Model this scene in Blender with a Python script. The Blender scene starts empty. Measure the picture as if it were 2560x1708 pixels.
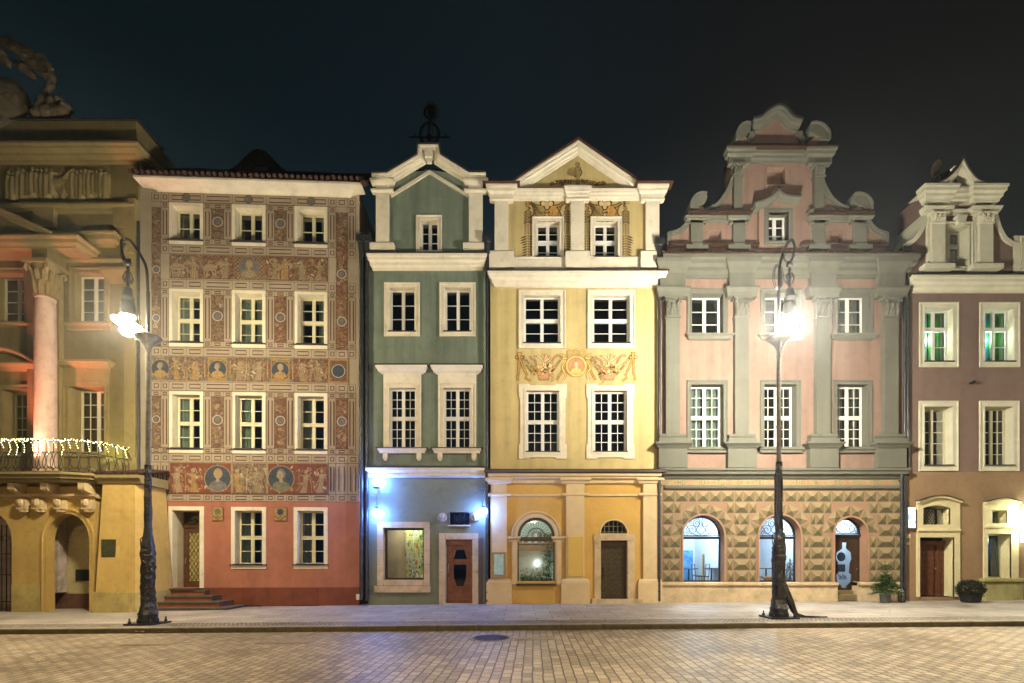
import bpy, bmesh, math, random
from math import sin, cos, pi, radians as R
from mathutils import Vector, Matrix
from mathutils.geometry import tessellate_polygon
rnd = random.Random(7)
S = bpy.context.scene
COL = S.collection
# ------------------------------------------------------------------ camera
CAMD, CAMZ, VX, VY, K = 18.0, 1.6, 1300.0, 1398.0, 1260.0
cd = bpy.data.cameras.new('camera'); cam = bpy.data.objects.new('camera', cd); COL.objects.link(cam)
cam.location = (0, -CAMD, CAMZ); cam.rotation_euler = (R(90), 0, 0)
cd.sensor_width = 36; cd.lens = 36*K/2560; cd.shift_x = (1280-VX)/2560; cd.shift_y = (VY-854)/2560
cd.clip_end = 400; cd.clip_start = .1
S.camera = cam
# ------------------------------------------------------------------ world: clear night sky, faint town glow low down
W = bpy.data.worlds.new('World'); S.world = W; W.use_nodes = True
nt = W.node_tree; nt.nodes.clear()
def N(t, ty, **k):
    n = t.nodes.new(ty)
    for a, b in k.items():
        if a.startswith('i_'): n.inputs[a[2:].replace('_', ' ')].default_value = b
        else: setattr(n, a, b)
    return n
def L(t, a, b): t.links.new(a, b)
def ramp(t, pts):
    n = N(t, 'ShaderNodeValToRGB'); e = n.color_ramp.elements
    while len(e) < len(pts): e.new(.5)
    for i, (p, c) in enumerate(pts):
        e[i].position = p; e[i].color = (*c, 1) if len(c) == 3 else c
    return n
tc = N(nt, 'ShaderNodeTexCoord'); sp = N(nt, 'ShaderNodeSeparateXYZ'); L(nt, tc.outputs['Generated'], sp.inputs[0])
rz = ramp(nt, [(0, (.015, .036, .052)), (.30, (.0165, .037, .052)), (.46, (.0105, .0215, .028)), (.62, (.0042, .0085, .0112)), (1, (.003, .005, .006))])
L(nt, sp.outputs[2], rz.inputs[0])
ma = N(nt, 'ShaderNodeMapRange'); ma.inputs[1].default_value = -.45; ma.inputs[2].default_value = .6
L(nt, sp.outputs[0], ma.inputs[0])
rx = ramp(nt, [(0, (.55, .68, .66)), (.42, (1.05, 1.02, 1.0)), (.72, (1.1, .62, .52)), (1, (.8, .48, .36))]); L(nt, ma.outputs[0], rx.inputs[0])
mm = N(nt, 'ShaderNodeMix', data_type='RGBA', blend_type='MULTIPLY'); mm.inputs[0].default_value = 1
L(nt, rz.outputs[0], mm.inputs[6]); L(nt, rx.outputs[0], mm.inputs[7])
bg = N(nt, 'ShaderNodeBackground'); bg.inputs[1].default_value = 1; L(nt, mm.outputs[2], bg.inputs[0])
wo = N(nt, 'ShaderNodeOutputWorld'); L(nt, bg.outputs[0], wo.inputs[0])
# ------------------------------------------------------------------ exposure, sampling
S.view_settings.view_transform = 'Standard'; S.view_settings.look = 'None'; S.view_settings.exposure = 0.38
S.render.engine = 'CYCLES'; cy = S.cycles
cy.use_denoising = True; cy.max_bounces = 6; cy.diffuse_bounces = 3; cy.glossy_bounces = 3; cy.transparent_max_bounces = 12
cy.transmission_bounces = 4; cy.volume_bounces = 0; cy.volume_step_rate = 1; cy.sample_clamp_indirect = 4; cy.use_light_tree = True
cy.caustics_reflective = False; cy.caustics_refractive = False
try: cy.denoiser = 'OPENIMAGEDENOISE'
except Exception: pass
# ------------------------------------------------------------------ added unseen fill lights (out of frame; the two street lamps carry their own light)
def lamp(name, kind, loc, e, col, size=.3, target=None, spot=None, blend=.5):
    d = bpy.data.lights.new(name, kind); d.energy = e; d.color = col
    if kind == 'AREA': d.size = size
    else: d.shadow_soft_size = size
    if spot: d.spot_size = R(spot); d.spot_blend = blend
    o = bpy.data.objects.new(name, d); COL.objects.link(o); o.location = loc
    if target is not None: o.rotation_euler = (Vector(target)-Vector(loc)).to_track_quat('-Z', 'Y').to_euler()
    return o
WARM = (1, .80, .52); AMB = (1, .66, .30)
LAMPS = True
lamp('unseen_fill_light', 'POINT', (24.5, -4.8, 7.9), 1300, (1, .88, .66), .25)
lamp('unseen_fill_light', 'POINT', (-27.0, -5.2, 7.9), 150, WARM, .25)
lamp('unseen_fill_light', 'SPOT', (2.5, -24, 8.5), 2600, (1, .92, .77), .3, (3.0, 0, 9.6), 52, 1)
lamp('unseen_fill_light', 'SPOT', (6, -24, 7.0), 2600, (1, .93, .80), .2, (8.6, 0, 14.2), 30, 1)
lamp('unseen_fill_light', 'SPOT', (0, -24, 7.0), 1300, (1, .93, .80), .2, (-1.5, 0, 14.0), 30, 1)
lamp('unseen_fill_light', 'SPOT', (2.2, -22, 9.0), 2000, (1, .95, .80), .2, (2.0, 0, 9.0), 17, 1)
lamp('unseen_fill_light', 'SPOT', (6, -15.5, 9.0), 4300, (1, .84, .58), .3, (6.0, -12, 0), 100, 1)
lamp('unseen_fill_light', 'SPOT', (-7, -15.5, 9.0), 2500, (1, .80, .50), .3, (-7, -12, 0), 100, 1)
lamp('unseen_fill_light', 'SPOT', (-10, -21, 8.0), 2300, AMB, .3, (-9, -2, 1.0), 70, 1)
lamp('unseen_fill_light', 'SPOT', (12, -20, 6.0), 1500, AMB, .3, (11, 0, 1.0), 65, 1)
lamp('unseen_fill_light', 'SPOT', (1, -20, 5.0), 1600, AMB, .3, (0, 0, 1.0), 65, 1)
# ------------------------------------------------------------------ helpers
def empty(name, loc, rz=0, label=None, cat=None, group=None, kind=None):
    o = bpy.data.objects.new(name, None); COL.objects.link(o); o.location = loc; o.rotation_euler = (0, 0, rz)
    o.empty_display_size = .3
    return tag(o, label, cat, group, kind)
def tag(o, label=None, cat=None, group=None, kind=None):
    for k, v in (('label', label), ('category', cat), ('group', group), ('kind', kind)):
        if v: o[k] = v
    return o
class Fac:
    """a facade plane: local u to the right, v towards the square, z up"""
    def __init__(s, px, y, a=0, z=0):
        s.a = R(a); D = CAMD+y; s.O = Vector(((px-VX)/K*D, y, z)); s.e = Vector((cos(s.a), sin(s.a), 0)); s.n = Vector((sin(s.a), -cos(s.a), 0)); s.holes = []
    def p(s, px, py, v=0):
        d = Vector(((px-VX)/K, 1, (VY-py)/K)); C = Vector((0, -CAMD, CAMZ))
        t = (v-(C-s.O).dot(s.n))/d.dot(s.n); q = C+d*t-s.O
        return q.dot(s.e), q.z
    def u(s, px, v=0): return s.p(px, 1000, v)[0]
    def z(s, py, px=1300, v=0): return s.p(px, py, v)[1]
class MB:
    def __init__(s): s.v = []; s.f = []; s.m = []; s.cur = 0
    def add(s, vs, fs):
        b = len(s.v); s.v += [tuple(x) for x in vs]
        for f in fs: s.f.append([b+i for i in f]); s.m.append(s.cur)
    def box(s, u0, u1, v0, v1, z0, z1):
        P = [(u, v, z) for u in (u0, u1) for v in (v0, v1) for z in (z0, z1)]
        s.add(P, [(0, 1, 3, 2), (4, 6, 7, 5), (0, 4, 5, 1), (2, 3, 7, 6), (0, 2, 6, 4), (1, 5, 7, 3)])
    def plate(s, outer, holes=(), v0=0, v1=-.3, hs=True, back=False, sides=True):
        loops = [list(outer)]+[list(h) for h in holes]
        flat = [p for l in loops for p in l]
        tris = tessellate_polygon([[Vector((a, b, 0)) for a, b in l] for l in loops])
        s.add([(a, v0, b) for a, b in flat], tris)
        if back: s.add([(a, v1, b) for a, b in flat], tris)
        if v1 != v0:
            for i, l in enumerate(loops):
                if (i == 0 and not sides) or (i > 0 and not hs): continue
                n = len(l)
                s.add([(a, v0, b) for a, b in l]+[(a, v1, b) for a, b in l], [(j, (j+1) % n, n+(j+1) % n, n+j) for j in range(n)])
    def sweep(s, path, prof, closed=False, cap=True):
        """path (u,z); prof (n,v): n to the left of the direction of travel"""
        P = [Vector(p) for p in path]; n = len(P); V = []
        for i, p in enumerate(P):
            a = P[i-1] if (i > 0 or closed) else None; b = P[(i+1) % n] if (i < n-1 or closed) else None
            d1 = (p-a).normalized() if a is not None else None; d2 = (b-p).normalized() if b is not None else None
            if d1 is None: d1 = d2
            if d2 is None: d2 = d1
            n1 = Vector((-d1.y, d1.x)); n2 = Vector((-d2.y, d2.x)); m = n1+n2
            m = m.normalized() if m.length > 1e-6 else n1
            k = 1/max(.35, m.dot(n1))
            V.append([(p.x+m.x*q*k, vv, p.y+m.y*q*k) for q, vv in prof])
        k = len(prof); fs = []
        for i in range(n if closed else n-1):
            j = (i+1) % n
            for q in range(k-1): fs.append((i*k+q, j*k+q, j*k+q+1, i*k+q+1))
        if cap and not closed: fs += [tuple(range(k)), tuple((n-1)*k+q for q in range(k))]
        s.add([x for r in V for x in r], fs)
    def hcor(s, u0, u1, prof, base=0, rl=True, rr=True):
        """horizontal moulding: prof (v, z) top to bottom, mitred returns"""
        V = []
        for v, z in prof:
            a = u0-(v-base) if rl else u0; b = u1+(v-base) if rr else u1
            V += [(a, base, z), (a, v, z), (b, v, z), (b, base, z)]
        fs = []
        for i in range(len(prof)-1):
            for q in range(3): fs.append((4*i+q, 4*i+q+1, 4*i+5+q, 4*i+4+q))
        fs += [(0, 1, 2, 3)]; e = 4*(len(prof)-1); fs += [(e, e+1, e+2, e+3)]
        s.add(V, fs)
    def tube(s, pts, r, n=8, cap=True):
        P = [Vector(p) for p in pts]; V = []
        rr = r if isinstance(r, (list, tuple)) else [r]*len(P)
        up = None
        for i, p in enumerate(P):
            d = (P[min(i+1, len(P)-1)]-P[max(i-1, 0)]).normalized()
            if up is None: up = Vector((0, 0, 1)) if abs(d.z) < .9 else Vector((1, 0, 0))
            x = up.cross(d).normalized(); y = d.cross(x); up = y if abs(y.dot(up)) > .1 else up
            V += [p+(x*cos(2*pi*k/n)+y*sin(2*pi*k/n))*rr[i] for k in range(n)]
        fs = [(i*n+k, i*n+(k+1) % n, (i+1)*n+(k+1) % n, (i+1)*n+k) for i in range(len(P)-1) for k in range(n)]
        if cap: fs += [tuple(range(n)), tuple((len(P)-1)*n+k for k in range(n))]
        s.add(V, fs)
    def lathe(s, prof, c=(0, 0), n=16, ang=None, jit=0):
        V = []
        for r, z in prof:
            for k in range(n):
                q = r*(1+rnd.uniform(-jit, jit)); V.append((c[0]+q*cos(2*pi*k/n+.1), c[1]+q*sin(2*pi*k/n+.1), z))
        m = len(prof)
        s.add(V, [(i*n+k, i*n+(k+1) % n, (i+1)*n+(k+1) % n, (i+1)*n+k) for i in range(m-1) for k in range(n)]+[tuple(range(n)), tuple((m-1)*n+k for k in range(n))])
    def ball(s, c, r, n=10, m=7, M=None):
        r = r if isinstance(r, (tuple, list)) else (r, r, r); V = []; fs = []
        for i in range(m+1):
            t = pi*i/m
            for k in range(n):
                q = Vector((r[0]*sin(t)*cos(2*pi*k/n), r[1]*sin(t)*sin(2*pi*k/n), r[2]*cos(t)))
                if M is not None: q = M @ q
                V.append(q+Vector(c))
        for i in range(m):
            for k in range(n): fs.append((i*n+k, i*n+(k+1) % n, (i+1)*n+(k+1) % n, (i+1)*n+k))
        s.add(V, fs)
    def build(s, name, mats, par=None, smooth=False, bevel=0):
        me = bpy.data.meshes.new(name); me.from_pydata([(a, -b, c) for a, b, c in s.v], [], s.f)
        for m in (mats if isinstance(mats, (list, tuple)) else [mats]): me.materials.append(m)
        for p, i in zip(me.polygons, s.m): p.material_index = i; p.use_smooth = smooth
        bm = bmesh.new(); bm.from_mesh(me); bmesh.ops.recalc_face_normals(bm, faces=bm.faces); bm.to_mesh(me); bm.free()
        if smooth:
            try: me.set_sharp_from_angle(angle=R(40))
            except Exception: pass
        o = bpy.data.objects.new(name, me); COL.objects.link(o)
        if par is not None: o.parent = par
        if bevel:
            b = o.modifiers.new('b', 'BEVEL'); b.width = bevel; b.segments = 1; b.limit_method = 'ANGLE'
        return o
class Ink(MB):
    """paint on a wall: sheets a few millimetres proud of it, each a hair above the last"""
    def __init__(s, v=.004): super().__init__(); s.vv = v; s.k = 0
    def lay(s): s.k += 1; return s.vv+s.k*.00002
    def poly(s, pts, m):
        s.cur = m; v = s.lay(); pts = list(pts)
        t = tessellate_polygon([[Vector((a, b, 0)) for a, b in pts]]); s.add([(a, v, b) for a, b in pts], t)
    def rect(s, u0, z0, u1, z1, m): s.cur = m; v = s.lay(); s.add([(u0, v, z0), (u1, v, z0), (u1, v, z1), (u0, v, z1)], [(0, 1, 2, 3)])
    def stroke(s, pts, w, m, closed=False):
        s.cur = m; v = s.lay(); P = [Vector(p) for p in pts]; n = len(P); V = []
        for i, p in enumerate(P):
            a = P[i-1] if (i or closed) else p; b = P[(i+1) % n] if (i < n-1 or closed) else p
            d = b-a
            d = d.normalized() if d.length > 1e-9 else Vector((1, 0)); q = Vector((-d.y, d.x))*(w/2 if not isinstance(w, list) else w[i]/2)
            if closed and abs((p-a).normalized().dot((b-p).normalized())) < .3: q *= 1.414
            V += [(p.x+q.x, v, p.y+q.y), (p.x-q.x, v, p.y-q.y)]
        s.add(V, [(2*i, 2*((i+1) % n), 2*((i+1) % n)+1, 2*i+1) for i in range(n if closed else n-1)])
    def frame(s, u0, z0, u1, z1, w, m): s.stroke([(u0, z0), (u1, z0), (u1, z1), (u0, z1)], w, m, True)
    def disc(s, c, r, m, rz=None, n=20):
        rz = rz or r; s.poly([(c[0]+r*cos(2*pi*k/n), c[1]+rz*sin(2*pi*k/n)) for k in range(n)], m)
    def ring(s, c, r, w, m, n=24): s.stroke([(c[0]+r*cos(2*pi*k/n), c[1]+r*sin(2*pi*k/n)) for k in range(n)], w, m, True)
    def leaf(s, c, l, w, a, m):
        d = Vector((cos(a), sin(a))); q = Vector((-d.y, d.x)); c = Vector(c)
        s.poly([c, c+d*l*.3+q*w*.5, c+d*l*.65+q*w*.4, c+d*l, c+d*l*.65-q*w*.4, c+d*l*.3-q*w*.5], m)
    def curl(s, c, r, a, w, m, turns=1.3, sg=1):
        n = 14; s.stroke([(c[0]+r*(1-.75*i/n)*cos(a+sg*turns*2*pi*i/n), c[1]+r*(1-.75*i/n)*sin(a+sg*turns*2*pi*i/n)) for i in range(n+1)], w, m)
    def bust(s, c, r, sk, hair, coat, prof=0):
        x, z = c
        s.poly([(x-.75*r, z-.75*r), (x-.55*r, z-.35*r), (x-.18*r, z-.18*r), (x+.18*r, z-.18*r), (x+.55*r, z-.35*r), (x+.75*r, z-.75*r), (x+.3*r, z-.95*r), (x-.3*r, z-.95*r)], coat)
        s.poly([(x-.13*r, z-.3*r), (x+.13*r, z-.3*r), (x+.11*r, z+.1*r), (x-.11*r, z+.1*r)], sk)
        s.disc((x+.02*r, z+.36*r), .34*r, hair, .4*r); s.disc((x-prof*.07*r, z+.26*r), .24*r, sk, .34*r)
        if prof: s.poly([(x-prof*.25*r, z+.3*r), (x-prof*.4*r, z+.16*r), (x-prof*.25*r, z+.12*r)], sk)
        s.disc((x-.1*r-prof*.06*r, z+.3*r), .035*r, hair, n=8); s.disc((x+.1*r-prof*.06*r, z+.3*r), .035*r, hair, n=8)
        s.stroke([(x-.07*r-prof*.06*r, z+.06*r), (x+.07*r-prof*.06*r, z+.06*r)], .04*r, hair); s.stroke([(x-prof*.06*r, z+.28*r), (x-.03*r-prof*.06*r, z+.15*r)], .025*r, hair)
def rpts(u0, z0, u1, z1): return [(u0, z0), (u1, z0), (u1, z1), (u0, z1)]
def bez(pts, n=12):
    """smooth curve through control points (Catmull-Rom)"""
    P = [Vector(p) for p in pts]; P = [P[0]*2-P[1]]+P+[P[-1]*2-P[-2]]; out = []
    for i in range(1, len(P)-2):
        a, b, c, d = P[i-1:i+3]
        for k in range(n):
            t = k/n; out.append(tuple(.5*((2*b)+(c-a)*t+(2*a-5*b+4*c-d)*t*t+(3*b-a-3*c+d)*t**3)))
    out.append(tuple(P[-2])); return out
# ------------------------------------------------------------------ materials
MT = {}
def mat(name, col, rough=.8, var=.15, vs=1.2, bump=.15, bs=60, metal=0, spec=.3, streak=0, coat=0, dirt=0):
    if name in MT: return MT[name]
    m = bpy.data.materials.new(name); MT[name] = m; m.use_nodes = True; t = m.node_tree; b = t.nodes['Principled BSDF']
    b.inputs['Roughness'].default_value = rough; b.inputs['Metallic'].default_value = metal; b.inputs['Specular IOR Level'].default_value = spec
    b.inputs['Coat Weight'].default_value = coat
    tc = N(t, 'ShaderNodeTexCoord')
    n1 = N(t, 'ShaderNodeTexNoise'); n1.inputs['Scale'].default_value = vs; n1.inputs['Detail'].default_value = 8; n1.inputs['Roughness'].default_value = .62
    L(t, tc.outputs['Object'], n1.inputs['Vector'])
    lo = [c*(1-var) for c in col]; hi = [min(1, c*(1+var)) for c in col]
    r = ramp(t, [(.33, lo), (.67, hi)]); L(t, n1.outputs[0], r.inputs[0]); out = r.outputs[0]
    if streak:
        mp = N(t, 'ShaderNodeMapping'); mp.inputs['Scale'].default_value = (2.2, 2.2, .18); L(t, tc.outputs['Object'], mp.inputs[0])
        n2 = N(t, 'ShaderNodeTexNoise'); n2.inputs['Scale'].default_value = 1.6; n2.inputs['Detail'].default_value = 7; L(t, mp.outputs[0], n2.inputs['Vector'])
        r2 = ramp(t, [(.42, (1, 1, 1)), (.72, tuple([1-streak]*3))]); L(t, n2.outputs[0], r2.inputs[0])
        x = N(t, 'ShaderNodeMix', data_type='RGBA', blend_type='MULTIPLY'); x.inputs[0].default_value = 1; L(t, out, x.inputs[6]); L(t, r2.outputs[0], x.inputs[7]); out = x.outputs[2]
    if dirt:
        n4 = N(t, 'ShaderNodeTexNoise'); n4.inputs['Scale'].default_value = 3.1; n4.inputs['Detail'].default_value = 9; n4.inputs['Roughness'].default_value = .7; L(t, tc.outputs['Object'], n4.inputs['Vector'])
        r4 = ramp(t, [(.5, (1, 1, 1)), (.75, (1-dirt, 1-dirt*.95, 1-dirt*1.05))]); L(t, n4.outputs[0], r4.inputs[0])
        x = N(t, 'ShaderNodeMix', data_type='RGBA', blend_type='MULTIPLY'); x.inputs[0].default_value = 1; L(t, out, x.inputs[6]); L(t, r4.outputs[0], x.inputs[7]); out = x.outputs[2]
    L(t, out, b.inputs['Base Color'])
    if bump:
        n3 = N(t, 'ShaderNodeTexNoise'); n3.inputs['Scale'].default_value = bs; n3.inputs['Detail'].default_value = 4; L(t, tc.outputs['Object'], n3.inputs['Vector'])
        bp = N(t, 'ShaderNodeBump'); bp.inputs['Strength'].default_value = bump; bp.inputs['Distance'].default_value = .02; L(t, n3.outputs[0], bp.inputs['Height']); L(t, bp.outputs[0], b.inputs['Normal'])
    return m
def emit(name, col, e):
    if name in MT: return MT[name]
    m = bpy.data.materials.new(name); MT[name] = m; m.use_nodes = True; b = m.node_tree.nodes['Principled BSDF']
    b.inputs['Base Color'].default_value = (*col, 1); b.inputs['Emission Color'].default_value = (*col, 1); b.inputs['Emission Strength'].default_value = e
    return m
def glassmat(name, tint=(.55, .65, .6), refl=.10):
    m = bpy.data.materials.new(name); MT[name] = m; m.use_nodes = True; t = m.node_tree; t.nodes.clear()
    o = N(t, 'ShaderNodeOutputMaterial'); tr = N(t, 'ShaderNodeBsdfTransparent'); tr.inputs[0].default_value = (*tint, 1)
    g = N(t, 'ShaderNodeBsdfGlossy'); g.inputs['Roughness'].default_value = .03
    tc = N(t, 'ShaderNodeTexCoord'); n = N(t, 'ShaderNodeTexNoise'); n.inputs['Scale'].default_value = 2.5; L(t, tc.outputs['Object'], n.inputs['Vector'])
    bp = N(t, 'ShaderNodeBump'); bp.inputs['Strength'].default_value = .12; bp.inputs['Distance'].default_value = .05; L(t, n.outputs[0], bp.inputs['Height']); L(t, bp.outputs[0], g.inputs['Normal'])
    lw = N(t, 'ShaderNodeLayerWeight'); lw.inputs[0].default_value = .35
    mr = N(t, 'ShaderNodeMapRange'); mr.inputs[3].default_value = refl; mr.inputs[4].default_value = .8; L(t, lw.outputs['Fresnel'], mr.inputs[0])
    x = N(t, 'ShaderNodeMixShader'); L(t, mr.outputs[0], x.inputs[0]); L(t, tr.outputs[0], x.inputs[1]); L(t, g.outputs[0], x.inputs[2]); L(t, x.outputs[0], o.inputs[0])
    return m
CREAM = mat('cream_stucco', (.70, .63, .50), .8, .08, 1.5, .1, 90, dirt=.22)
WHITE = mat('white_paint', (.72, .71, .66), .5, .05, 3, .04, 60)
CREAMW = mat('cream_paint', (.66, .62, .44), .5, .06, 3, .04, 60)
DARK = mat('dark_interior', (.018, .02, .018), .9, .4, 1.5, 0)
TILE = mat('roof_tile', (.05, .025, .018), .75, .35, 9, .3, 30)
SLATE = mat('dark_flashing', (.035, .03, .032), .5, .3, 5, .15, 30)
IRON = mat('black_iron', (.012, .012, .013), .38, .3, 20, .3, 40, spec=.5)
GUT = mat('zinc_pipe', (.05, .055, .06), .38, .35, 6, .1, 20, metal=.5, spec=.5)
GLASS = glassmat('window_glass')
CURT = mat('net_curtain', (.40, .42, .38), .9, .15, 5, 0)
STONE = mat('sandstone', (.56, .43, .27), .85, .16, 2.2, .35, 45, dirt=.4)
WOOD = mat('brown_wood', (.21, .075, .026), .4, .3, 6, .2, 30, spec=.5)
DWOOD = mat('dark_wood', (.045, .025, .015), .45, .3, 6, .2, 30, spec=.4)
BRASS = mat('brass', (.6, .42, .16), .3, .1, 5, 0, metal=1)
# ------------------------------------------------------------------ building blocks
def arch(u0, u1, zb, zs, n=24, rise=None):
    r = (u1-u0)/2; c = (u0+u1)/2; h = r if rise is None else rise
    return [(u1, zb)]+[(c+r*cos(pi*k/n), zs+h*sin(pi*k/n)) for k in range(n+1)]+[(u0, zb)]
def shell(F, par, u0, u1, z1, mt, depth=6, v0=-.3, z0=0, top=True):
    m = MB(); a = .004
    m.add([(u0+a, v0, z0), (u0+a, -depth, z0), (u0+a, -depth, z1), (u0+a, v0, z1)], [(0, 1, 2, 3)])
    m.add([(u1-a, v0, z0), (u1-a, -depth, z0), (u1-a, -depth, z1), (u1-a, v0, z1)], [(0, 1, 2, 3)])
    m.add([(u0+a, -depth, z0), (u1-a, -depth, z0), (u1-a, -depth, z1), (u0+a, -depth, z1)], [(0, 1, 2, 3)])
    if top: m.add([(u0+a, v0, z1), (u1-a, v0, z1), (u1-a, -depth, z1), (u0+a, -depth, z1)], [(0, 1, 2, 3)])
    return m.build('side_wall', mt, par)
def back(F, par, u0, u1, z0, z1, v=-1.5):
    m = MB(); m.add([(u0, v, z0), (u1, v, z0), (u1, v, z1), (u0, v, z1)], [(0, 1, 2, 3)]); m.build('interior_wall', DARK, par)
SURP = lambda w, h=.05: [(0, -.01), (0, h*.8), (w*.28, h*.8), (w*.32, h*.5), (w*.72, h*.62), (w*.78, h*1.25), (w, h*1.25), (w, -.01)]
def sash(u0, z0, u1, z1, v, sections=(3,), sub=1, fw=.05, mw=.08, mt=.024, tw=.13, bars=None):
    m = MB(); g = MB(); t = .05
    m.box(u0, u1, v, v+t, z0, z0+fw); m.box(u0, u1, v, v+t, z1-fw, z1)
    m.box(u0, u0+fw, v, v+t, z0+fw, z1-fw); m.box(u1-fw, u1, v, v+t, z0+fw, z1-fw)
    n = len(sections); tot = sum(sections); H = (z1-z0-2*fw)-(n-1)*tw; zt = z1-fw; c = (u0+u1)/2
    for i, r in enumerate(sections):
        h = H*r/tot; zb = zt-h
        m.box(c-mw/2, c+mw/2, v-.002, v+t+.012, zb, zt)
        for lu0, lu1 in ((u0+fw, c-mw/2), (c+mw/2, u1-fw)):
            for k in range(1, r): m.box(lu0, lu1, v+.012, v+t-.008, zb+h*k/r-mt/2, zb+h*k/r+mt/2)
            for k in range(1, sub): m.box(lu0+(lu1-lu0)*k/sub-mt/2, lu0+(lu1-lu0)*k/sub+mt/2, v+.01, v+t-.01, zb, zt)
            m.box(lu0, lu0+.02, v+.008, v+t+.004, zb, zt); m.box(lu1-.02, lu1, v+.008, v+t+.004, zb, zt)
        if i < n-1:
            m.box(u0+fw, u1-fw, v-.001, v+t+.03, zb-tw, zb); m.box(u0+fw*.5, u1-fw*.5, v+t+.03, v+t+.055, zb-.03, zb)
        zt = zb-tw
    g.add([(u0, v+.022, z0), (u1, v+.022, z0), (u1, v+.022, z1), (u0, v+.022, z1)], [(0, 1, 2, 3)])
    return m, g
def curtain(u0, u1, z0, z1, v, mt, par, name='curtain', amp=.035, wl=.13):
    m = MB(); n = max(6, int((u1-u0)/wl*6)); V = []
    for i in range(n+1):
        u = u0+(u1-u0)*i/n; q = v+amp*sin(u/wl*2*pi)+amp*.4*sin(u/wl*3.1); V += [(u, q, z0), (u, q, z1)]
    m.add(V, [(2*i, 2*i+2, 2*i+3, 2*i+1) for i in range(n)]); return m.build(name, mt, par, smooth=True)
def window(F, par, x0, y0, x1, y1, sur=None, d=.33, sections=(3,), sub=1, sm=None, wm=None, rm=None, curt=0, sill=True, ears=None, z01=None, label=None, sproud=.05):
    if z01: z1, z0 = z01; u0 = F.u(x0); u1 = F.u(x1)
    else: u0, z1 = F.p(x0, y0); u1, z0 = F.p(x1, y1)
    F.holes.append(rpts(u0, z0, u1, z1))
    m = MB(); path = rpts(u0, z0, u1, z1)[::-1]
    m.sweep(path, [(0, -.005), (0, -d-.02)], True)
    if sur:
        mats = [wm, rm or wm]
        m.m = [1]*len(m.m); m.cur = 0
        w = sur
        if ears is None: m.sweep(path, SURP(w, sproud), True)
        else:
            e, h1, h2 = ears; a0, a1, b0, b1 = u0-w, u1+w, z0-w*1.15, z1+w*1.1
            nx = (u1-u0)*.28
            out = [(a0-e, b0), (a0+nx, b0), (a0+nx, b0-.0), (a0+nx+.03, b0+.05), (a1-nx-.03, b0+.05), (a1-nx, b0), (a1+e, b0), (a1+e, b0+h2), (a1, b0+h2+.03), (a1, b1-h1-.03), (a1+e, b1-h1), (a1+e, b1), (a1-nx, b1), (a1-nx, b1-.0), (a1-nx-.03, b1-.05), (a0+nx+.03, b1-.05), (a0+nx, b1), (a0-e, b1), (a0-e, b1-h1), (a0, b1-h1-.03), (a0, b0+h2+.03), (a0-e, b0+h2)]
            m.plate(out, [rpts(u0, z0, u1, z1)], .045, -.005)
            m.sweep(path, [(0.0, .04), (0.0, .065), (w*.35, .065), (w*.4, .044)], True)
    else: mats = [rm or wm]
    wo_ = m.build('window', mats, par)
    if label: wo_['label'] = label
    f, g = sash(u0, z0, u1, z1, -d, sections, sub)
    f.build('frame', sm or WHITE, wo_); g.build('pane', GLASS, wo_)
    if sill:
        s = MB(); s.box(u0-.03, u1+.03, -d+.04, .085, z0-.012, z0+.022); s.build('sill', SLATE, wo_)
    if curt:
        w_ = u1-u0
        if curt & 1: curtain(u0+.03, u0+w_*rnd.uniform(.3, .48), z0, z1, -d-.14, CURT, wo_)
        if curt & 2: curtain(u1-w_*rnd.uniform(.25, .48), u1-.03, z0, z1, -d-.14, CURT, wo_)
    return wo_, (u0, z0, u1, z1)
def pipe(F, par, px, y0, y1, v=.14, r=.055, hopper=True, pts=None, mt=None):
    m = MB(); u = F.u(px, v); z1 = F.z(y0, px, v); z0 = F.z(y1, px, v)
    P = pts or [(u, v, z1), (u, v, z0+.15), (u, v+.02, z0)]
    m.tube(P, r, 10)
    z = z0+.35
    while z < z1: m.lathe([(r+.012, z-.02), (r+.012, z+.02)], (u, v), 10); m.box(u-.012, u+.012, 0, v, z-.012, z+.012); z += 1.9
    o = m.build('drainpipe', mt or GUT, par, smooth=True)
    if hopper:
        h = MB(); h.lathe([(r, z1-.3), (r+.02, z1-.28), (.11, z1-.02), (.13, z1+.18), (.15, z1+.2), (.15, z1+.26)], (u, v), 8)
        h.box(u-.16, u+.16, v-.13, v+.13, z1+.24, z1+.42)
        for k in range(5): h.box(u-.15+k*.07, u-.13+k*.07, v-.12, v+.14, z1+.42, z1+.5)
        h.build('hopper', GUT, o)
    return o
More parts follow.
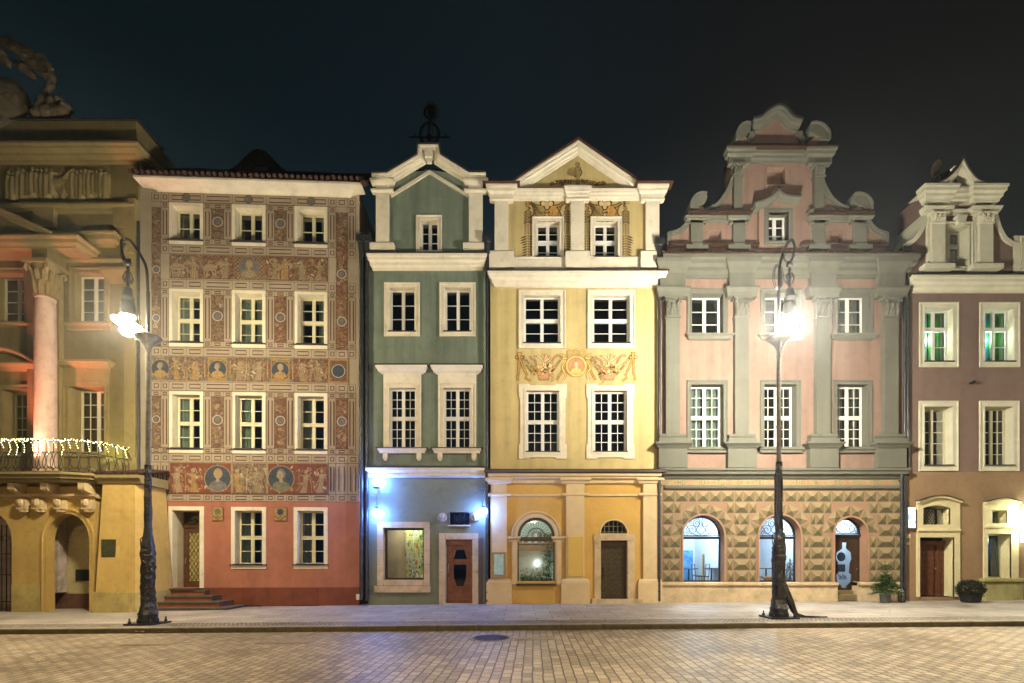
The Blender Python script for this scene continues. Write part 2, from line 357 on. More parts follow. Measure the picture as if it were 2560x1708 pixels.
def capital(m, u0, u1, z0, z1, v0, v1):
    """Corinthian pilaster capital: bell, two rows of acanthus leaves, corner scrolls, abacus"""
    w = u1-u0; h = z1-z0; c = (u0+u1)/2
    m.box(u0+.01, u1-.01, v0, v1-.03, z0, z1-.1*h); m.box(u0-.16*w, u1+.16*w, v0, v1+.10, z1-.12*h, z1); m.box(u0-.03, u1+.03, v0, v1+.02, z0-.04, z0+.03)
    for r_, (zz, k, s) in enumerate(((z0+.05*h, 4, .34), (z0+.32*h, 3, .36))):
        for i in range(k):
            x = u0+w*(i+.5)/k; t = w/k*.47
            m.tube([(x, v1-.03, zz), (x, v1+.02, zz+s*h*.55), (x, v1+.055, zz+s*h*.95), (x, v1+.085, zz+s*h*.85)], [t, t*1.05, t*.75, t*.3], 6)
            m.tube([(x-t*.8, v1-.02, zz), (x-t*1.0, v1+.03, zz+s*h*.7)], [t*.25, t*.3], 5)
    for sgn in (-1, 1):
        x = c+sgn*w*.47
        m.tube([(c+sgn*w*.2, v1, z0+.5*h), (c+sgn*w*.36, v1+.04, z1-.3*h), (x, v1+.07, z1-.14*h), (x+sgn*w*.11, v1+.09, z1-.2*h), (x+sgn*w*.05, v1+.09, z1-.3*h)], [w*.04, w*.055, w*.07, w*.065, w*.05], 6)
    m.ball((c, v1+.07, z1-.1*h), w*.1)
def cp(F, top, bot, v, vb=.04, px=None):
    """standard cornice profile between two measured heights"""
    px = px or VX; t = F.p(px, top, v)[1]; b = F.p(px, bot, vb)[1]; h = t-b
    return t, h, [(0, t), (v, t), (v, t-.16*h), (.9*v, t-.21*h), (.86*v, t-.27*h), (.84*v, t-.42*h), (.66*v, t-.5*h), (.5*v+.02, t-.54*h), (.46*v+.02, t-.72*h), (.3*v+.02, t-.8*h), (.22*v+.02, t-.84*h), (.2*v+.01, t-.99*h), (0, t-h)]
def rp(v, n): return [(0, 0), (0, v), (-.18*n, v), (-.22*n, .9*v), (-.27*n, .86*v), (-.44*n, .82*v), (-.5*n, .6*v), (-.56*n, .5*v), (-.74*n, .42*v), (-.8*n, .24*v), (-.97*n, .18*v), (-n, 0)]
# ================================================================== GROUND
def sheet(name, pts, mt, z=0, nx=1):
    me = bpy.data.meshes.new(name); me.from_pydata(pts, [], [tuple(range(len(pts)))]); me.materials.append(mt)
    o = bpy.data.objects.new(name, me); COL.objects.link(o); o['kind'] = 'structure'; return o
GS = .008
def gz(x): return GS*x
def sett_mat(name, c, bw, bh, mortar, var, bumpd, rough, rot=0, off=.5, soft=.25, patches=None):
    m = bpy.data.materials.new(name); m.use_nodes = True; t = m.node_tree; b = t.nodes['Principled BSDF']
    tc = N(t, 'ShaderNodeTexCoord'); mp = N(t, 'ShaderNodeMapping'); mp.inputs['Rotation'].default_value = (0, 0, rot); L(t, tc.outputs['Object'], mp.inputs[0])
    nz = N(t, 'ShaderNodeTexNoise'); nz.inputs['Scale'].default_value = 2.2; nz.inputs['Detail'].default_value = 3; L(t, tc.outputs['Object'], nz.inputs['Vector'])
    ad = N(t, 'ShaderNodeMix', data_type='RGBA', blend_type='LINEAR_LIGHT'); ad.inputs[0].default_value = .026; L(t, mp.outputs[0], ad.inputs[6]); L(t, nz.outputs['Color'], ad.inputs[7])
    br = N(t, 'ShaderNodeTexBrick'); br.offset = off; br.inputs['Scale'].default_value = 1; br.inputs['Brick Width'].default_value = bw; br.inputs['Row Height'].default_value = bh
    br.inputs['Mortar Size'].default_value = mortar; br.inputs['Mortar Smooth'].default_value = soft; br.inputs['Bias'].default_value = 0
    br.inputs['Color1'].default_value = (*[x*(1-var) for x in c], 1); br.inputs['Color2'].default_value = (*[min(1, x*(1+var)) for x in c], 1); br.inputs['Mortar'].default_value = (*[x*.28 for x in c], 1)
    L(t, ad.outputs[2], br.inputs['Vector'])
    n2 = N(t, 'ShaderNodeTexNoise'); n2.inputs['Scale'].default_value = .55; n2.inputs['Detail'].default_value = 7; n2.inputs['Roughness'].default_value = .65; L(t, tc.outputs['Object'], n2.inputs['Vector'])
    r2 = ramp(t, [(.3, (.55, .53, .50)), (.52, (1, 1, 1)), (.75, (1.1, 1.07, 1.02))]); L(t, n2.outputs[0], r2.inputs[0])
    x = N(t, 'ShaderNodeMix', data_type='RGBA', blend_type='MULTIPLY'); x.inputs[0].default_value = 1; L(t, br.outputs[0], x.inputs[6]); L(t, r2.outputs[0], x.inputs[7])
    n3 = N(t, 'ShaderNodeTexNoise'); n3.inputs['Scale'].default_value = 26; n3.inputs['Detail'].default_value = 5; L(t, tc.outputs['Object'], n3.inputs['Vector'])
    r3 = ramp(t, [(.3, (.78, .78, .78)), (.7, (1.15, 1.15, 1.15))]); L(t, n3.outputs[0], r3.inputs[0])
    y = N(t, 'ShaderNodeMix', data_type='RGBA', blend_type='MULTIPLY'); y.inputs[0].default_value = 1; L(t, x.outputs[2], y.inputs[6]); L(t, r3.outputs[0], y.inputs[7])
    L(t, y.outputs[2], b.inputs['Base Color'])
    inv = N(t, 'ShaderNodeMath', operation='SUBTRACT'); inv.inputs[0].default_value = 1; L(t, br.outputs['Fac'], inv.inputs[1])
    a2 = N(t, 'ShaderNodeMath', operation='MULTIPLY_ADD'); L(t, n3.outputs[0], a2.inputs[0]); a2.inputs[1].default_value = .35; L(t, inv.outputs[0], a2.inputs[2])
    sv = N(t, 'ShaderNodeSeparateColor'); L(t, br.outputs[0], sv.inputs[0]); a3 = N(t, 'ShaderNodeMath', operation='MULTIPLY_ADD'); L(t, sv.outputs[0], a3.inputs[0]); a3.inputs[1].default_value = 1.6; L(t, a2.outputs[0], a3.inputs[2]); a2 = a3
    bp = N(t, 'ShaderNodeBump'); bp.inputs['Strength'].default_value = .9; bp.inputs['Distance'].default_value = bumpd; L(t, a2.outputs[0], bp.inputs['Height']); L(t, bp.outputs[0], b.inputs['Normal'])
    rr = N(t, 'ShaderNodeMapRange'); rr.inputs[3].default_value = rough-.12; rr.inputs[4].default_value = rough+.15; L(t, n2.outputs[0], rr.inputs[0]); L(t, rr.outputs[0], b.inputs['Roughness'])
    b.inputs['Specular IOR Level'].default_value = .35
    return m
ROADM = sett_mat('stone_setts', (.38, .31, .22), .25, .155, .012, .27, .02, .48, R(90)+R(1.5))
SLABM = sett_mat('granite_slabs', (.40, .355, .31), .9, .62, .010, .13, .005, .55, 0)
KERBM = mat('kerb_granite', (.30, .26, .20), .7, .2, 4, .3, 40)
KY, KH = -5.8, .125   # kerb line and height
sheet('road', [(-74, -70, gz(-74)-KH), (74, -70, gz(74)-KH), (74, KY+.02, gz(74)-KH), (-74, KY+.02, gz(-74)-KH)], ROADM)
sheet('ground', [(-76, -76, -1.4), (76, -76, -1.4), (76, 76, -1.4), (-76, 76, -1.4)], mat('earth', (.06, .05, .04)))
sheet('pavement', [(-60, KY+.24, gz(-60)), (60, KY+.24, gz(60)), (60, 9, gz(60)), (-60, 9, gz(-60))], SLABM)
m = MB()
x = -45.0
while x < 45:
    a, b = x+.006, x+1.0-.006; q = rnd.uniform(-.004, .004)
    V = [(a, -(KY+.24), gz(a)+.002), (b, -(KY+.24), gz(b)+.002), (b, -(KY+.02), gz(b)+.002+q), (a, -(KY+.02), gz(a)+.002+q), (b, -(KY), gz(b)-.02), (a, -(KY), gz(a)-.02), (b, -KY, gz(b)-.3), (a, -KY, gz(a)-.3)]
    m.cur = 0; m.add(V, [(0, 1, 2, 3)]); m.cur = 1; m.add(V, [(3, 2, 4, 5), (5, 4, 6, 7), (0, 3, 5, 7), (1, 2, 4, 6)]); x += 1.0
o = m.build('kerb', [KERBM, mat('kerb_face_shaded', (.075, .06, .03), .7, .35, 5, .3, 40)]); o['kind'] = 'structure'  # second material paints the shade of the kerb face as a darker colour
# a strip of rough small setts along the kerb
STRIP = sett_mat('small_setts', (.33, .28, .23), .11, .1, .014, .3, .012, .6, 0)
sheet('gutter_strip', [(-60, KY+.24, gz(-60)+.004), (60, KY+.24, gz(60)+.004), (60, KY+.95, gz(60)+.004), (-60, KY+.95, gz(-60)+.004)], STRIP)
# ------------------------------------------------------------------ manhole covers and litter on the road
def onroad(px, py):
    D = (CAMZ+KH)*K/(py-VY)
    for _ in range(4): x = (px-VX)/K*D; D = (CAMZ+KH-gz(x))*K/(py-VY)
    return x, -CAMD+D, gz(x)-KH
def manhole(px, py, r, label):
    x, y, z = onroad(px, py); e = empty('manhole_cover', (x, y, z), 0, label, 'manhole cover')
    m = MB(); m.lathe([(r+.09, .002), (r+.09, .012), (r+.015, .014), (r+.01, .004), (0.01, .004)], (0, 0), 28); m.build('rim', KERBM, e)
    m = MB(); m.lathe([(r, .006), (r, .02), (r-.02, .022), (0.01, .022)], (0, 0), 28)
    for k in range(-5, 6):
        w = math.sqrt(max(0, (r*.9)**2-(k*r/6)**2)); m.box(-w, w, k*r/6-.012, k*r/6+.012, .022, .03)
    m.build('lid', mat('cast_iron', (.05, .045, .04), .45, .3, 20, .3, 30, metal=.6), e)
manhole(1228, 1596, .40, 'round cast iron manhole cover set in the cobbled road')
for (a, b, w, d, la) in ((395, 1606, .5, .42, 'pale square access cover in the road below the left street lamp'), (725, 1603, .55, .4, 'pale square access cover in the road in front of the red house'), (1338, 1598, .45, .16, 'narrow rectangular drain cover beside the round manhole')):
    x, y, z = onroad(a, b); e = empty('access_cover', (x, y, z), 0, la, 'drain cover'); mm_ = MB(); mm_.box(-w, w, -d, d, .002, .012); mm_.build('rim', KERBM, e)
    mm_ = MB()
    for i in range(4): mm_.box(-w+.04+i*(w*2-.08)/4+.01, -w+.04+(i+1)*(w*2-.08)/4-.01, -d+.05, d-.05, .012, .02)
    mm_.build('lid', mat('worn_cover', (.30, .24, .165), .6, .2, 7, .3, 40), e)
LEAF = mat('dry_leaf', (.22, .11, .04), .8, .5, 30, 0)
def litter(name, spots, sc, lab, cat, mt, kind=None):
    m = MB()
    for (x, y, z) in spots:
        a = rnd.uniform(0, 6.3); t = rnd.uniform(-.6, .6); s = sc*rnd.uniform(.6, 1.3)
        m.add([(x+s*cos(a+q), -(y+s*.6*sin(a+q)), z+.01+abs(t)*s*.5*(1 if q < 2 else 0)+rnd.uniform(0, .01)) for q in (0, 1.4, 3.1, 4.6)], [(0, 1, 2, 3)])
    o = m.build(name, mt); tag(o, lab, cat, kind=kind)
x, y, z = onroad(400, 1582)
litter('leaf_pile', [(x+rnd.gauss(0, .28), y+rnd.gauss(0, .06), z+abs(rnd.gauss(0, .03))) for _ in range(160)], .045, 'heap of dry brown leaves against the kerb by the left lamp', 'leaves', LEAF, 'stuff')
x, y, z = onroad(650, 1579)
litter('leaf_pile', [(x+rnd.gauss(0, .16), y+rnd.gauss(0, .04), z+abs(rnd.gauss(0, .01))) for _ in range(30)], .04, 'small scatter of dry leaves along the kerb in front of the red house', 'leaves', LEAF, 'stuff')
litter('fallen_leaves', [(rnd.uniform(-12, 12), y_, None) for y_ in [rnd.uniform(-5.2, -1.0) for _ in range(70)]] and [(a, b, gz(a)) for a, b in [(rnd.uniform(-12, 12), rnd.uniform(-5.2, -1)) for _ in range(80)]], .035, 'dry leaves scattered over the pavement', 'leaves', LEAF, 'stuff')
x, y, z = onroad(1798, 1570)
m = MB(); m.add([(-.1, 0, .0), (.02, .03, .05), (.1, -.02, .01), (.03, -.05, .0)], [(0, 1, 2, 3)]); m.add([(.02, .03, .05), (.05, .06, .09), (.08, 0, .03)], [(0, 1, 2)])
o = m.build('paper_scrap', WHITE); o.location = (x, y, z+.01); tag(o, 'crumpled white paper scrap lying by the kerb left of the right lamp', 'litter')
# ================================================================== GREEN HOUSE
GREEN = mat('green_stucco', (.175, .215, .168), .85, .15, .7, .14, 80, streak=.3, dirt=.25)
GREENL = mat('green_stucco_warm_lit', (.185, .20, .135), .85, .12, .8, .12, 80, dirt=.3)  # same green stucco, with the warm lamp light mixed into its colour
F = Fac(1068, 0, 0, gz((1068-VX)/70)); HG = empty('green_house', F.O, 0, 'narrow green house with a stepped cream gable topped by a weather vane', 'house')
U, Z = F.u, lambda py, v=0: F.z(py, 1068, v)
g0, g1 = U(921.5), U(1213.5)
# gable wall
F.holes = []
window(F, HG, 1050, 549, 1096, 627, sur=.13, d=.25, sections=(3,), sm=WHITE, wm=CREAM, sill=False)
gw = F.holes; F.holes = []
m = MB(); ap = (U(1073), Z(425))
m.plate([(U(950), Z(640)), (U(1198), Z(640)), (U(1198), Z(440)), (U(1180), Z(440)), ap, (U(968), Z(440)), (U(950), Z(440))], gw, 0, -.3, hs=False)
m.build('gable_wall', GREEN, HG)
m = MB()   # pilasters and raking cornice of the gable
for a, b in ((942, 974), (1173, 1207)):
    m = MB(); m.box(U(a), U(b), 0, .12, Z(627), Z(470)); m.hcor(U(a), U(b), [(.17, Z(480)), (.17, Z(484)), (.12, Z(488))], 0)
    m.hcor(U(a), U(b), [(.16, Z(612)), (.2, Z(616)), (.2, Z(629))], 0)
    m.box(U(a), U(b), 0, .12, Z(470), Z(445)); m.hcor(U(a), U(b), [(.12, Z(452)), (.2, Z(455)), (.2, Z(460)), (.15, Z(466)), (.12, Z(468))], 0); m.build('pilaster', CREAM, HG)
m = MB(); v = .24
P = [(U(932, v)-.05, Z(432, v)), (U(967, v), Z(432, v)), (U(1044, v), Z(386, v)), (U(1045, v), Z(361, v)), (U(1097, v), Z(361, v)), (U(1100, v), Z(386, v)), (U(1172, v), Z(431, v)), (U(1211, v)+.05, Z(431, v))]
pr = rp(v, .27)
m.sweep(P, pr); m.build('raking_cornice', CREAM, HG)
m = MB(); m.sweep(P, [(.0, -.6), (.0, v+.03), (.05, v+.03), (.05, -.6)]); m.build('roof', SLATE, HG)
m = MB(); m.plate([(U(950), Z(640)), (U(1198), Z(640)), (U(1198), Z(440)), (U(1172), Z(438)), (U(1096), Z(396)), (U(1096), Z(372)), (U(1049), Z(372)), (U(1048), Z(396)), (U(968), Z(440)), (U(950), Z(440))], [], -.95, -1.0, back=True); m.build('gable_back', GREEN, HG)
m = MB()
m.sweep([(U(976), Z(489)), (U(1074), Z(428)), (U(1173), Z(489))], [(-.0, 0), (-.0, .06), (-.1, .06), (-.1, 0)])
m.box(U(1064), U(1084), 0, .2, Z(402), Z(378)); m.box(U(1068), U(1080), 0, .14, Z(411), Z(402)); m.build('gable_moulding', CREAM, HG)
# weather vane
vn = MB(); c = U(1076); b = Z(361, .2); q = .2
def arcp(cx, cz, rx, rz, a0, a1, n=14): return [(cx+rx*cos(R(a0+(a1-a0)*i/n)), q, cz+rz*sin(R(a0+(a1-a0)*i/n))) for i in range(n+1)]
vn.tube([(c, q, b), (c, q, b+1.3)], .03)
vn.tube(arcp(c, b+.36, .34, .40, 235, -55, 20), .035); vn.tube(arcp(c, b+.36, .26, .38, 235, -55, 20), .012)
vn.tube(arcp(c+.02, b+.36, .1, .4, 270, 90), .012); vn.tube(arcp(c+.02, b+.36, -.1, .4, 270, 90), .012)
vn.ball((c, q, b+.24), (.09, .06, .13)); vn.tube([(c-.68, q, b+.25), (c+.7, q, b+.25)], .025)
for s_, k in ((-1, .66), (-1, .45), (1, .45), (1, .58), (1, .68)):
    vn.ball((c+s_*k, q, b+.25), (.05, .03, .03))
vn.tube([(c-.55, q, b+.25), (c-.52, q, b+.36), (c-.45, q, b+.33)], .012); vn.tube([(c+.55, q, b+.25), (c+.55, q, b+.36), (c+.62, q, b+.34), (c+.6, q, b+.25)], .012)
wv = vn.build('weather_vane', mat('vane_black', (.003, .003, .003), .9, .1, 5, 0, spec=0), HG)
m = MB(); cz = b+1.12   # sun and moon head: a crescent face with flaming rays to the right
m.plate([(c-.02+.19*cos(R(t)), cz+.22*sin(R(t))) for t in range(70, 300, 15)]+[(c+.0+.12*cos(R(t)), cz+.16*sin(R(t))) for t in range(285, 75, -15)], [], .22, .18, back=True)
m.plate([(c+.03+.1*cos(R(t)), cz+.13*sin(R(t))) for t in range(0, 360, 20)], [], .215, .185, back=True)
for t in range(-75, 110, 18):
    a = R(t); m.tube([(c+.08*cos(a), q, cz+.12*sin(a)), (c+.2*cos(a+.12), q, cz+.24*sin(a+.12)), (c+.3*cos(a-.05), q, cz+.34*sin(a-.05)), (c+.36*cos(a+.1), q, cz+.4*sin(a+.1))], [.03, .028, .02, .006], 5)
m.build('sun_and_moon', MT['vane_black'], wv)
# main cornice
m = MB(); zt, h_, pr = cp(F, 633, 676, .22)
m.hcor(U(936), U(1203), pr, 0); m.build('cornice', CREAM, HG)
m = MB(); m.hcor(U(928), U(1208), [(0, zt+.16), (.12, zt+.1), (.26, zt+.03), (.26, zt+.003)], 0); m.build('flashing', SLATE, HG)
# upper walls
for a, b in ((973, 1038), (1111, 1177)):
    window(F, HG, a, 720, b, 830, sur=.17, d=.25, sections=(3,), sm=WHITE, wm=CREAM)
for a, b in ((973, 1040), (1109, 1177)):
    wo_, (u0, z0, u1, z1) = window(F, HG, a, 971, b, 1119, sur=.19, d=.2, sections=(3, 3), sub=2, sm=WHITE, wm=CREAM, sill=False)
    m = MB(); t = z1+.19
    m.box(u0-.19, u1+.19, 0, .07, t, t+.34); m.hcor(u0-.19, u1+.19, [(0, t+.58), (.24, t+.56), (.24, t+.49), (.19, t+.45), (.17, t+.38), (.08, t+.32), (.07, t+.30)], 0)
    m.cur = 1; m.hcor(u0-.2, u1+.2, [(0, t+.64), (.27, t+.6), (.27, t+.565)], 0)
    m.build('hood', [CREAM, SLATE], wo_)
    m = MB(); m.hcor(u0-.22, u1+.22, [(.16, z0-.05), (.16, z0-.1), (.12, z0-.15), (.1, z0-.22)], 0)
    for x in (u0-.12, u1+.12): m.box(x-.08, x+.08, 0, .12, z0-.42, z0-.22); m.box(x-.055, x+.055, 0, .09, z0-.48, z0-.42)
    m.cur = 1; m.hcor(u0-.24, u1+.24, [(0, z0+.0), (.2, z0-.03), (.2, z0-.05)], 0)
    m.build('window_shelf', [CREAM, SLATE], wo_)
m = MB(); m.plate(rpts(g0, Z(1180), g1, Z(640)), F.holes, 0, -.3, hs=False); m.build('wall', GREEN, HG); F.holes = []
# string cornice above the ground floor
m = MB(); zt = Z(1169, .2)
m.hcor(g0+.14, g1-.0, [(0, zt+.03), (.2, zt), (.2, zt-.1), (.14, zt-.16), (.12, zt-.2), (.16, zt-.22), (.16, zt-.28), (.1, zt-.32), (0, zt-.33)], 0, rr=False); m.build('string_cornice', CREAM, HG)
m = MB(); m.hcor(g0+.14, g1-.0, [(0, zt+.1), (.23, zt+.03), (.23, zt+.005)], 0, rr=False)
for k in range(30): u = g0+.2+k*.045; m.box(u, u+.006, .15, .16, zt+.03, zt+.14)
m.build('string_flashing', SLATE, HG)
# shop window
u0, z1 = F.p(959, 1320); u1, z0 = F.p(1060, 1450); F.holes.append(rpts(u0, z0, u1, z1))
m = MB(); m.sweep(rpts(u0, z0, u1, z1)[::-1], [(0, -.01), (0, -.32)], True)
a0, b1 = F.p(943.6, 1305); a1, b0 = F.p(1075, 1464)
def block(m, x0, x1, z0_, z1_, v=.05): m.box(x0+.004, x1-.004, -.0, v, z0_+.004, z1_-.004)
for i, zz in enumerate((b0, b0+.75, b0+1.25, z1)): 
    nz = (b0+.75, b0+1.25, z1, b1)[i]
    if i < 3: block(m, a0, u0, zz, nz); block(m, u1, a1, zz, nz)
block(m, a0, u0, z1, b1); block(m, u0, u1, z1, b1, .052); block(m, u1, a1, z1, b1)
block(m, u0, u1, b0, z0, .045); m.box(a0-.08, a1+.02, 0, .1, b0-.24, b0-.01)
sw = m.build('shop_window', STONE, HG)
m = MB(); m.sweep(rpts(u0, z0, u1, z1)[::-1], [(0, -.3), (0, -.2), (-.07, -.2), (-.07, -.3)], True); m.build('frame', DWOOD, sw)
m = MB(); m.add([(u0, -.25, z0), (u1, -.25, z0), (u1, -.25, z1), (u0, -.25, z1)], [(0, 1, 2, 3)]); m.build('pane', glassmat('shop_glass', (.9, .93, .9), .04), sw)
# the lit niche behind it: pale board on the left and an abstract painting hung with streaks of colour
def painting_mat():
    m = bpy.data.materials.new('abstract_painting'); m.use_nodes = True; t = m.node_tree; b = t.nodes['Principled BSDF']
    tc = N(t, 'ShaderNodeTexCoord'); mp = N(t, 'ShaderNodeMapping'); mp.inputs['Scale'].default_value = (7, 1, 2.0); L(t, tc.outputs['Object'], mp.inputs[0])
    n = N(t, 'ShaderNodeTexNoise'); n.inputs['Scale'].default_value = 1.5; n.inputs['Detail'].default_value = 8; n.inputs['Roughness'].default_value = .7; n.inputs['Distortion'].default_value = .5; L(t, mp.outputs[0], n.inputs['Vector'])
    r = ramp(t, [(.30, (.01, .03, .015)), (.40, (.03, .14, .03)), (.46, (.3, .36, .05)), (.5, (.75, .72, .2)), (.53, (.25, .34, .4)), (.58, (.6, .66, .66)), (.64, (.05, .1, .06)), (.72, (.55, .5, .1))]); L(t, n.outputs[0], r.inputs[0])
    r.color_ramp.interpolation = 'LINEAR'; L(t, r.outputs[0], b.inputs['Base Color']); b.inputs['Roughness'].default_value = .5; return m
m = MB(); v = -.9; m.box(U(1000), U(1105), v, v+.05, Z(1462), Z(1300)); pt = m.build('painting', painting_mat()); 
pt.location = F.O; tag(pt, 'tall abstract painting in green, yellow and blue streaks inside the green house shop window', 'painting')
k_ = Ink(-.845)
for _ in range(150):
    u = rnd.uniform(U(1003), U(1100)); z = Z(1455)+abs(rnd.gauss(0, .5)); s = rnd.uniform(.01, .035)
    if z < Z(1310): k_.disc((u, z), s, rnd.randrange(6), s*rnd.uniform(.6, 2.6), 7)
for _ in range(16):
    u = rnd.uniform(U(1003), U(1085)); z = rnd.uniform(Z(1400), Z(1320)); k_.frame(u, z, u+rnd.uniform(.1, .3), z+rnd.uniform(.1, .4), .012, rnd.choice((0, 1, 5)))
k_.build('brushwork', [mat('paint_white', (.75, .75, .7)), mat('paint_yellow', (.7, .6, .08)), mat('paint_blue', (.08, .3, .45)), mat('paint_red', (.6, .08, .04)), mat('paint_black', (.01, .012, .01)), mat('paint_lime', (.3, .5, .08))], pt)
m = MB()
m.add([(U(930), -1.0, Z(1475)), (U(1110), -1.0, Z(1475)), (U(1110), -1.0, Z(1290)), (U(930), -1.0, Z(1290))], [(0, 1, 2, 3)])
m.add([(U(930), -.3, Z(1462)), (U(1110), -.3, Z(1462)), (U(1110), -1.0, Z(1462)), (U(930), -1.0, Z(1462))], [(0, 1, 2, 3)])
m.add([(U(930), -.3, Z(1295)), (U(1110), -.3, Z(1295)), (U(1110), -1.0, Z(1295)), (U(930), -1.0, Z(1295))], [(0, 1, 2, 3)])
m.build('display_niche', mat('pale_plywood', (.5, .42, .26), .7, .1, 3, 0), HG)
d = bpy.data.lights.new('display_light', 'AREA'); d.energy = 17; d.color = (1, .95, .75); d.size = .9; d.shape = 'RECTANGLE'; d.size_y = .2
o = bpy.data.objects.new('display_light', d); COL.objects.link(o); o.location = (F.O.x+U(1020), .55, F.O.z+Z(1300)); o.rotation_euler = (R(20), 0, 0)
# door
u0, z1 = F.p(1114, 1349); u1, _ = F.p(1181, 1349); z0 = .0; F.holes.append([(u0, -.06), (u1, -.06), (u1, z1), (u0, z1)])
m = MB(); m.sweep([(u0, 0), (u0, z1), (u1, z1), (u1, 0)][::1], [(0, -.005), (0, -.32)], cap=False)
a0, b1 = F.p(1098, 1333); a1, _ = F.p(1196, 1333)
for za, zb in ((-.05, .32), (.32, 1.15), (1.15, z1)): block(m, a0, u0, za, zb, .06); block(m, u1, a1, za, zb, .06)
block(m, a0, u0, z1, b1, .06); block(m, u0, (u0+u1)/2, z1, b1, .058); block(m, (u0+u1)/2, u1, z1, b1, .058); block(m, u1, a1, z1, b1, .06)
m.build('door_surround', STONE, HG)
c = (u0+u1)/2; w = u1-u0; gl = [(c-.13, z1-.42), (c+.17, z1-.42), (c+.28, z1-.73), (c-.22, z1-.73)]
gl = [(c-.12, z1-.36), (c+.16, z1-.36), (c+.27, z1-.7), (c-.23, z1-.7)][::-1]; g2 = [(c-.22, z1-.9), (c+.24, z1-.9), (c+.24, z1-1.35), (c+.14, z1-1.68), (c-.12, z1-1.68), (c-.22, z1-1.35)][::-1]
m = MB(); m.plate(rpts(u0+.02, 0, u1-.005, z1-.12), [gl, g2], -.22, -.27); m.box(u0+.01, u1, -.25, -.12, z1-.2, z1-.0)
for g in (gl, g2): m.sweep(g, [(0, -.23), (0, -.19), (-.035, -.19), (-.035, -.23)], True)
m.sweep(rpts(c-.3, z1-1.78, c+.32, z1-.84)[::-1], [(0, -.23), (0, -.18), (-.03, -.18), (-.03, -.23)], True)
m.sweep(rpts(c-.3, z1-.77, c+.32, z1-.28)[::-1], [(0, -.23), (0, -.18), (-.03, -.18), (-.03, -.23)], True)
m.box(c-.33, c+.35, -.22, -.16, z1-.84, z1-.79); m.box(u0+.05, u1-.03, -.22, -.185, .3, .34); m.box(u0+.05, u1-.03, -.22, -.185, .12, .16)
dr = m.build('door', WOOD, HG)
m = MB(); m.add([(u0, -.25, .1), (u1, -.25, .1), (u1, -.25, z1), (u0, -.25, z1)], [(0, 1, 2, 3)]); m.build('pane', GLASS, dr)
m = MB(); m.tube([(u0+.1, -.2, z1-.86), (u0+.09, -.12, z1-.9), (u0+.075, -.12, z1-1.15), (u0+.08, -.2, z1-1.2)], .014); m.ball((u0+.06, -.2, z1-1.02), .02); m.ball((u0+.07, -.2, z1-1.4), .022); m.build('handle', mat('steel', (.5, .5, .48), .3, .1, 5, 0, metal=1), dr)
m = MB(); m.box(u0+.0, u1, -.32, .03, -.05, .035); m.build('doorstep', STONE, HG)
# grilled fanlight
u0, z1 = F.p(1123, 1281); u1, z0 = F.p(1173.5, 1313); F.holes.append(rpts(u0, z0, u1, z1))
m = MB(); m.sweep(rpts(u0, z0, u1, z1)[::-1], [(0, .03), (0, -.3)], True); m.cur = 1; m.box(u0-.04, u1+.03, -.02, .1, z0-.04, z0)
fw_ = m.build('grilled_window', [GREENL, CREAM], HG); m = MB()
for k in range(1, 4): m.tube([(u0+(u1-u0)*k/4, -.06, z0), (u0+(u1-u0)*k/4, -.06, z1)], .009, 6)
c = ((u0+u1)/2, (z0+z1)/2); m.tube([(u0, -.06, c[1]), (u1, -.06, c[1])], .009, 6)
m.tube([(c[0]+.13*cos(t*.3142), -.05, c[1]+.13*sin(t*.3142)) for t in range(21)], .012, 6)
for t in range(4): m.tube([(c[0]+.05*cos(k*.7854)+.06*cos(t*1.5708+.785), -.05, c[1]+.05*sin(k*.7854)+.06*sin(t*1.5708+.785)) for k in range(9)], .006, 5)
m.build('grille', IRON, fw_); m = MB(); m.add([(u0, -.25, z0), (u1, -.25, z0), (u1, -.25, z1), (u0, -.25, z1)], [(0, 1, 2, 3)]); m.build('pane', GLASS, fw_)
# lion masks
LIM = mat('mask_stone', (.5, .42, .34), .7, .3, 8, .4, 50)
for px, py in ((1106, 1294), (1188, 1292)):
    u, z = F.p(px, py); m = MB(); m.ball((u, .03, z), (.16, .05, .16)); m.ball((u, .08, z+.03), (.085, .09, .1)); m.ball((u, .16, z-.0), (.045, .05, .04)); m.ball((u, .12, z-.07), (.05, .05, .04))
    for k in range(13): a = k*2*pi/13; m.ball((u+.135*cos(a), .06, z+.135*sin(a)), (.038, .04, .038), 6, 5)
    for s_ in (-1, 1): m.ball((u+s_*.035, .155, z+.05), .015, 6, 4); m.ball((u+s_*.075, .08, z+.1), .03, 6, 4)
    m.build('lion_mask', LIM, HG, smooth=True)
m = MB(); m.plate(rpts(g0, -.1, g1, Z(1178)), F.holes, 0, -.3, hs=False); m.box(g0, g0+.22, 0, .03, -.05, .42); m.build('ground_floor_wall', GREENL, HG); F.holes = []
m = MB(); m.box(U(1197.5), U(1208), 0, .035, 0, Z(1345)); m.build('cable_duct', mat('duct_brown', (.12, .09, .07), .6), HG)
shell(F, HG, g0, g1, Z(640), GREEN); back(F, HG, g0+.01, g1-.01, Z(1275), Z(640), -1.6); back(F, HG, U(1000), U(1140), Z(645), Z(500), -.9)
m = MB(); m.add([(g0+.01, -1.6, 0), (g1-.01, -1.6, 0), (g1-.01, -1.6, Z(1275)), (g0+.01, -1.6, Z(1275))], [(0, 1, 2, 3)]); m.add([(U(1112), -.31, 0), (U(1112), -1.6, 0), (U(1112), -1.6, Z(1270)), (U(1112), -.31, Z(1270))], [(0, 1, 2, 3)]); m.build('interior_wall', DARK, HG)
pipe(F, HG, 917, 622, 1503, .14, .05)
pipe(F, HG, 1217.5, 622, 1505, .13, .048)
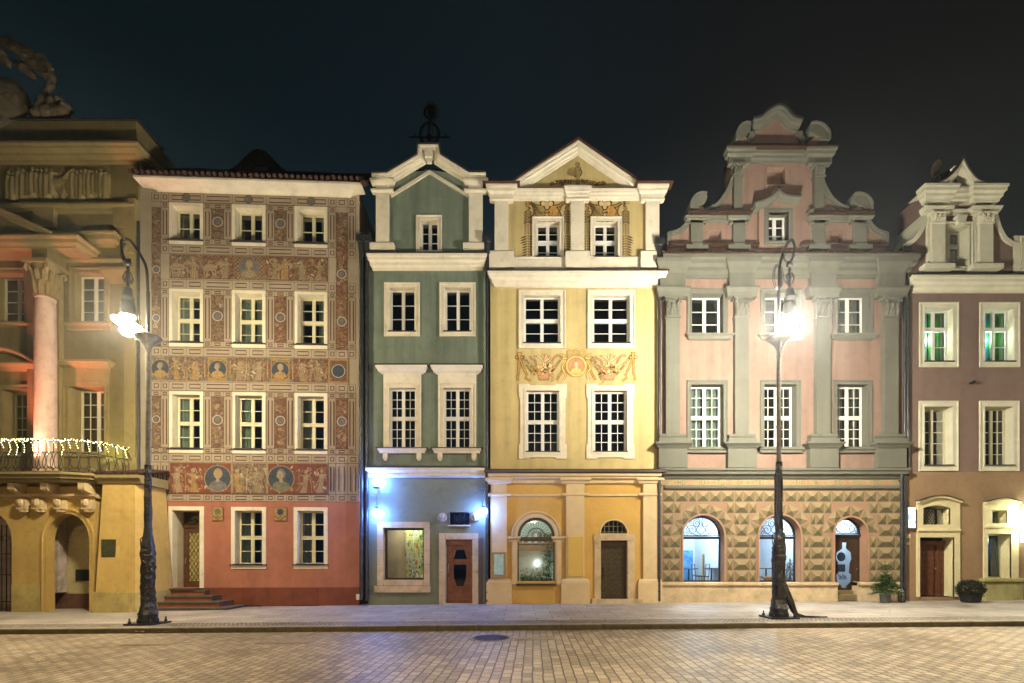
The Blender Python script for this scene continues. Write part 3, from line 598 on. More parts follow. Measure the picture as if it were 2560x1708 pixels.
# two wall lamps
BULB = emit('cold_lamp_glow', (.10, .26, 1.0), 250)
BULB2 = emit('cold_lamp_glow_soft', (.11, .27, 1.0), 210)
def wall_lamp(px, yb, ytop, ybot, up, label):
    u = F.u(px, .3); zb = F.z(yb, px, .3); e = empty('wall_lamp', (F.O.x+u, 0, F.O.z+zb), 0, label, 'wall lamp')
    m = MB(); m.box(-.05, .05, 0, .02, -.1, .06); m.tube([(0, 0, 0), (0, .3, .0)], .014); m.lathe([(.02, -.05), (.12, -.03), (.13, .01), (.02, .02)], (0, .3), 14)
    zl = F.z(ybot, px, .3)-zb; m.tube([(0, .3, 0), (0, .3, zl+.16)], .011); m.lathe([(.02, zl+.2), (.08, zl+.17), (.1, zl+.1), (.1, zl+.08)], (0, .3), 14); m.build('bracket', mat('lamp_metal', (.25, .24, .23), .35, .2, 8, 0, metal=.8), e)
    m = MB(); m.ball((0, .3, zl+.0), (.16, .16, .135), 14, 9); m.build('globe', BULB2, e, smooth=True)
    if up: m = MB(); m.ball((0, .3, F.z(ytop, px, .3)-zb), (.15, .15, .13), 14, 9); m.build('globe', BULB, e, smooth=True)
wall_lamp(942, 1219, 1205, 1282, True, 'blue-white double wall lamp with two glowing globes left of the shop window')
wall_lamp(1207, 1221, 1205, 1278, False, 'blue-white single globe lamp hanging on its rod right of the lion mask')
# ================================================================== YELLOW HOUSE
YEL = mat('yellow_stucco', (.55, .435, .20), .85, .11, .6, .12, 80, streak=.22, dirt=.18)
YELG = mat('ochre_stucco', (.60, .37, .10), .85, .1, .8, .1, 80, dirt=.15)
TAN = mat('tan_paint', (.64, .49, .28), .8, .08, 1.2, .1, 80, dirt=.15)
INKB = mat('sepia_paint', (.10, .05, .02), .85, .3, 12, 0); INKO = mat('ochre_paint', (.48, .27, .07), .85, .2, 8, 0); INKL = mat('light_ochre_paint', (.72, .45, .14), .85, .15, 8, 0)
INKP = mat('salmon_paint', (.50, .25, .13), .85, .2, 9, 0); INKC = mat('flesh_paint', (.68, .50, .26), .85, .1, 8, 0); INKG = mat('olive_paint', (.30, .22, .08), .85, .3, 8, 0)
F = Fac(1436, 0, 0, gz((1436-VX)/70)); HY = empty('yellow_house', F.O, 0, 'yellow house with a triangular pediment and painted garlands, fourth from the left', 'house')
U = F.u; Z = lambda py, v=0: F.z(py, 1436, v)
g0, g1 = U(1226), U(1644)
# ---- gable storey
for a, b, c_, d_ in ((1341, 1399, 554, 644), (1486, 1544, 554, 644)):
    window(F, HY, a, c_, b, d_, sur=.15, d=.28, sections=(2, 2), sm=WHITE, wm=CREAM)
m = MB(); m.plate([(U(1237), Z(680)), (U(1646), Z(680)), (U(1646), Z(470)), (U(1604), Z(462)), (U(1446), Z(352)), (U(1279), Z(462)), (U(1237), Z(470))], F.holes, 0, -.6, hs=False, back=True); m.build('gable_wall', YEL, HY); F.holes = []
m = MB()
for a, b in ((1237, 1271), (1426, 1460), (1612, 1646)):
    m = MB(); m.box(U(a), U(b), 0, .13, Z(673), Z(505)); m.hcor(U(a), U(b), [(.14, Z(500)), (.18, Z(503)), (.18, Z(507)), (.13, Z(509))], 0); m.hcor(U(a), U(b), [(.14, Z(632)), (.19, Z(636)), (.19, Z(675))], 0); m.build('pilaster', CREAM, HY)
m = MB(); v = .3; t, h_, pc = cp(F, 459, 503, v, .14); pc = [(max(a, .14), b) if a else (a, b) for a, b in pc]
m.hcor(U(1237), U(1271)+.02, pc, 0); m.hcor(U(1612)-.02, U(1646), pc, 0)
t2, h2_, pm = cp(F, 470, 501, .16)
m.hcor(U(1271)+.08, U(1612)-.08, pm, 0, False, False); m.hcor(U(1426)+.0, U(1460)-.0, [(a+.08 if a else 0, z+.04 if i < 3 else z) for i, (a, z) in enumerate(pm)], 0)
v = .2
m.sweep([(U(1279, v)-.02, Z(458, v)), (U(1446, v), Z(350, v)), (U(1604, v)+.04, Z(461, v))], rp(v, .33))
m.build('pediment_cornice', CREAM, HY)
m = MB(); m.sweep([(U(1270, v), Z(463, v)), (U(1446, v), Z(348, v)), (U(1611, v), Z(463, v))], [(0, -5), (0, v+.04), (.05, v+.04), (.05, -5)]); m.hcor(U(1236), U(1272), [(0, t+.08), (.4, t+.03), (.4, t)], 0); m.hcor(U(1611), U(1648), [(0, t+.08), (.4, t+.03), (.4, t)], 0)
m.box(U(1285), U(1598), .0, .17, t2, t2+.03); m.build('roof', mat('roof_brown', (.07, .03, .02), .7, .3, 12, .3, 30), HY)
m = MB(); m.hcor(U(1271), U(1612), [(.05, Z(643)), (.07, Z(646)), (.05, Z(649)), (.05, Z(676))], 0, False, False); m.box(U(1475), U(1592), .05, .09, Z(674), Z(652)); m.box(U(1280), U(1412), .05, .08, Z(674), Z(652)); m.build('parapet', CREAM, HY)
# ---- main cornice
m = MB(); v = .3; t, h_, pr = cp(F, 677, 719, v)
m.hcor(g0+.22, g1-.02, pr, 0, rl=True); m.build('cornice', CREAM, HY)
m = MB(); m.hcor(g0+.22, g1-.02, [(0, t+.14), (.2, t+.08), (v+.04, t+.03), (v+.04, t+.004)], 0)
m.build('flashing', SLATE, HY)
# ---- main windows
for a, b in ((1310, 1400.5), (1482, 1574)): window(F, HY, a, 740, b, 859, sur=.19, d=.2, sections=(2, 2), sm=WHITE, wm=CREAM)
for a, b in ((1316, 1398), (1484.5, 1567)): window(F, HY, a, 978, b, 1130, sur=.22, d=.18, sections=(3, 3), sub=2, sm=WHITE, wm=CREAM, ears=(.05, .48, .5))
m = MB(); m.plate(rpts(g0, Z(1190), g1, Z(690)), F.holes, 0, -.3, hs=False); m.box(g0, g0+.1, 0, .02, Z(1180), Z(716)); m.build('wall', YEL, HY); F.holes = []
# ---- garlands and putti painted on the gable storey
k_ = Ink(.004); B, O, Lt, P_, C_, G_ = range(6); pal = [INKB, INKO, INKL, INKP, INKC, INKG]
def garland(px, y0, y1, w=.15):
    u = U(px); z1 = Z(y0); z0 = Z(y1); k_.stroke([(u, z1), (u+.01, z0)], .022, B); z = z1
    k_.stroke([(u-.14, z1+.02), (u+.14, z1-.08)], .02, B); k_.stroke([(u+.14, z1+.02), (u-.14, z1-.08)], .02, B)
    H = z1-z0; i = 0
    while z > z0+.06:
        q = (z1-z)/H; i += 1
        if .36 < q < .58:
            for s_ in (-1, 1): k_.ring((u+s_*w*.45, z), .028, .014, B, 9); k_.stroke([(u, z+.03), (u+s_*w*.3, z)], .012, B)
            z -= .075
        elif q < .14: k_.disc((u+rnd.uniform(-.03, .03), z-.03), .075, B, .06, 9); k_.disc((u+rnd.uniform(-.03, .03), z-.03), .05, O, .04, 9); z -= .1
        else:
            sc = 1.25 if .6 < q < .75 else (1.0 if q > .6 else .85)
            for s_ in (-1, 1):
                k_.leaf((u, z), w*1.1*sc, .068, pi/2+s_*(1.9 if q > .6 else 2.2), B); k_.leaf((u+s_*.018, z-.0), w*.8*sc, .02, pi/2+s_*(1.9 if q > .6 else 2.2), G_)
            z -= .092
for px in (1320, 1416.5, 1468, 1564): garland(px, 505, 643, .16 if px in (1416.5, 1468) else .22)
def putto(cx, zc, s_):
    """crouching cupid: s_=1 faces right"""
    f = lambda a, b: (cx+s_*a, zc+b)
    for gr, mt in ((.042, B), (0, G_ if s_ > 0 else O)):
        g = gr
        k_.poly(bez([f(-.05-g, .2+g), f(.08+g, .17+g), f(.12+g, .02), f(.05+g, -.16), f(-.1, -.24-g), f(-.24-g, -.16), f(-.2-g, .02)], 5), mt)
        k_.stroke([f(.02, .15), f(.14, .03), f(.28, -.02)], .055+2*g, mt); k_.stroke([f(-.06, .17), f(-.22, .2), f(-.38, .3)], .05+2*g, mt)
        k_.stroke([f(-.05, -.15), f(.12, -.1), f(.05, -.28), f(.16, -.32)], .09+2*g, mt); k_.stroke([f(-.18, -.13), f(-.3, -.24), f(-.4, -.3)], .08+2*g, mt)
    k_.disc(f(.06, .3), .105, B, .115, 12); k_.disc(f(.085, .275), .075, C_, .085, 12); k_.stroke([f(.0, .0), f(.05, -.1)], .015, B)
    for i in range(4): k_.stroke([f(-.3-.03*i, .25+.03*i), f(-.15, -.1-.05*i)], .012, B)
for a, b in ((1352, 1383), (1497, 1527)):
    zc = Z(529); putto(U(a), zc, 1); putto(U(b), zc, -1); k_.stroke([(U(a)-.1, zc-.36), (U(b)+.1, zc-.36)], .03, B)
    for i in range(8): k_.stroke([(U(a)-.35+i*.02, zc+.3-.01*i), (U(a)-.1+.02*i, zc-.1)], .01, B)
# boy with shell in the pediment
cx, zc = U(1444), Z(437); 
for g, mt in ((.012, B), (0, INKG and G_)):
    k_.disc((cx, zc+.36), .075+g, mt, .075+g, 12); k_.poly(bez([(cx-.09-g, zc+.25+g), (cx+.09+g, zc+.25+g), (cx+.085+g, zc+.05), (cx+.07+g, zc-.1), (cx-.06-g, zc-.1), (cx-.085-g, zc+.05)], 4), mt)
    k_.stroke([(cx-.035, zc-.05), (cx-.04, zc-.25), (cx-.035, zc-.42)], .065+g, mt); k_.stroke([(cx+.04, zc-.05), (cx+.035, zc-.25), (cx+.04, zc-.42)], .065+g, mt)
k_.stroke([(cx+.08, zc+.22), (cx+.16, zc+.08), (cx+.1, zc-.05)], .04, B)
k_.poly(bez([(cx-.05, zc+.22), (cx-.2, zc+.26), (cx-.36, zc+.16), (cx-.38, zc+.0), (cx-.2, zc-.05), (cx-.04, zc-.12)], 4), G_)
for i in range(5): k_.stroke([(cx-.04, zc-.1), (cx-.36+.07*i, zc+.02+.05*i)], .016, B)
for s_ in (-1, 1):
    k_.stroke([(cx+s_*.1, zc-.26), (cx+s_*.5, zc-.28), (cx+s_*1.0, zc-.36)], .018, B)
    for i in range(16):
        x = cx+s_*(.18+i*.052); z = zc-.25-.006*i+rnd.uniform(-.05, .05); k_.disc((x, z), rnd.uniform(.035, .06), B, n=8); k_.disc((x, z), rnd.uniform(.018, .035), O if i % 2 else C_, n=7); k_.leaf((x, z), .1, .04, rnd.uniform(0, 6.3), B)
# garland with medallion between the floors
mc = (U(1440.5), Z(916)); r = .38
def ol(pts, w, m_): k_.stroke(pts, w+.026, B); k_.stroke(pts, w, m_)
for s_ in (-1, 1):
    X = lambda a: mc[0]+s_*a; zz = mc[1]
    ol(bez([(X(.3), zz+.22), (X(.42), zz-.02), (X(.55), zz-.25), (X(.7), zz-.5)], 5), .06, O); ol(bez([(X(.36), zz+.18), (X(.5), zz-.05), (X(.38), zz-.3), (X(.46), zz-.5)], 5), .05, Lt)
    for a, l in ((.5, .3), (.1, .32), (-.2, .26)): k_.leaf((X(.28), zz+.3), l+.02, .1, (0 if s_ > 0 else pi)+s_*a, B); k_.leaf((X(.29), zz+.3), l-.01, .07, (0 if s_ > 0 else pi)+s_*a, Lt)
    for a in (.6, 2.2): pass
    for t in range(26):
        q = t/25; x = .55+q*1.35; z = zz+.25-.62*sin(pi*q)+.05*q
        if .36 < q < .66: continue
        for s2 in (-1, 1): k_.ring((X(x)+.03*s2, z+.055*s2), .036, .012, B, 8); k_.disc((X(x)+.03*s2, z+.055*s2), .027, rnd.choice((C_, O, G_)), n=7)
    k_.stroke([(X(.5), zz+.28), (X(.85), zz-.08)], .03, G_); k_.stroke([(X(1.45), zz-.05), (X(1.9), zz+.26)], .03, G_)
    bx, bz = X(1.17), zz-.42
    k_.poly([(bx-.24, bz+.22), (bx+.24, bz+.22), (bx+.17, bz-.09), (bx-.17, bz-.09)], B); k_.poly([(bx-.225, bz+.205), (bx+.225, bz+.205), (bx+.16, bz-.075), (bx-.16, bz-.075)], P_); k_.stroke([(bx-.17, bz-.045), (bx+.17, bz-.045)], .012, B)
    for i in range(30):
        x = bx+rnd.gauss(0, .17); z = bz+.3+rnd.gauss(0, .09); q = rnd.uniform(.04, .085); k_.disc((x, z), q+.012, B, n=10); k_.disc((x, z), q, rnd.choice((P_, O, Lt, C_, C_, Lt)), n=10)
    for i in range(26): x = bx-s_*.27+rnd.uniform(-.07, .09); z = bz+.16-abs(rnd.gauss(0, .14)); k_.disc((x, z), .028, B, n=7); k_.disc((x, z), .018, Lt, n=6)
    for i in range(12): k_.leaf((bx+rnd.uniform(-.3, .3), bz+.2+rnd.uniform(-.05, .2)), .2, .08, rnd.uniform(0, 6.3), B) if i < 6 else k_.leaf((bx+rnd.uniform(-.3, .3), bz+.2+rnd.uniform(0, .2)), .15, .06, rnd.uniform(0, 6.3), G_)
    # bird with raised wings
    ol(bez([(bx, bz+.42), (bx-.02, bz+.6), (bx-.12, bz+.72), (bx-.22, bz+.78)], 4), .05, C_); k_.leaf((bx-.2, bz+.79), -.18, .03, .15, B)
    for i in range(5): k_.leaf((bx+.02, bz+.55), .34, .09, 1.75-.28*i, B); k_.leaf((bx+.02, bz+.56), .31, .065, 1.75-.28*i, P_ if i % 2 else C_)
    ol(bez([(bx-.25, bz+.4), (bx-.3, bz+.62), (bx-.42, bz+.68), (bx-.5, bz+.78)], 4), .045, P_); ol(bez([(bx+.26, bz+.5), (bx+.38, bz+.72), (bx+.5, bz+.8), (bx+.62, bz+.78)], 4), .05, P_)
    # knot with hanging ribbon
    ex = X(2.03); k_.ring((ex-.09, zz+.31), .06, .03, B, 10); k_.ring((ex+.09, zz+.31), .06, .03, B, 10); k_.poly([(ex-.09, zz+.5), (ex+.09, zz+.5), (ex+.05, zz+.3), (ex-.05, zz+.3)], B); k_.poly([(ex-.07, zz+.485), (ex+.07, zz+.485), (ex+.035, zz+.31), (ex-.035, zz+.31)], O)
    ol([(ex, zz+.3), (ex+.02*s_, zz-.1), (ex+s_*.02, zz-.28), (ex+s_*.08, zz-.36), (ex+s_*.06, zz-.52)], .06, O); ol([(ex, zz+.3), (ex-.16*s_, zz-.1), (ex-s_*.28, zz-.32), (ex-.22*s_, zz-.42), (ex-s_*.4, zz-.54)], .06, O)
for a in (-1, 0, 1): k_.ring((mc[0]+a*.22, mc[1]+.47+(.04 if a == 0 else 0)), .09, .055, B, 12); k_.ring((mc[0]+a*.22, mc[1]+.47+(.04 if a == 0 else 0)), .09, .034, Lt, 12)
k_.disc(mc, r+.015, B); k_.disc(mc, r, Lt, n=28); k_.disc(mc, .3, B, n=28); k_.disc(mc, .288, P_, n=28); k_.bust((mc[0], mc[1]-.02), .27, C_, P_, Lt)
k_.build('painted_decoration', pal, HY)
# ---- ground floor
m = MB(); v = .24; t = Z(1183, v)
m.hcor(g0+.16, g1-.16, [(0, t+.02), (v, t), (v, t-.09), (v-.05, t-.12), (v-.06, t-.17), (.09, t-.22), (.08, t-.32), (.07, t-.33), (0, t-.33)], 0)
T = Z(1196)
def capb(a, b, dv, q=.0): m.hcor(U(a), U(b), [(dv+.05, T), (dv+.1, T-.03), (dv+.1, T-.09), (dv+.05, T-.13), (dv+.03, T-.2), (dv, T-.23)], 0)
for a, b in ((1229.5, 1267), (1415, 1460), (1606, 1640)):
    capb(a, b, .13); m.box(U(a), U(b), 0, .13, Z(1453), T-.2)
    s1 = Z(1235.5); m.hcor(U(a), U(b), [(.13, s1+.02), (.16, s1), (.16, s1-.05), (.13, s1-.09)], 0)
    m.hcor(U(a), U(b), [(.13, Z(1447)), (.17, Z(1452)), (.17, Z(1454)), (.185, Z(1456)), (.185, -.05)], 0)
m.hcor(U(1267), U(1606), [(.05, T), (.08, T-.04), (.08, T-.12), (.05, T-.16), (.05, T-.2), (.0, T-.22)], 0, False, False)
m.hcor(U(1267), U(1606), [(0, s1), (.05, s1-.01), (.05, s1-.07), (0, s1-.1)], 0, False, False)
m.build('ground_floor_order', TAN, HY)
m = MB(); m.hcor(g0+.13, g1-.1, [(0, t+.17), (v+.06, t+.14), (v+.09, t+.1), (v+.09, t+.04), (v+.03, t+.015)], 0); m.build('gutter', mat('brown_gutter', (.05, .035, .03), .4, .2, 5, 0, spec=.5), HY)
# arched shop window
u0, u1, zb, zs = U(1294), U(1387), Z(1461), Z(1341); A = arch(u0, u1, zb, zs, 28); F.holes.append(A[::1])
m = MB(); m.sweep(A, [(0, .0), (0, -.3)], cap=False)
AP = arch(u0, u1, zs, zs, 28)[1:-1]
m.sweep(AP[::-1], [(0, 0), (0, .08), (.05, .09), (.12, .09), (.13, .06), (.17, .06), (.18, .1), (.23, .1), (.235, 0)])
for s_, e_ in ((-1, u0), (1, u1)):
    a, b = (e_-.235, e_-.02) if s_ < 0 else (e_+.02, e_+.235)
    m.box(a+.02, b-.0, 0, .07, zb, zs); m.box(a+.05, b-.03, .07, .085, zb, zs); m.hcor(a, b, [(.06, zs+.0), (.14, zs-.01), (.14, zs-.08), (.09, zs-.12), (.08, zs-.2)], 0)
aw = m.build('shop_window', TAN, HY)
m = MB(); m.sweep(A[1:-1][::-1], [(0, -.15), (0, -.08), (-.1, -.08), (-.1, -.15)]); m.box(u0, u0+.045, -.15, -.08, zb, zs); m.box(u1-.045, u1, -.15, -.08, zb, zs); m.box(u0, u1, -.16, -.03, zs-.17, zs-.02); m.box(u0, u1, -.17, -.0, zs-.12, zs-.07); m.box(u0-.05, u1+.05, -.15, .14, zb-.04, zb+.03)
c = (u0+u1)/2; m.build('frame', DWOOD, aw)
m = MB()
for k in range(15): a = pi*(k+.5)/15; m.tube([(c+.14*cos(a), -.12, zs+.14*sin(a)), (c+.54*cos(a), -.12, zs+.54*sin(a))], .008, 5)
for q in (.14, .3): m.tube([(c+q*cos(pi*k/16), -.12, zs+q*sin(pi*k/16)) for k in range(17)], .011, 5)
for k in range(15): a = pi*(k+.5)/15; m.tube([(c+.3*cos(a)+.03*cos(t_), -.12, zs+.3*sin(a)+.03*sin(t_)) for t_ in (0, 1.57, 3.14, 4.71, 6.28)], .005, 4)
m.build('sunburst_grille', IRON, aw)
m = MB(); m.plate(A, [], -.14, -.14); m.build('pane', MT['shop_glass'], aw)
# lit shop behind it
SHOPW = mat('shop_wall_white', (.55, .6, .55), .8, .1, 2, 0)
m = MB(); e0, e1, zf, zc_ = u0-.35, u1+.35, zb-.02, zs+.85
m.cur = 0; m.add([(e0, -3, zf), (e1, -3, zf), (e1, -3, zc_), (e0, -3, zc_)], [(0, 1, 2, 3)]); m.add([(e0, -.3, zf), (e0, -3, zf), (e0, -3, zc_), (e0, -.3, zc_)], [(0, 1, 2, 3)]); m.add([(e1, -.3, zf), (e1, -3, zf), (e1, -3, zc_), (e1, -.3, zc_)], [(0, 1, 2, 3)]); m.add([(e0, -.3, zf), (e1, -.3, zf), (e1, -3, zf), (e0, -3, zf)], [(0, 1, 2, 3)])
m.cur = 1; m.add([(e0, -.3, zc_), (e1, -.3, zc_), (e1, -3, zc_), (e0, -3, zc_)], [(0, 1, 2, 3)]); m.build('shop_room', [SHOPW, mat('shop_ceiling', (.12, .09, .07))], HY)
m = MB(); m.box(u0+.0, u1-.28, -.52, -.5, zb+.28, zs-.52)
m.build('display_screen', mat('frosted_screen', (.6, .65, .62), .35, .15, 2, 0), HY)
m = MB(); m.box(e0+.05, e1-.05, -2.4, -2.3, zs-.5, zs-.2)
for k in range(9): m.box(e0+.05+k*.24, e0+.09+k*.24, -2.3, -2.27, zs-.5, zs-.2)
m.box(e0+.05, e1-.05, -2.45, -2.2, zs-.2, zs-.15)
for k in range(8): m.box(e0+.15+k*.25, e0+.27+k*.25, -2.75, -2.6, zs-.15, zs+rnd.uniform(.1, .5))
m.build('shop_counter', mat('shop_counter_wood', (.2, .1, .05), .4), HY)
lamp('shop_light', 'POINT', (F.O.x+c-.1, 1.2, F.O.z+zs+.35), 60, (.85, 1, .85), .08); lamp('shop_light', 'POINT', (F.O.x+c+.05, .45, F.O.z+zb+.75), 3.5, (.9, 1, .95), .08)
# plants in the window
FOL = [mat('leaf_green', (.05, .12, .02), .6, .4, 9, 0), mat('leaf_yellow_green', (.16, .2, .03), .6, .4, 9, 0), mat('leaf_brown', (.14, .07, .03), .7, .4, 9, 0), mat('leaf_dark', (.02, .06, .03), .6, .4, 9, 0)]
def foliage(name, spots, size, mats, label, cat, par=None, loc=(0, 0, 0), up=.3, **k):
    m = MB()
    for (x, v, z) in spots:
        d = Vector((rnd.gauss(0, 1), rnd.gauss(0, 1), rnd.gauss(up, 1))).normalized(); s = d.cross(Vector((rnd.gauss(0, 1), rnd.gauss(0, 1), rnd.gauss(0, 1)))).normalized(); l = size*rnd.uniform(.6, 1.3); p = Vector((x, v, z))
        m.cur = rnd.randrange(len(mats)); m.add([p, p+d*l*.45+s*l*.2, p+d*l, p+d*l*.45-s*l*.2], [(0, 1, 2, 3)])
    o = m.build(name, mats, par); o.location = loc
    return tag(o, label, cat, **k)
sp = [(u0+.1+rnd.random()*(u1-u0-.2), -.32+rnd.uniform(-.1, .12), zb+.05+abs(rnd.gauss(0, .15))*(1.0+.5*sin(5*rnd.random()))) for _ in range(900)]
foliage('window_plant', sp, .085, FOL[:3], 'low row of green and brown leaves along the yellow shop window sill', 'plants', None, F.O, kind='stuff')
sp = [(u1-.22+rnd.gauss(0, .1), -.4+rnd.gauss(0, .06), zb+.25+rnd.random()*1.15) for _ in range(420)]
foliage('climbing_plant', sp, .08, [FOL[0], FOL[3], FOL[1]], 'tall leafy green plant at the right inside the yellow shop window', 'plant', None, F.O)
# stone door with fanlight
u0, u1 = U(1502), U(1568); z1 = Z(1351.5); zb = Z(1497); F.holes.append([(u0, zb-.05), (u1, zb-.05), (u1, z1), (u0, z1)])
m = MB(); m.sweep([(u0, zb), (u0, z1), (u1, z1), (u1, zb)], [(0, -.005), (0, -.3)], cap=False)
for za, zb_ in ((-.02, zb+.3), (zb+.3, zb+1.05), (zb+1.05, z1)): block(m, u0-.24, u0, za, zb_, .055); block(m, u1, u1+.26, za, zb_, .055)
block(m, u0-.25, (u0+u1)/2, z1, Z(1336), .07); block(m, (u0+u1)/2, u1+.27, z1, Z(1336), .07); m.box(u0-.34, u1+.5, 0, .24, -.06, zb+.0); m.build('door_surround', STONE, HY)
m = MB(); m.box(u0+.01, u1-.06, -.26, -.2, zb, z1-.2); m.cur = 1; m.box(u0, u1, -.27, -.14, z1-.2, z1); m.box(u1-.07, u1, -.27, -.14, zb, z1-.2)
m.cur = 0; n = 5; hh = (z1-.2-zb)/10
for i in range(10):
    m.box(u0+.01, u1-.07, -.2, -.19, zb+i*hh, zb+i*hh+.02)
    for j in range(4):
        a = u0+.03+j*(u1-u0-.12)/4; b = a+(u1-u0-.12)/4-.02; q = zb+i*hh
        m.tube([(a, -.2, q+.03), (b, -.185, q+hh-.02)], .009, 4); m.tube([(b, -.2, q+.03), (a, -.185, q+hh-.02)], .009, 4); m.ball(((a+b)/2, -.19, q+hh/2), (.02, .015, .02), 6, 4)
dm = m.build('door', [mat('studded_iron_door', (.075, .062, .036), .42, .35, 10, .3, 30, metal=.5), DWOOD], HY); m = MB(); m.tube([(u0+.11, -.19, zb+1.1), (u0+.11, -.12, zb+1.07), (u0+.11, -.12, zb+.8), (u0+.11, -.19, zb+.78)], .016); m.box(u0+.085, u0+.135, -.2, -.18, zb+.7, zb+1.18); m.build('handle', IRON, dm)
c = U(1534.5); r = .47; zs = Z(1334); A = arch(c-r, c+r, zs, zs, 20); A = A[1:-1]; F.holes.append(A)
m = MB(); m.sweep(A, [(0, .03), (0, -.22)], cap=False); m.sweep(A[::-1], [(0, 0), (0, .05), (.05, .05), (.05, 0)]); m.box(c-r-.03, c+r+.03, -.0, .08, zs-.04, zs); fl = m.build('fanlight', TAN, HY)
m = MB()
for k in range(1, 6): x = c-r+2*r*k/6; m.tube([(x, -.08, zs), (x, -.08, zs+math.sqrt(r*r-(x-c)**2))], .011, 5)
for q in (.06, .26): w = math.sqrt(r*r-q*q); m.tube([(c-w, -.07, zs+q), (c+w, -.07, zs+q)], .011, 5)
m.build('grille', mat('pale_iron', (.3, .26, .16), .5, .2, 8, 0, metal=.4), fl); m = MB(); m.plate(A, [], -.18, -.18); m.build('pane', GLASS, fl)
m = MB(); m.plate(rpts(g0, -.1, g1, Z(1188)), F.holes, 0, -.3, hs=False); m.hcor(U(1270), U(1415), [(.02, Z(1453)), (.03, Z(1455)), (.03, -.05)], 0, False, False); m.hcor(U(1464), U(1477), [(.02, Z(1453)), (.03, Z(1455)), (.03, -.05)], 0, False, False); m.build('ground_floor_wall', YELG, HY); F.holes = []
m = MB(); m.box(U(1419), U(1457), .13, .17, Z(1441), Z(1342))
m.cur = 1
for a in (1423, 1453):
    for b in (1346, 1436): m.ball((U(a), .175, Z(b)), .014, 6, 4)
m.build('blank_board', [mat('yellow_board', (.62, .42, .1), .4, .04, 2, 0), DARK], HY, bevel=.006)
shell(F, HY, g0, g1, Z(700), YEL); back(F, HY, g0+.01, g1-.01, Z(1190), Z(700), -1.5); back(F, HY, U(1290), U(1590), Z(700), Z(500), -1.1); back(F, HY, U(1470), g1-.01, 0, Z(1190), -1.2)
m = MB(); m.add([(g0+.01, -1.5, Z(1191)), (g1-.01, -1.5, Z(1191)), (g1-.01, -.31, Z(1191)), (g0+.01, -.31, Z(1191))], [(0, 1, 2, 3)]); m.build('floor_slab', DARK, HY)
u = U(1648, .14); pipe(F, HY, 1648, 630, 1503, .16, .05, pts=None)
# menu board
e = empty('notice_board', (F.O.x+U(1247.5), 0, F.O.z+Z(1411)), 0, 'small framed notice board with a crumpled pale blue sheet on the yellow house', 'notice board')
w, h = .25, .43; m = MB(); m.sweep(rpts(-w, -h, w, h)[::-1], [(0, .13), (0, .19), (-.045, .19), (-.045, .15)], True); m.box(-w, w, .131, .15, -h, h); m.box(-w-.02, w+.02, .13, .22, -h-.04, -h); m.build('frame', mat('oak_frame', (.4, .27, .14), .5), e)
m = MB(); V = []; nx, nz = 8, 12
for i in range(nx+1):
    for j in range(nz+1): V.append(((-.175+.35*i/nx)+rnd.uniform(-.012, .012)*(i in (0, nx)), .155+rnd.uniform(0, .018), -.36+.72*j/nz))
m.add(V, [(i*(nz+1)+j, (i+1)*(nz+1)+j, (i+1)*(nz+1)+j+1, i*(nz+1)+j+1) for i in range(nx) for j in range(nz)]); m.build('sheet', mat('pale_blue_sheet', (.42, .66, .66), .4, .1, 6, 0), e)
# ================================================================== PATTERNED RED HOUSE (turned slightly, its left end nearer the road)
SGR = mat('sgraffito_plaster', (.345, .285, .22), .88, .1, .9, .12, 80, streak=.08, dirt=.15)
REDW = mat('terracotta_stucco', (.37, .145, .095), .85, .13, .9, .12, 80, streak=.1, dirt=.22)
PLI = mat('dark_red_plinth', (.17, .05, .025), .6, .2, 2, .15, 50, dirt=.2)
LINE = mat('umber_line', (.09, .035, .02), .9, .2, 10, 0)
def mural_mat(name, cols, sc=3.2, seed=0):
    m = bpy.data.materials.new(name); MT[name] = m; m.use_nodes = True; t = m.node_tree; b = t.nodes['Principled BSDF']; b.inputs['Roughness'].default_value = .88
    tc = N(t, 'ShaderNodeTexCoord'); mp = N(t, 'ShaderNodeMapping'); mp.inputs['Location'].default_value = (seed, 0, seed*.7); L(t, tc.outputs['Object'], mp.inputs[0])
    n = N(t, 'ShaderNodeTexNoise'); n.inputs['Scale'].default_value = sc; n.inputs['Detail'].default_value = 7; n.inputs['Distortion'].default_value = 1.8; n.inputs['Roughness'].default_value = .6; L(t, mp.outputs[0], n.inputs['Vector'])
    r = ramp(t, [(.36, cols[0]), (.47, cols[1]), (.505, cols[2]), (.53, cols[1]), (.66, cols[3])]); L(t, n.outputs[0], r.inputs[0]); L(t, r.outputs[0], b.inputs['Base Color']); return m
MUR = mural_mat('mural_brick_red', [(.10, .04, .024), (.13, .052, .032), (.25, .18, .10), (.08, .042, .026)], 3.0)
MUT = mural_mat('mural_umber', [(.10, .05, .033), (.13, .07, .045), (.27, .20, .12), (.08, .055, .04)], 3.6, 5)
mt2 = [LINE, mat('mural_tan', (.25, .19, .115), .88, .25, 12, 0), mat('mural_ochre', (.30, .195, .075), .88, .25, 12, 0), mat('mural_blue', (.042, .052, .07), .88, .25, 10, 0), mat('mural_flesh', (.29, .215, .14), .88, .12, 10, 0), mat('mural_grey', (.13, .12, .12), .88, .3, 10, 0), MUR, MUT, mat('mural_red', (.155, .05, .03), .88, .2, 9, 0), mat('mural_green', (.13, .13, .08), .88, .3, 10, 0), mat('mural_pale', (.38, .33, .27), .88, .1, 8, 0)]
LN, TN, OC, BL, FL_, GY, M1, M2, RD, GN, PL = range(11)
F = Fac(905, 0, 2.5, gz((640-VX)/70)); HR = empty('patterned_house', F.O, F.a, 'wide house with red ground floor and brown painted frieze panels all over its upper storeys', 'house')
cfix = 622
U = F.u; Z = lambda py, v=0: F.z(py, cfix, v)
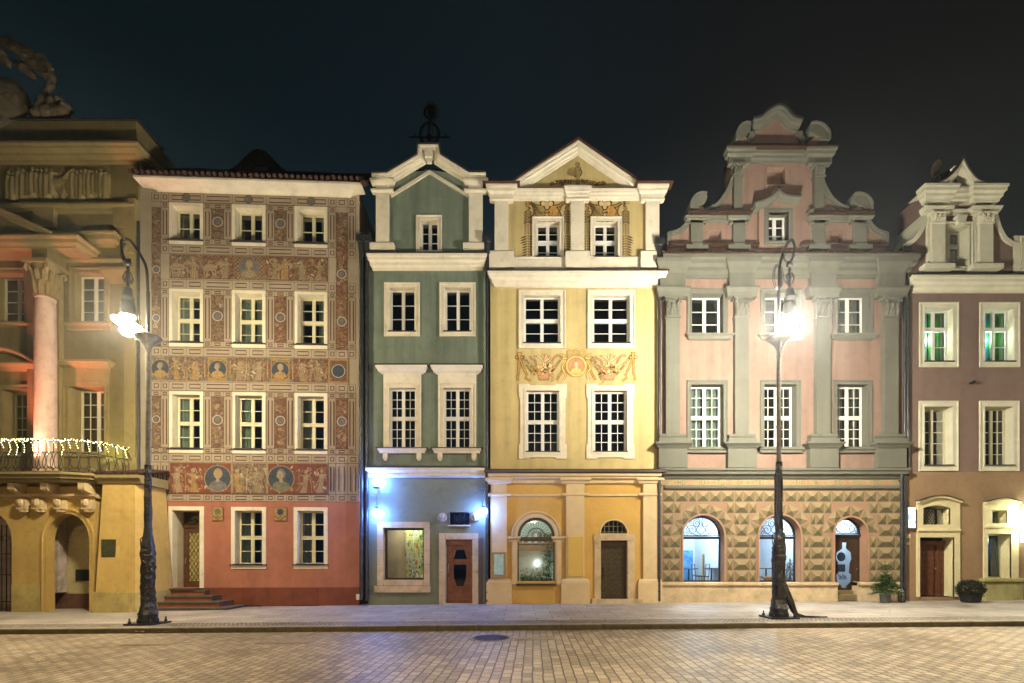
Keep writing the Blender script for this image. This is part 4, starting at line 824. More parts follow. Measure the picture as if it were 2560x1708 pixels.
g0, g1 = U(346), U(897)
F.holes = []; cols3 = ((431, 500), (588, 656), (744, 810))
for (y0, y1, sec) in ((520, 605, (2,)), (734, 859, (2, 2)), (989, 1123, (2, 2))):
    for ci, (a, b) in enumerate(cols3): window(F, HR, a, 0, b, 0, d=.36, sections=sec, sm=CREAMW, wm=CREAM, curt=rnd.choice((0, 1, 2, 3)), z01=(Z(y0), Z(y1)), sur=None)
for (a, b) in cols3[1:]: window(F, HR, a, 0, b, 0, d=.34, sections=(2, 2), sm=CREAMW, wm=CREAM, curt=3 if a < 600 else 1, z01=(Z(1277), Z(1411)), sur=.0)
# doorway
u0, u1, z1, z0 = U(432.5), U(500), Z(1277), Z(1470); F.holes.append(rpts(u0, z0, u1, z1)); D_ = -.62
m = MB(); m.sweep([(u0, z0), (u0, z1), (u1, z1), (u1, z0)], [(0, .03), (0, D_)], cap=False); m.build('door_reveal', CREAM, HR)
m = MB(); tz = z1-.57
DL = [(u0+.2, z0+.22), (u1-.03, z0+.22), (u1-.03, tz-.18), (u0+.2, tz-.18)]
m.plate(rpts(u0+.02, z0, u1, tz), [DL], D_+.06, D_); m.box(u0+.0, u1, D_, D_+.1, tz, tz+.1); m.sweep(rpts(u0+.02, tz+.1, u1, z1)[::-1], [(0, D_), (0, D_+.06), (-.05, D_+.06), (-.05, D_)], True)
m.box(u0, u1, D_, .33, z0-.06, z0-.0)
dr = m.build('door', mat('door_brown', (.09, .04, .02), .45, .25, 6, .15, 30), HR)
def lattice(m, u0, z0, u1, z1, v, st, slope, r=.009):
    H = z1-z0; k = -H/slope
    while k < (u1-u0)+H/slope:
        for s_ in (1, -1):
            a = k if s_ > 0 else k; pts = []
            for z in (0, H):
                u = (a+z/slope) if s_ > 0 else (a-z/slope+H/slope)
                pts.append((u, z))
            (ua, za), (ub, zb) = pts
            def cl(ua, za, ub, zb):
                lo, hi = 0.0, 1.0
                for bnd, sg in ((0, 1), (u1-u0, -1)):
                    fa, fb = sg*(ua-bnd), sg*(ub-bnd)
                    if fa < 0 and fb < 0: return None
                    if fa < 0: lo = max(lo, fa/(fa-fb))
                    if fb < 0: hi = min(hi, fa/(fa-fb))
                return None if hi-lo < .02 else ((ua+(ub-ua)*lo, za+(zb-za)*lo), (ua+(ub-ua)*hi, za+(zb-za)*hi))
            q = cl(ua, za, ub, zb)
            if q: m.tube([(u0+q[0][0], v, z0+q[0][1]), (u0+q[1][0], v, z0+q[1][1])], r, 4)
        k += st
m = MB(); lattice(m, u0+.2, z0+.22, u1-.03, tz-.18, D_+.05, .14, 1.7); lattice(m, u0+.06, tz+.12, u1-.03, z1-.05, D_+.05, .16, 1.2)
m.build('lattice', mat('lattice_iron', (.10, .07, .03), .5, .3, 8, 0, metal=.4), dr)
m = MB(); m.add([(u0+.2, D_+.02, z0+.2), (u1-.03, D_+.02, z0+.2), (u1-.03, D_+.02, tz-.15), (u0+.2, D_+.02, tz-.15)], [(0, 1, 2, 3)]); m.cur = 1; m.add([(u0, D_+.02, tz), (u1, D_+.02, tz), (u1, D_+.02, z1), (u0, D_+.02, z1)], [(0, 1, 2, 3)]); m.build('pane', [mat('ribbed_door_glass', (.36, .31, .12), .25, .3, 5, .3, 12, spec=.5), GLASS], dr)
m = MB(); m.tube([(u0+.12, D_+.06, z0+1.05), (u0+.12, D_+.12, z0+1.0), (u0+.12, D_+.12, z0+.85)], .014); m.build('handle', BRASS, dr)
# walls
zm, zp = Z(1254), Z(1469)
up = [h for h in F.holes if min(p[1] for p in h) > zm]; lw = [h for h in F.holes if min(p[1] for p in h) < zm]
m = MB(); m.plate(rpts(g0, zm, g1, Z(440)), up, 0, -.3, hs=False); m.build('upper_wall', SGR, HR)
m = MB(); m.plate(rpts(g0, zp, g1+.02, zm), lw, 0.0, -.3, hs=False); m.build('ground_floor_wall', REDW, HR)
m = MB(); m.box(U(510), g1+.03, -.3, .035, -.3, zp-.003); m.box(g0, U(421), -.3, .035, -.3, zp-.003); m.box(U(421), U(510), -.3, .0, -.3, zp-.07)
m.cur = 1; x = U(510)+.5
while x < g1: m.box(x, x+.012, .035, .037, -.1, zp-.01); x += .86
m.cur = 1
for a, b in ((590, 656), (735, 800)): m.box(U(a), U(b), .035, .06, -.06, .05)
m.build('plinth', [PLI, mat('plinth_joint', (.04, .015, .01), .8)], HR)
F.holes = []
def flatframe(name, u0, z0, u1, z1, w, mt, extra=0, v=.03):
    m = MB(); m.plate(rpts(u0-w, z0-extra, u1+w, z1+w), [rpts(u0, z0, u1, z1)], v, -.0); return m.build(name, mt, HR)
for (a, b) in cols3[1:]:
    flatframe('window_surround', U(a), Z(1411), U(b), Z(1277), .13, CREAM, .16); m = MB(); m.box(U(a)-.16, U(b)+.16, -.3, .1, Z(1411)-.035, Z(1411)+.0); m.build('sill', SLATE, HR)
m = MB(); u0, u1 = U(432.5), U(500); m.plate([(u0-.14, z0), (u0, z0), (u0, z1), (u1, z1), (u1, z0), (u1+.14, z0), (u1+.14, z1+.14), (u0-.14, z1+.14)], [], .03, 0); m.build('door_surround', CREAM, HR)
for (y0, y1) in ((520, 605), (734, 859), (989, 1123)):
    for (a, b) in cols3:
        flatframe('window_surround', U(a), Z(y1), U(b), Z(y0), .11, CREAM, .15, .012); m = MB(); m.box(U(a)-.15, U(b)+.13, -.3, .07, Z(y1)-.03, Z(y1)-.0); m.build('sill', SLATE, HR)
# painted sgraffito
k_ = Ink(.004)
def blk(xa, ya, xb, yb, ins=.28):
    a, b, c, d = U(xa), Z(yb), U(xb), Z(ya); k_.frame(a, b, c, d, .012, LN)
    ix = min(.11, (c-a)*ins); iz = min(.11, (d-b)*ins); k_.frame(a+ix, b+iz, c-ix, d-iz, .026, LN)
XB = [(379, 403), (403, 422.5), (422.5, 466), (466, 509), (509, 581), (581, 624), (624, 666), (666, 736), (736, 779), (779, 822), (822, 840), (840, 869.5), (869.5, 889)]
XC = [(379, 403), (403, 422.5), (422.5, 466), (466, 509), (509, 529), (529, 560), (560, 581), (581, 624), (624, 666), (666, 686.5), (686.5, 716.5), (716.5, 736), (736, 779), (779, 822), (822, 840), (840, 869.5), (869.5, 897)]
for (ya, yb, X_) in ((488, 511, XB), (616, 639, XB), (703, 726, XB), (871, 893, XB), (957, 979, XB), (1136, 1157, XC), (1236, 1254, XC)):
    for a, b in X_: blk(a, ya, b, yb)
NAR = [(403, 422.5), (509, 529), (560, 581), (666, 686.5), (716.5, 736), (822, 840)]
STR = [(379, 403), (529, 560), (686.5, 716.5), (840, 869.5)]
for (ya, yb) in ((511, 616), (726, 871), (979, 1136)):
    for a, b in NAR+[(869.5, 889)]: blk(a, ya+2, b, ya+14); blk(a, ya+14, b, yb-15); blk(a, yb-15, b, yb-2)
    for a, b in STR[1:3]: blk(a, ya+2, b, ya+14); blk(a, yb-15, b, yb-2)
    if ya > 720:
        for a, b in STR[3:]+STR[:1]: blk(a, ya+2, b, ya+14); blk(a, yb-15, b, yb-2)
    for i, (a, b) in enumerate(STR):
        y0, y1 = (ya+14, yb-15)
        if ya < 720 and i in (0, 3): y1 = 871 if i in (0, 3) else y1
        if ya == 726 and i in (0, 3): y0 = 600
        if ya < 720 and i in (0, 3): pass
        ua, ub, za, zb = U(a)+.01, U(b)-.01, Z(y1), Z(y0); k_.rect(ua, za, ub, zb, M2 if i in (0, 1) or ya < 720 else M1)
        c = ((ua+ub)/2, (za+zb)/2+.08); rr_ = (ub-ua)*.40
        for _ in range(int((zb-za)/.085)):
            x, y = rnd.uniform(ua+.07, ub-.07), rnd.uniform(za+.08, zb-.08)
            if abs(y-c[1]) < rr_+.06: continue
            q = rnd.random()
            if q < .5: k_.curl((x, y), rnd.uniform(.04, .08), rnd.uniform(0, 6), .016, rnd.choice((TN, OC, PL)), 1.1, rnd.choice((-1, 1)))
            else: k_.leaf((x, y), rnd.uniform(.1, .18), .05, rnd.uniform(0, 6), rnd.choice((TN, OC, TN, GN)))
        cs = [c] if not (ya == 726 and i in (0, 3)) else [(c[0], Z(680)), (c[0], Z(800))]
        for c in cs: k_.disc(c, rr_, GY); k_.ring(c, rr_, .035, PL); k_.ring(c, rr_*.66, .012, LN)
for a in (466, 622, 778): k_.disc((U(a), Z(499.5)), .15, GY); k_.ring((U(a), Z(499.5)), .14, .02, LN)
def mural(xa, xb, ya, yb, base, kind):
    ua, ub, za, zb = U(xa), U(xb), Z(yb), Z(ya); w, h = ub-ua, zb-za; k_.rect(ua, za, ub, zb, base); cx, cz = (ua+ub)/2, (za+zb)/2
    rc = lambda: rnd.choice((TN, OC, TN, GN, FL_, PL))
    if kind == 'net':
        st = .14; k = -h
        while k < w:
            for s_ in (1, -1):
                a0, a1 = (k, k+h) if s_ > 0 else (k+h, k)
                t0, t1 = 0, 1
                pa, pb = (a0, 0), (a1, h)
                def at(t): return (ua+pa[0]+(pb[0]-pa[0])*t, za+pa[1]+(pb[1]-pa[1])*t)
                ts = [t/12 for t in range(13) if 0 <= pa[0]+(pb[0]-pa[0])*t/12 <= w]
                if len(ts) > 1: k_.stroke([at(ts[0]), at(ts[-1])], .018, TN)
            k += st
        k_.disc((cx, cz), h*.43, GY, h*.46); k_.bust((cx, cz), h*.43, FL_, OC, TN)
    elif kind == 'medal':
        for _ in range(int(w*26)): k_.leaf((rnd.uniform(ua+.05, ub-.05), rnd.uniform(za+.05, zb-.05)), rnd.uniform(.1, .2), .07, rnd.uniform(0, 6), rc())
        k_.disc((cx, cz), h*.44, TN); k_.disc((cx, cz), h*.41, BL, n=26); k_.bust((cx, cz+.01), h*.42, FL_, rnd.choice((GY, GY, OC)), rnd.choice((OC, GY, GN)), rnd.choice((-1, 0, 1)))
    elif kind == 'framed':
        k_.frame(ua+.05, za+.04, ub-.05, zb-.04, .045, OC); k_.frame(ua+.18, za+.1, ub-.18, zb-.1, .03, OC)
        for s_ in (0, 1):
            for t in (0, 1): x = ua+.02 if s_ == 0 else ub-.16; z = za+.0 if t == 0 else zb-.12; k_.rect(x, z, x+.14, z+.12, GY)
        k_.disc((cx, cz), h*.38, TN, n=26); k_.disc((cx, cz), h*.35, BL, n=26); k_.bust((cx, cz), h*.37, FL_, rnd.choice((GY, TN)), rnd.choice((GY, OC)), rnd.choice((-1, 1)))
    elif kind == 'ringbox':
        k_.frame(ua+.03, za+.03, ub-.03, zb-.03, .04, OC); k_.rect(ua+.13, za+.08, ub-.09, zb-.08, RD); k_.disc((cx, cz), h*.36, GN); k_.disc((cx, cz), h*.33, BL); k_.ring((cx, cz), h*.27, .03, PL)
        for t in range(6): k_.rect(ua+.15+rnd.random()*w*.6, rnd.choice((za+.1, zb-.18)), ua+.21+rnd.random()*w*.6, rnd.choice((za+.16, zb-.1)), LN) if 0 else None
    else:
        for _ in range(int(w*h*rnd.uniform(46, 54))):
            x, y = rnd.uniform(ua+.08, ub-.08), rnd.uniform(za+.07, zb-.07); q = rnd.random(); s_ = rnd.uniform(.05, .12)
            if q < .3: k_.leaf((x, y), s_*1.7, s_*.7, rnd.uniform(0, 6.3), rc())
            elif q < .5: k_.curl((x, y), s_*.8, rnd.uniform(0, 6), .016, rc(), 1.2, rnd.choice((-1, 1)))
            elif q < .7: k_.stroke(bez([(x, y), (min(ub-.05, x+s_*1.4), min(zb-.04, y+s_*.6)), (min(ub-.05, x+s_*2), max(za+.04, y-s_))], 4), .02, rc())
            elif q < .85: k_.disc((x, y), s_*.5, rc(), n=8)
            else: k_.stroke([(x, za+.04), (x+rnd.uniform(-.1, .1), min(zb-.03, za+h*rnd.uniform(.5, .9)))], .02, rc())
        n = max(1, int(w/.45))
        for i in range(n):     # standing draped figures, heads, arms, legs
            x = ua+w*(i+.5)/n+rnd.uniform(-.06, .06); b = za+.05; H = h*rnd.uniform(.72, .88); t = rnd.uniform(-.1, .1); c1 = rnd.choice((TN, OC, TN, FL_)); 
            if kind == 'beasts' and i % 2 == 0:
                yb_ = za+h*.45; k_.poly(bez([(x-.28, yb_), (x-.1, yb_+.14), (x+.15, yb_+.12), (x+.24, yb_+.02), (x+.1, yb_-.08), (x-.2, yb_-.08)], 4), c1)
                for q in (-.22, -.12, .08, .18): k_.stroke([(x+q, yb_-.05), (x+q+rnd.uniform(-.06, .06), b)], .035, c1)
                k_.stroke([(x+.18, yb_+.05), (x+.3, yb_+.2), (x+.4, yb_+.16)], .06, c1); k_.stroke([(x-.26, yb_+.02), (x-.36, yb_+.18)], .025, c1); k_.stroke([(x-.2, yb_), (x+.2, yb_)], .012, LN); continue
            k_.poly([(x-.11, b), (x+.12, b), (x+.07+t, b+H*.5), (x+.1+t, b+H*.8), (x-.08+t, b+H*.8), (x-.06+t, b+H*.5)], c1)
            k_.disc((x+t, b+H*.92), .055, FL_, .065, 9); k_.stroke([(x+t-.07, b+H*.72), (x+t-.2, b+H*rnd.uniform(.45, .9))], .03, FL_); k_.stroke([(x+t+.08, b+H*.72), (x+t+.2, b+H*rnd.uniform(.4, .95))], .03, FL_)
            for q in (-.05, 0, .05): k_.stroke([(x+q*1.4, b+.02), (x+q+t, b+H*.6)], .009, LN)
for a, b, kd in ((424, 509, 'beasts'), (509, 580, 'beasts'), (580, 666, 'net'), (666, 735, 'scene'), (735, 821, 'scene')): mural(a, b, 641, 701, M1 if a > 500 else M2, kd)
for a, b, kd in ((379, 424, 'framed'), (424, 509, 'scene'), (509, 580, 'framed'), (580, 666, 'scene'), (666, 736, 'framed'), (736, 821, 'scene'), (821, 872, 'ringbox')): mural(a, b, 895, 955, M2 if a < 600 else M1, kd)
for a, b, kd in ((426, 510, 'scene'), (510, 581, 'medal'), (581, 669, 'scene'), (669, 738, 'medal'), (738, 820, 'scene')): mural(a, b, 1159, 1235, RD if a != 581 else M2, kd)
for a, b in ((377, 403), (403, 424), (822, 840), (840, 869), (869, 897)): blk(a, 1158, b, 1235)
for a in (581, 669): k_.stroke([(U(a), Z(1235)), (U(a), Z(1159))], .07, TN)
for xa, xb in ((532, 559), (686, 718)):
    a, b, zt, zb = U(xa), U(xb), Z(1268), Z(1302); k_.rect(a, zb, b, zt, OC); k_.frame(a, zb, b, zt, .012, LN); c = ((a+b)/2, zt-.17); k_.disc(c, .13, GY); k_.disc(c, .11, BL if xa > 600 else GN); k_.ring(c, .12, .02, TN)
    for i in range(5):
        for j in range(3):
            if (i+j) % 2 == 0 and abs(i-2)+j < 4: k_.rect(a+.03+i*(b-a-.06)/5, zb+.12-j*.045, a+.03+(i+1)*(b-a-.06)/5, zb+.16-j*.045, RD)
k_.build('painted_frieze', mt2, HR)
# coved eaves and roof
m = MB(); v = .5; t = Z(447, v); tb = Z(487)
pf = [(0, t+.02), (v, t), (v, t-.07)]+[(v*(1-sin(R(a)))*.96+.0, t-.07-(t-.07-tb)*(1-cos(R(a)))) for a in range(8, 90, 9)]+[(0.02, tb), (0, tb-.01)]
m.hcor(U(332, v)+v, U(877), pf, 0); m.build('eaves_cove', CREAM, HR)
m = MB(); ue0, ue1 = U(330, v), U(877)+v+.08; L_ = 5.0; sl = R(38)
m.add([(ue0, v+.06, t+.02), (ue1, v+.06, t+.02), (ue1-.4, v+.06-L_*cos(sl), t+.02+L_*sin(sl)), (ue0, v+.06-L_*cos(sl), t+.02+L_*sin(sl))], [(0, 1, 2, 3)])
x = ue0
while x < ue1:
    r_ = .07; q = rnd.uniform(-.015, .015); m.tube([(x, v+.1, t+.05+q), (x, v+.1-L_*cos(sl), t+.05+q+L_*sin(sl))], [r_, r_], 7); x += .2
for i in range(9):
    z = i*.34; m.tube([(ue1, v+.1-z*cos(sl), t+.02+z*sin(sl)-.1), (ue1-.0, v-.22-z*cos(sl), t+.1+z*sin(sl))], .085, 7)
m.build('roof', TILE, HR)
m = MB(); vb = -.9; c = U(650, vb); zb = Z(418, vb); w = (U(715, vb)-U(590, vb))/2; h = Z(398, vb)-zb+.35
pr_ = [(c-w*1.25+2.5*w*i/40, zb-.4+(h+.25)*math.exp(-((i-20)/20*1.25)**2*1.6)) for i in range(41)]
m.plate(pr_+[(c+w*1.25, zb-.8), (c-w*1.25, zb-.8)], [rpts(c-.26, zb-.12, c+.28, zb+.08)], vb, vb-1.6)
for i in range(2, 39): m.tube([(pr_[i][0], vb+.12, pr_[i][1]+.03), (pr_[i][0], vb-1.6, pr_[i][1]+.03)], .075, 6)
m.cur = 1; m.box(c-.28, c+.3, vb-.1, vb-.05, zb-.14, zb+.1); m.build('eyebrow_dormer', [TILE, mat('dormer_board', (.16, .11, .07), .8)], HR)
m = MB(); m.box(g0+.1, g0+.7, -.6, -.1, Z(430), Z(418)); m.build('roof_hatch', TILE, HR)
shell(F, HR, g0, g1, Z(470), SGR, 6); back(F, HR, g0+.01, g1-.01, 0, Z(480), -1.5)
for y in (1262, 970, 710):
    m = MB(); m.add([(g0+.01, -1.49, Z(y)), (g1-.01, -1.49, Z(y)), (g1-.01, -.31, Z(y)), (g0+.01, -.31, Z(y))], [(0, 1, 2, 3)]); m.build('floor_slab', DARK, HR)
pipe(F, HR, 904, 622, 1500, .17, .06)
# flared right corner (cable box and white meter box beside it)
m = MB(); m.box(U(894), U(903), .1, .2, Z(1500), Z(1486)+.0); m.build('junction_box', mat('box_plastic', (.55, .52, .48), .5, .05, 3, 0), HR, bevel=.01)
# steps
m = MB(); m.cur = 0
base = -F.O.z+gz(F.O.x+U(460)*1)-.02
hs_ = (z0-.0-base)/4; lim = ((421, 512, .30), (393, 531, .62), (386, 549, .95), (350, 568, 1.25))
for i, (a, b, dv) in enumerate(lim):
    zt = z0-.06-i*hs_; a_, b_ = U(a, dv), U(b, dv); m.cur = 0; m.box(a_+.03, b_-.03, -.0 if i == 0 else .0, dv-.03, base-.1, zt-.05); m.cur = 1; m.box(a_, b_, 0.001 if i else -.3, dv, zt-.05, zt)
m.build('entrance_steps', [mat('step_riser_red', (.22, .075, .04), .7, .2, 3, .2, 40), mat('step_slate', (.09, .09, .075), .5, .25, 6, .2, 40)], HR)
# ================================================================== PINK HOUSE
PINK = mat('pink_stucco', (.27, .178, .138), .85, .1, .6, .12, 80, streak=.22, dirt=.2)
MINT = mat('mint_stucco', (.138, .138, .110), .85, .09, .9, .1, 80, streak=.1, dirt=.12)
F = Fac(1950, 0, 0, gz((1950-VX)/70)); HP = empty('pink_house', F.O, 0, 'broad pink house with mint pilasters, tall curved gable and diamond-patterned ground floor', 'house')
U = F.u; Z = lambda py, v=0: F.z(py, 1950, v)
g0, g1 = U(1652), U(2259); F.holes = []
for i, (a, b) in enumerate(((1729, 1807), (1912, 1992), (2093.6, 2168.6))): window(F, HP, a, 735, b, 838, sur=.17, d=.34, sections=(3,), sm=WHITE, wm=MINT, sill=False, curt=(0, 0, 3)[i])
for i, (a, b) in enumerate(((1727.5, 1808), (1910, 1990), (2092, 2168))): window(F, HP, a, 962, b, 1119, sur=.15, d=.34, sections=(3, 3), sub=2, sm=WHITE, wm=MINT, sill=False, curt=(3, 0, 3)[i])
m = MB(); m.plate(rpts(g0, Z(1172), g1, Z(640)), F.holes, 0, -.3, hs=False); m.build('wall', PINK, HP); F.holes = []
for i, (a, b) in enumerate(((1716, 1829), (1896, 2005), (2077, 2187))):
    m = MB(); z = Z(838); m.hcor(U(a)+.15, U(b)-.15, [(0, z+.0), (.2, z-.0), (.2, z-.05), (.14, z-.09), (.1, z-.17), (0, z-.2)], 0); m.build('window_shelf', MINT, HP)
    m = MB(); z = Z(1119); m.hcor(U(a)+.12, U(b)-.12, [(0, z+.0), (.14, z-.0), (.14, z-.09), (.1, z-.12), (.1, z-.2), (0, z-.22)], 0); m.build('window_shelf', SLATE if 0 else MINT, HP)
PX = ((1661, 1695), (1832, 1866), (2028+6, 2068), (2202, 2236))
zc0, zc1 = Z(792, .2), Z(743, .2)
tt, h_, prc = cp(F, 634, 694, .36, .1); Zv = lambda y: Z(y, .24)
for a, b in PX:
    m = MB(); a_, b_ = U(a), U(b); m.box(a_, b_, 0, .2, Z(1092), zc0+.02)
    m.hcor(a_+.02, b_-.02, [(.2, Z(1088)), (.25, Z(1090)), (.25, Z(1095)), (.22, Z(1098)), (.28, Z(1102)), (.28, Z(1109)), (0, Z(1110))], 0)
    m.hcor(a_-.02, b_+.02, [(0, Z(1109)), (.4, Z(1110.5)), (.4, Z(1114)), (.32, Z(1119)), (.27, Z(1124)), (0, Z(1125))], 0)
    m.hcor(a_-.02, b_+.02, [(.24, Z(1124)), (.24, Z(1172))], 0)
    pl = m.build('pilaster', MINT, HP)
    m = MB(); capital(m, a_, b_, zc0, zc1, 0, .22); m.build('capital', MINT, pl, smooth=True)
    m = MB(); m.hcor(a_-.04, b_+.04, [(.24, Zv(716)), (.31, Zv(717)), (.31, Zv(722)), (.26, Zv(730)), (.24, Zv(738)), (.24, zc1)], 0); m.hcor(a_+.02, b_-.02, [(.4, tt-.22*h_), (.38, tt-.4*h_), (.3, tt-.6*h_), (.23, tt-.85*h_), (.22, Zv(717))], 0); m.build('impost', MINT, pl)
m = MB()
m.hcor(g0+.35, g1-.02, prc, 0); m.build('cornice', MINT, HP)
m = MB(); m.hcor(g0+.36, g1-.05, [(0, tt+.2), (.2, tt+.13), (.4, tt+.03), (.4, tt)], 0)
x = g0+.1
while x < g1+.3: m.tube([(x, .2, tt+.14), (x, .39, tt+.05)], .03, 5); x += .12
m.build('cornice_tiles', TILE, HP)
# ---- gable: storey 1
F.holes = []
n1 = rpts(U(1773), Z(613), U(1804), Z(576)); n2 = rpts(U(2074), Z(613), U(2107), Z(577)); F.holes += [n1, n2]
def xy(pts, v=0): return [F.p(a, b, v) for a, b in pts]
lft = xy(bez([(1669, 586), (1690, 580), (1706, 570), (1716, 556), (1722, 530)], 5))
rgt = xy(bez([(2165, 533), (2172, 556), (2182, 570), (2196, 580), (2216, 586)], 5))
sl = xy(bez([(1760, 529), (1786, 517), (1808, 492), (1822, 464), (1829, 440)], 6)); sr = xy(bez([(2050, 440), (2060, 470), (2076, 497), (2096, 515), (2118, 524)], 6))
hw = rpts(U(1916), Z(609), U(1966), Z(538)); F.holes.append(hw); nn = rpts(U(1918), Z(465), U(1963), Z(418)); F.holes.append(nn)
out = [F.p(1669, 640)]+lft+[F.p(1722, 529)]+sl+[F.p(1829, 395), F.p(2052, 395)]+sr+[F.p(2165, 529)]+rgt+[F.p(2216, 640)]
m = MB(); m.plate(out, F.holes, 0, -.7, hs=False, back=False); m.build('gable_wall', PINK, HP)
for q in (n1, n2, nn):
    m = MB(); m.sweep(q[::-1], [(0, 0), (0, -.28)], True)
    m.add([(q[0][0], -.28, q[0][1]), (q[1][0], -.28, q[0][1]), (q[1][0], -.28, q[2][1]), (q[0][0], -.28, q[2][1])], [(0, 1, 2, 3)])
    if q is nn: m.box(nn[0][0]-.03, nn[1][0]+.03, 0, .08, nn[0][1]-.05, nn[0][1])
    m.build('niche', PINK, HP)
def trim(name, pts, w, v, mt=MINT, th=-.7, flip=1, top=True):
    m = MB(); m.sweep(pts, [(-w*flip, 0), (-w*flip, v*.6), (-w*.55*flip, v*.6), (-w*.5*flip, v), (.03*flip, v), (.03*flip, th)]); return m.build(name, mt, HP)
trim('gable_edging', lft, .13, .1); trim('gable_edging', rgt, .13, .1); trim('gable_edging', sl, .14, .12); trim('gable_edging', sr, .14, .12)
m = MB(); a, b = F.p(1669, 586); m.box(a-.03, a+.1, 0, .1, Z(612), b); m.build('gable_edging', MINT, HP); m = MB(); a, b = F.p(2216, 586); m.box(a-.1, a+.03, 0, .1, Z(612), b); m.build('gable_edging', MINT, HP)
for a, b, ca, cb in ((1724, 1754, 1721, 1763), (1829, 1858.5, 1825, 1868), (2029, 2057, 2027, 2072), (2130, 2161, 2127, 2171)):
    m = MB(); m.box(U(a), U(b), 0, .14, Z(627), Z(555)); z, h_, pr = cp(F, 537, 557, .24, .14); m.hcor(U(a)+.02, U(b)-.02, [(max(q, .14) if q else 0, w) for q, w in pr], 0); m.hcor(U(a), U(b), [(.16, Z(613)), (.18, Z(615)), (.18, Z(629))], 0); m.build('gable_pilaster', MINT, HP)
m = MB(); z, h_, pr = cp(F, 538, 556, .13)
for a, b in ((1754, 1829), (2057, 2130)): m = MB(); m.hcor(U(a)+.05, U(b)-.05, pr, 0, False, False); m.build('gable_string', MINT, HP)
m = MB()
for a, b in ((1720, 1873), (2024, 2173)): m.box(U(a), U(b), 0, .3, z-.0, z+.06)
for a, b in ((1669, 1730), (1750, 1832), (1855, 1895), (1993, 2032), (2055, 2133), (2158, 2216)): m.box(U(a)+.03, U(b)-.03, 0, .2, Z(619), Z(615))
m.build('gable_tiles', TILE, HP)
# scrolls
def scroll(cx, cy, w, h, sg, v=.2):
    c = U(cx), Z(cy); P = []
    o = [(c[0]+sg*w*(-.5), c[1]), (c[0]+sg*w*(-.48), c[1]+h*.45), (c[0]+sg*w*(-.2), c[1]+h*.85), (c[0]+sg*w*.15, c[1]+h*1.0), (c[0]+sg*w*.45, c[1]+h*.98)]
    o = bez(o, 5); i = bez([(c[0]+sg*w*.48, c[1]+h*.75), (c[0]+sg*w*.42, c[1]+h*.5), (c[0]+sg*w*.22, c[1]+h*.34), (c[0]+sg*w*.0, c[1]+h*.2), (c[0]+sg*w*(-.02), c[1])], 4)
    m = MB(); m.plate(o+i, [], v, -.6, back=True); m.sweep(o, [(.0, v), (-.0, v+.06), (-.07*sg, v+.05), (-.07*sg, v)]); m.build('scroll', MINT, HP)
    m = MB(); m.plate([(c[0]+sg*w*(-.02), c[1])]+i[::-1][:8]+[(c[0]+sg*w*.5, c[1])], [], v-.08, -.6, back=True); m.build('scroll_cheek', PINK, HP)
scroll(1742, 533, .62, .6, 1); scroll(2148, 533, .68, .58, -1)
# upper stage
for a, b in ((1830, 1851), (2030, 2054)):
    m = MB(); m.box(U(a), U(b), 0, .18, Z(535), Z(439, .2)); m.hcor(U(a), U(b), [(.2, Z(531)), (.23, Z(533)), (.23, Z(537))], 0)
    capital(m, U(a), U(b), Z(439, .2), Z(410, .2), 0, .2); m.build('gable_pilaster', MINT, HP)
m = MB(); v = .33; t, h_, pc = cp(F, 366, 408, v, .2); pc = [(max(a, .2) if a else 0, b) for a, b in pc]
for a, b in ((1832, 1856), (2030, 2056)): m.hcor(U(a)-.02, U(b)+.02, pc, 0)
pm2 = cp(F, 367, 408, .2)[2]; m.hcor(U(1850), U(2036), pm2, 0, False, False); m.build('gable_cornice', MINT, HP)
m = MB(); m.hcor(U(1832), U(2056), [(0, t+.16), (.2, t+.12), (.36, t+.03), (.36, t)], 0); m.box(U(1829), U(2056), -.7, -.02, Z(396), t-.02); m.build('gable_tiles', TILE, HP)
# crown
zb = Z(354)
crown = xy([(1874, 356), (1884, 338), (1889, 324)], .05)+xy(bez([(1889, 322), (1908, 314), (1922, 298), (1938, 291), (1954, 300), (1970, 318), (1990, 328)], 5), .05)+xy([(1995, 338), (2003, 356)], .05)
m = MB(); m.plate(crown, [], .02, -.6, back=True); m.build('crown_wall', PINK, HP)
v = .26
ct = xy([(1884, 297)], v)+xy(bez([(1884, 297), (1906, 291), (1922, 276), (1946, 263), (1966, 270), (1984, 290), (2008, 298)], 6), v)[1:]
m = MB(); m.sweep(ct, [(0, -.6)]+rp(v, .29)[1:]); 
for s_, pts in ((1, ((1880, 330), (1879, 343), (1868, 356))), (-1, ((1998, 330), (2000, 343), (2009, 356)))):
    P = xy(pts, .1); m.sweep(P, [(-.1, 0), (-.1, .14), (.1, .14), (.1, -.5)])
m.build('crown_cornice', MINT, HP)
m = MB(); m.sweep(ct, [(0, -.65), (.0, v+.04), (.05, v+.04), (.05, -.65)]); m.build('crown_tiles', SLATE, HP)
scroll(1850, 366, .55, .62, 1, .28); scroll(2038, 366, .72, .62, -1, .28)
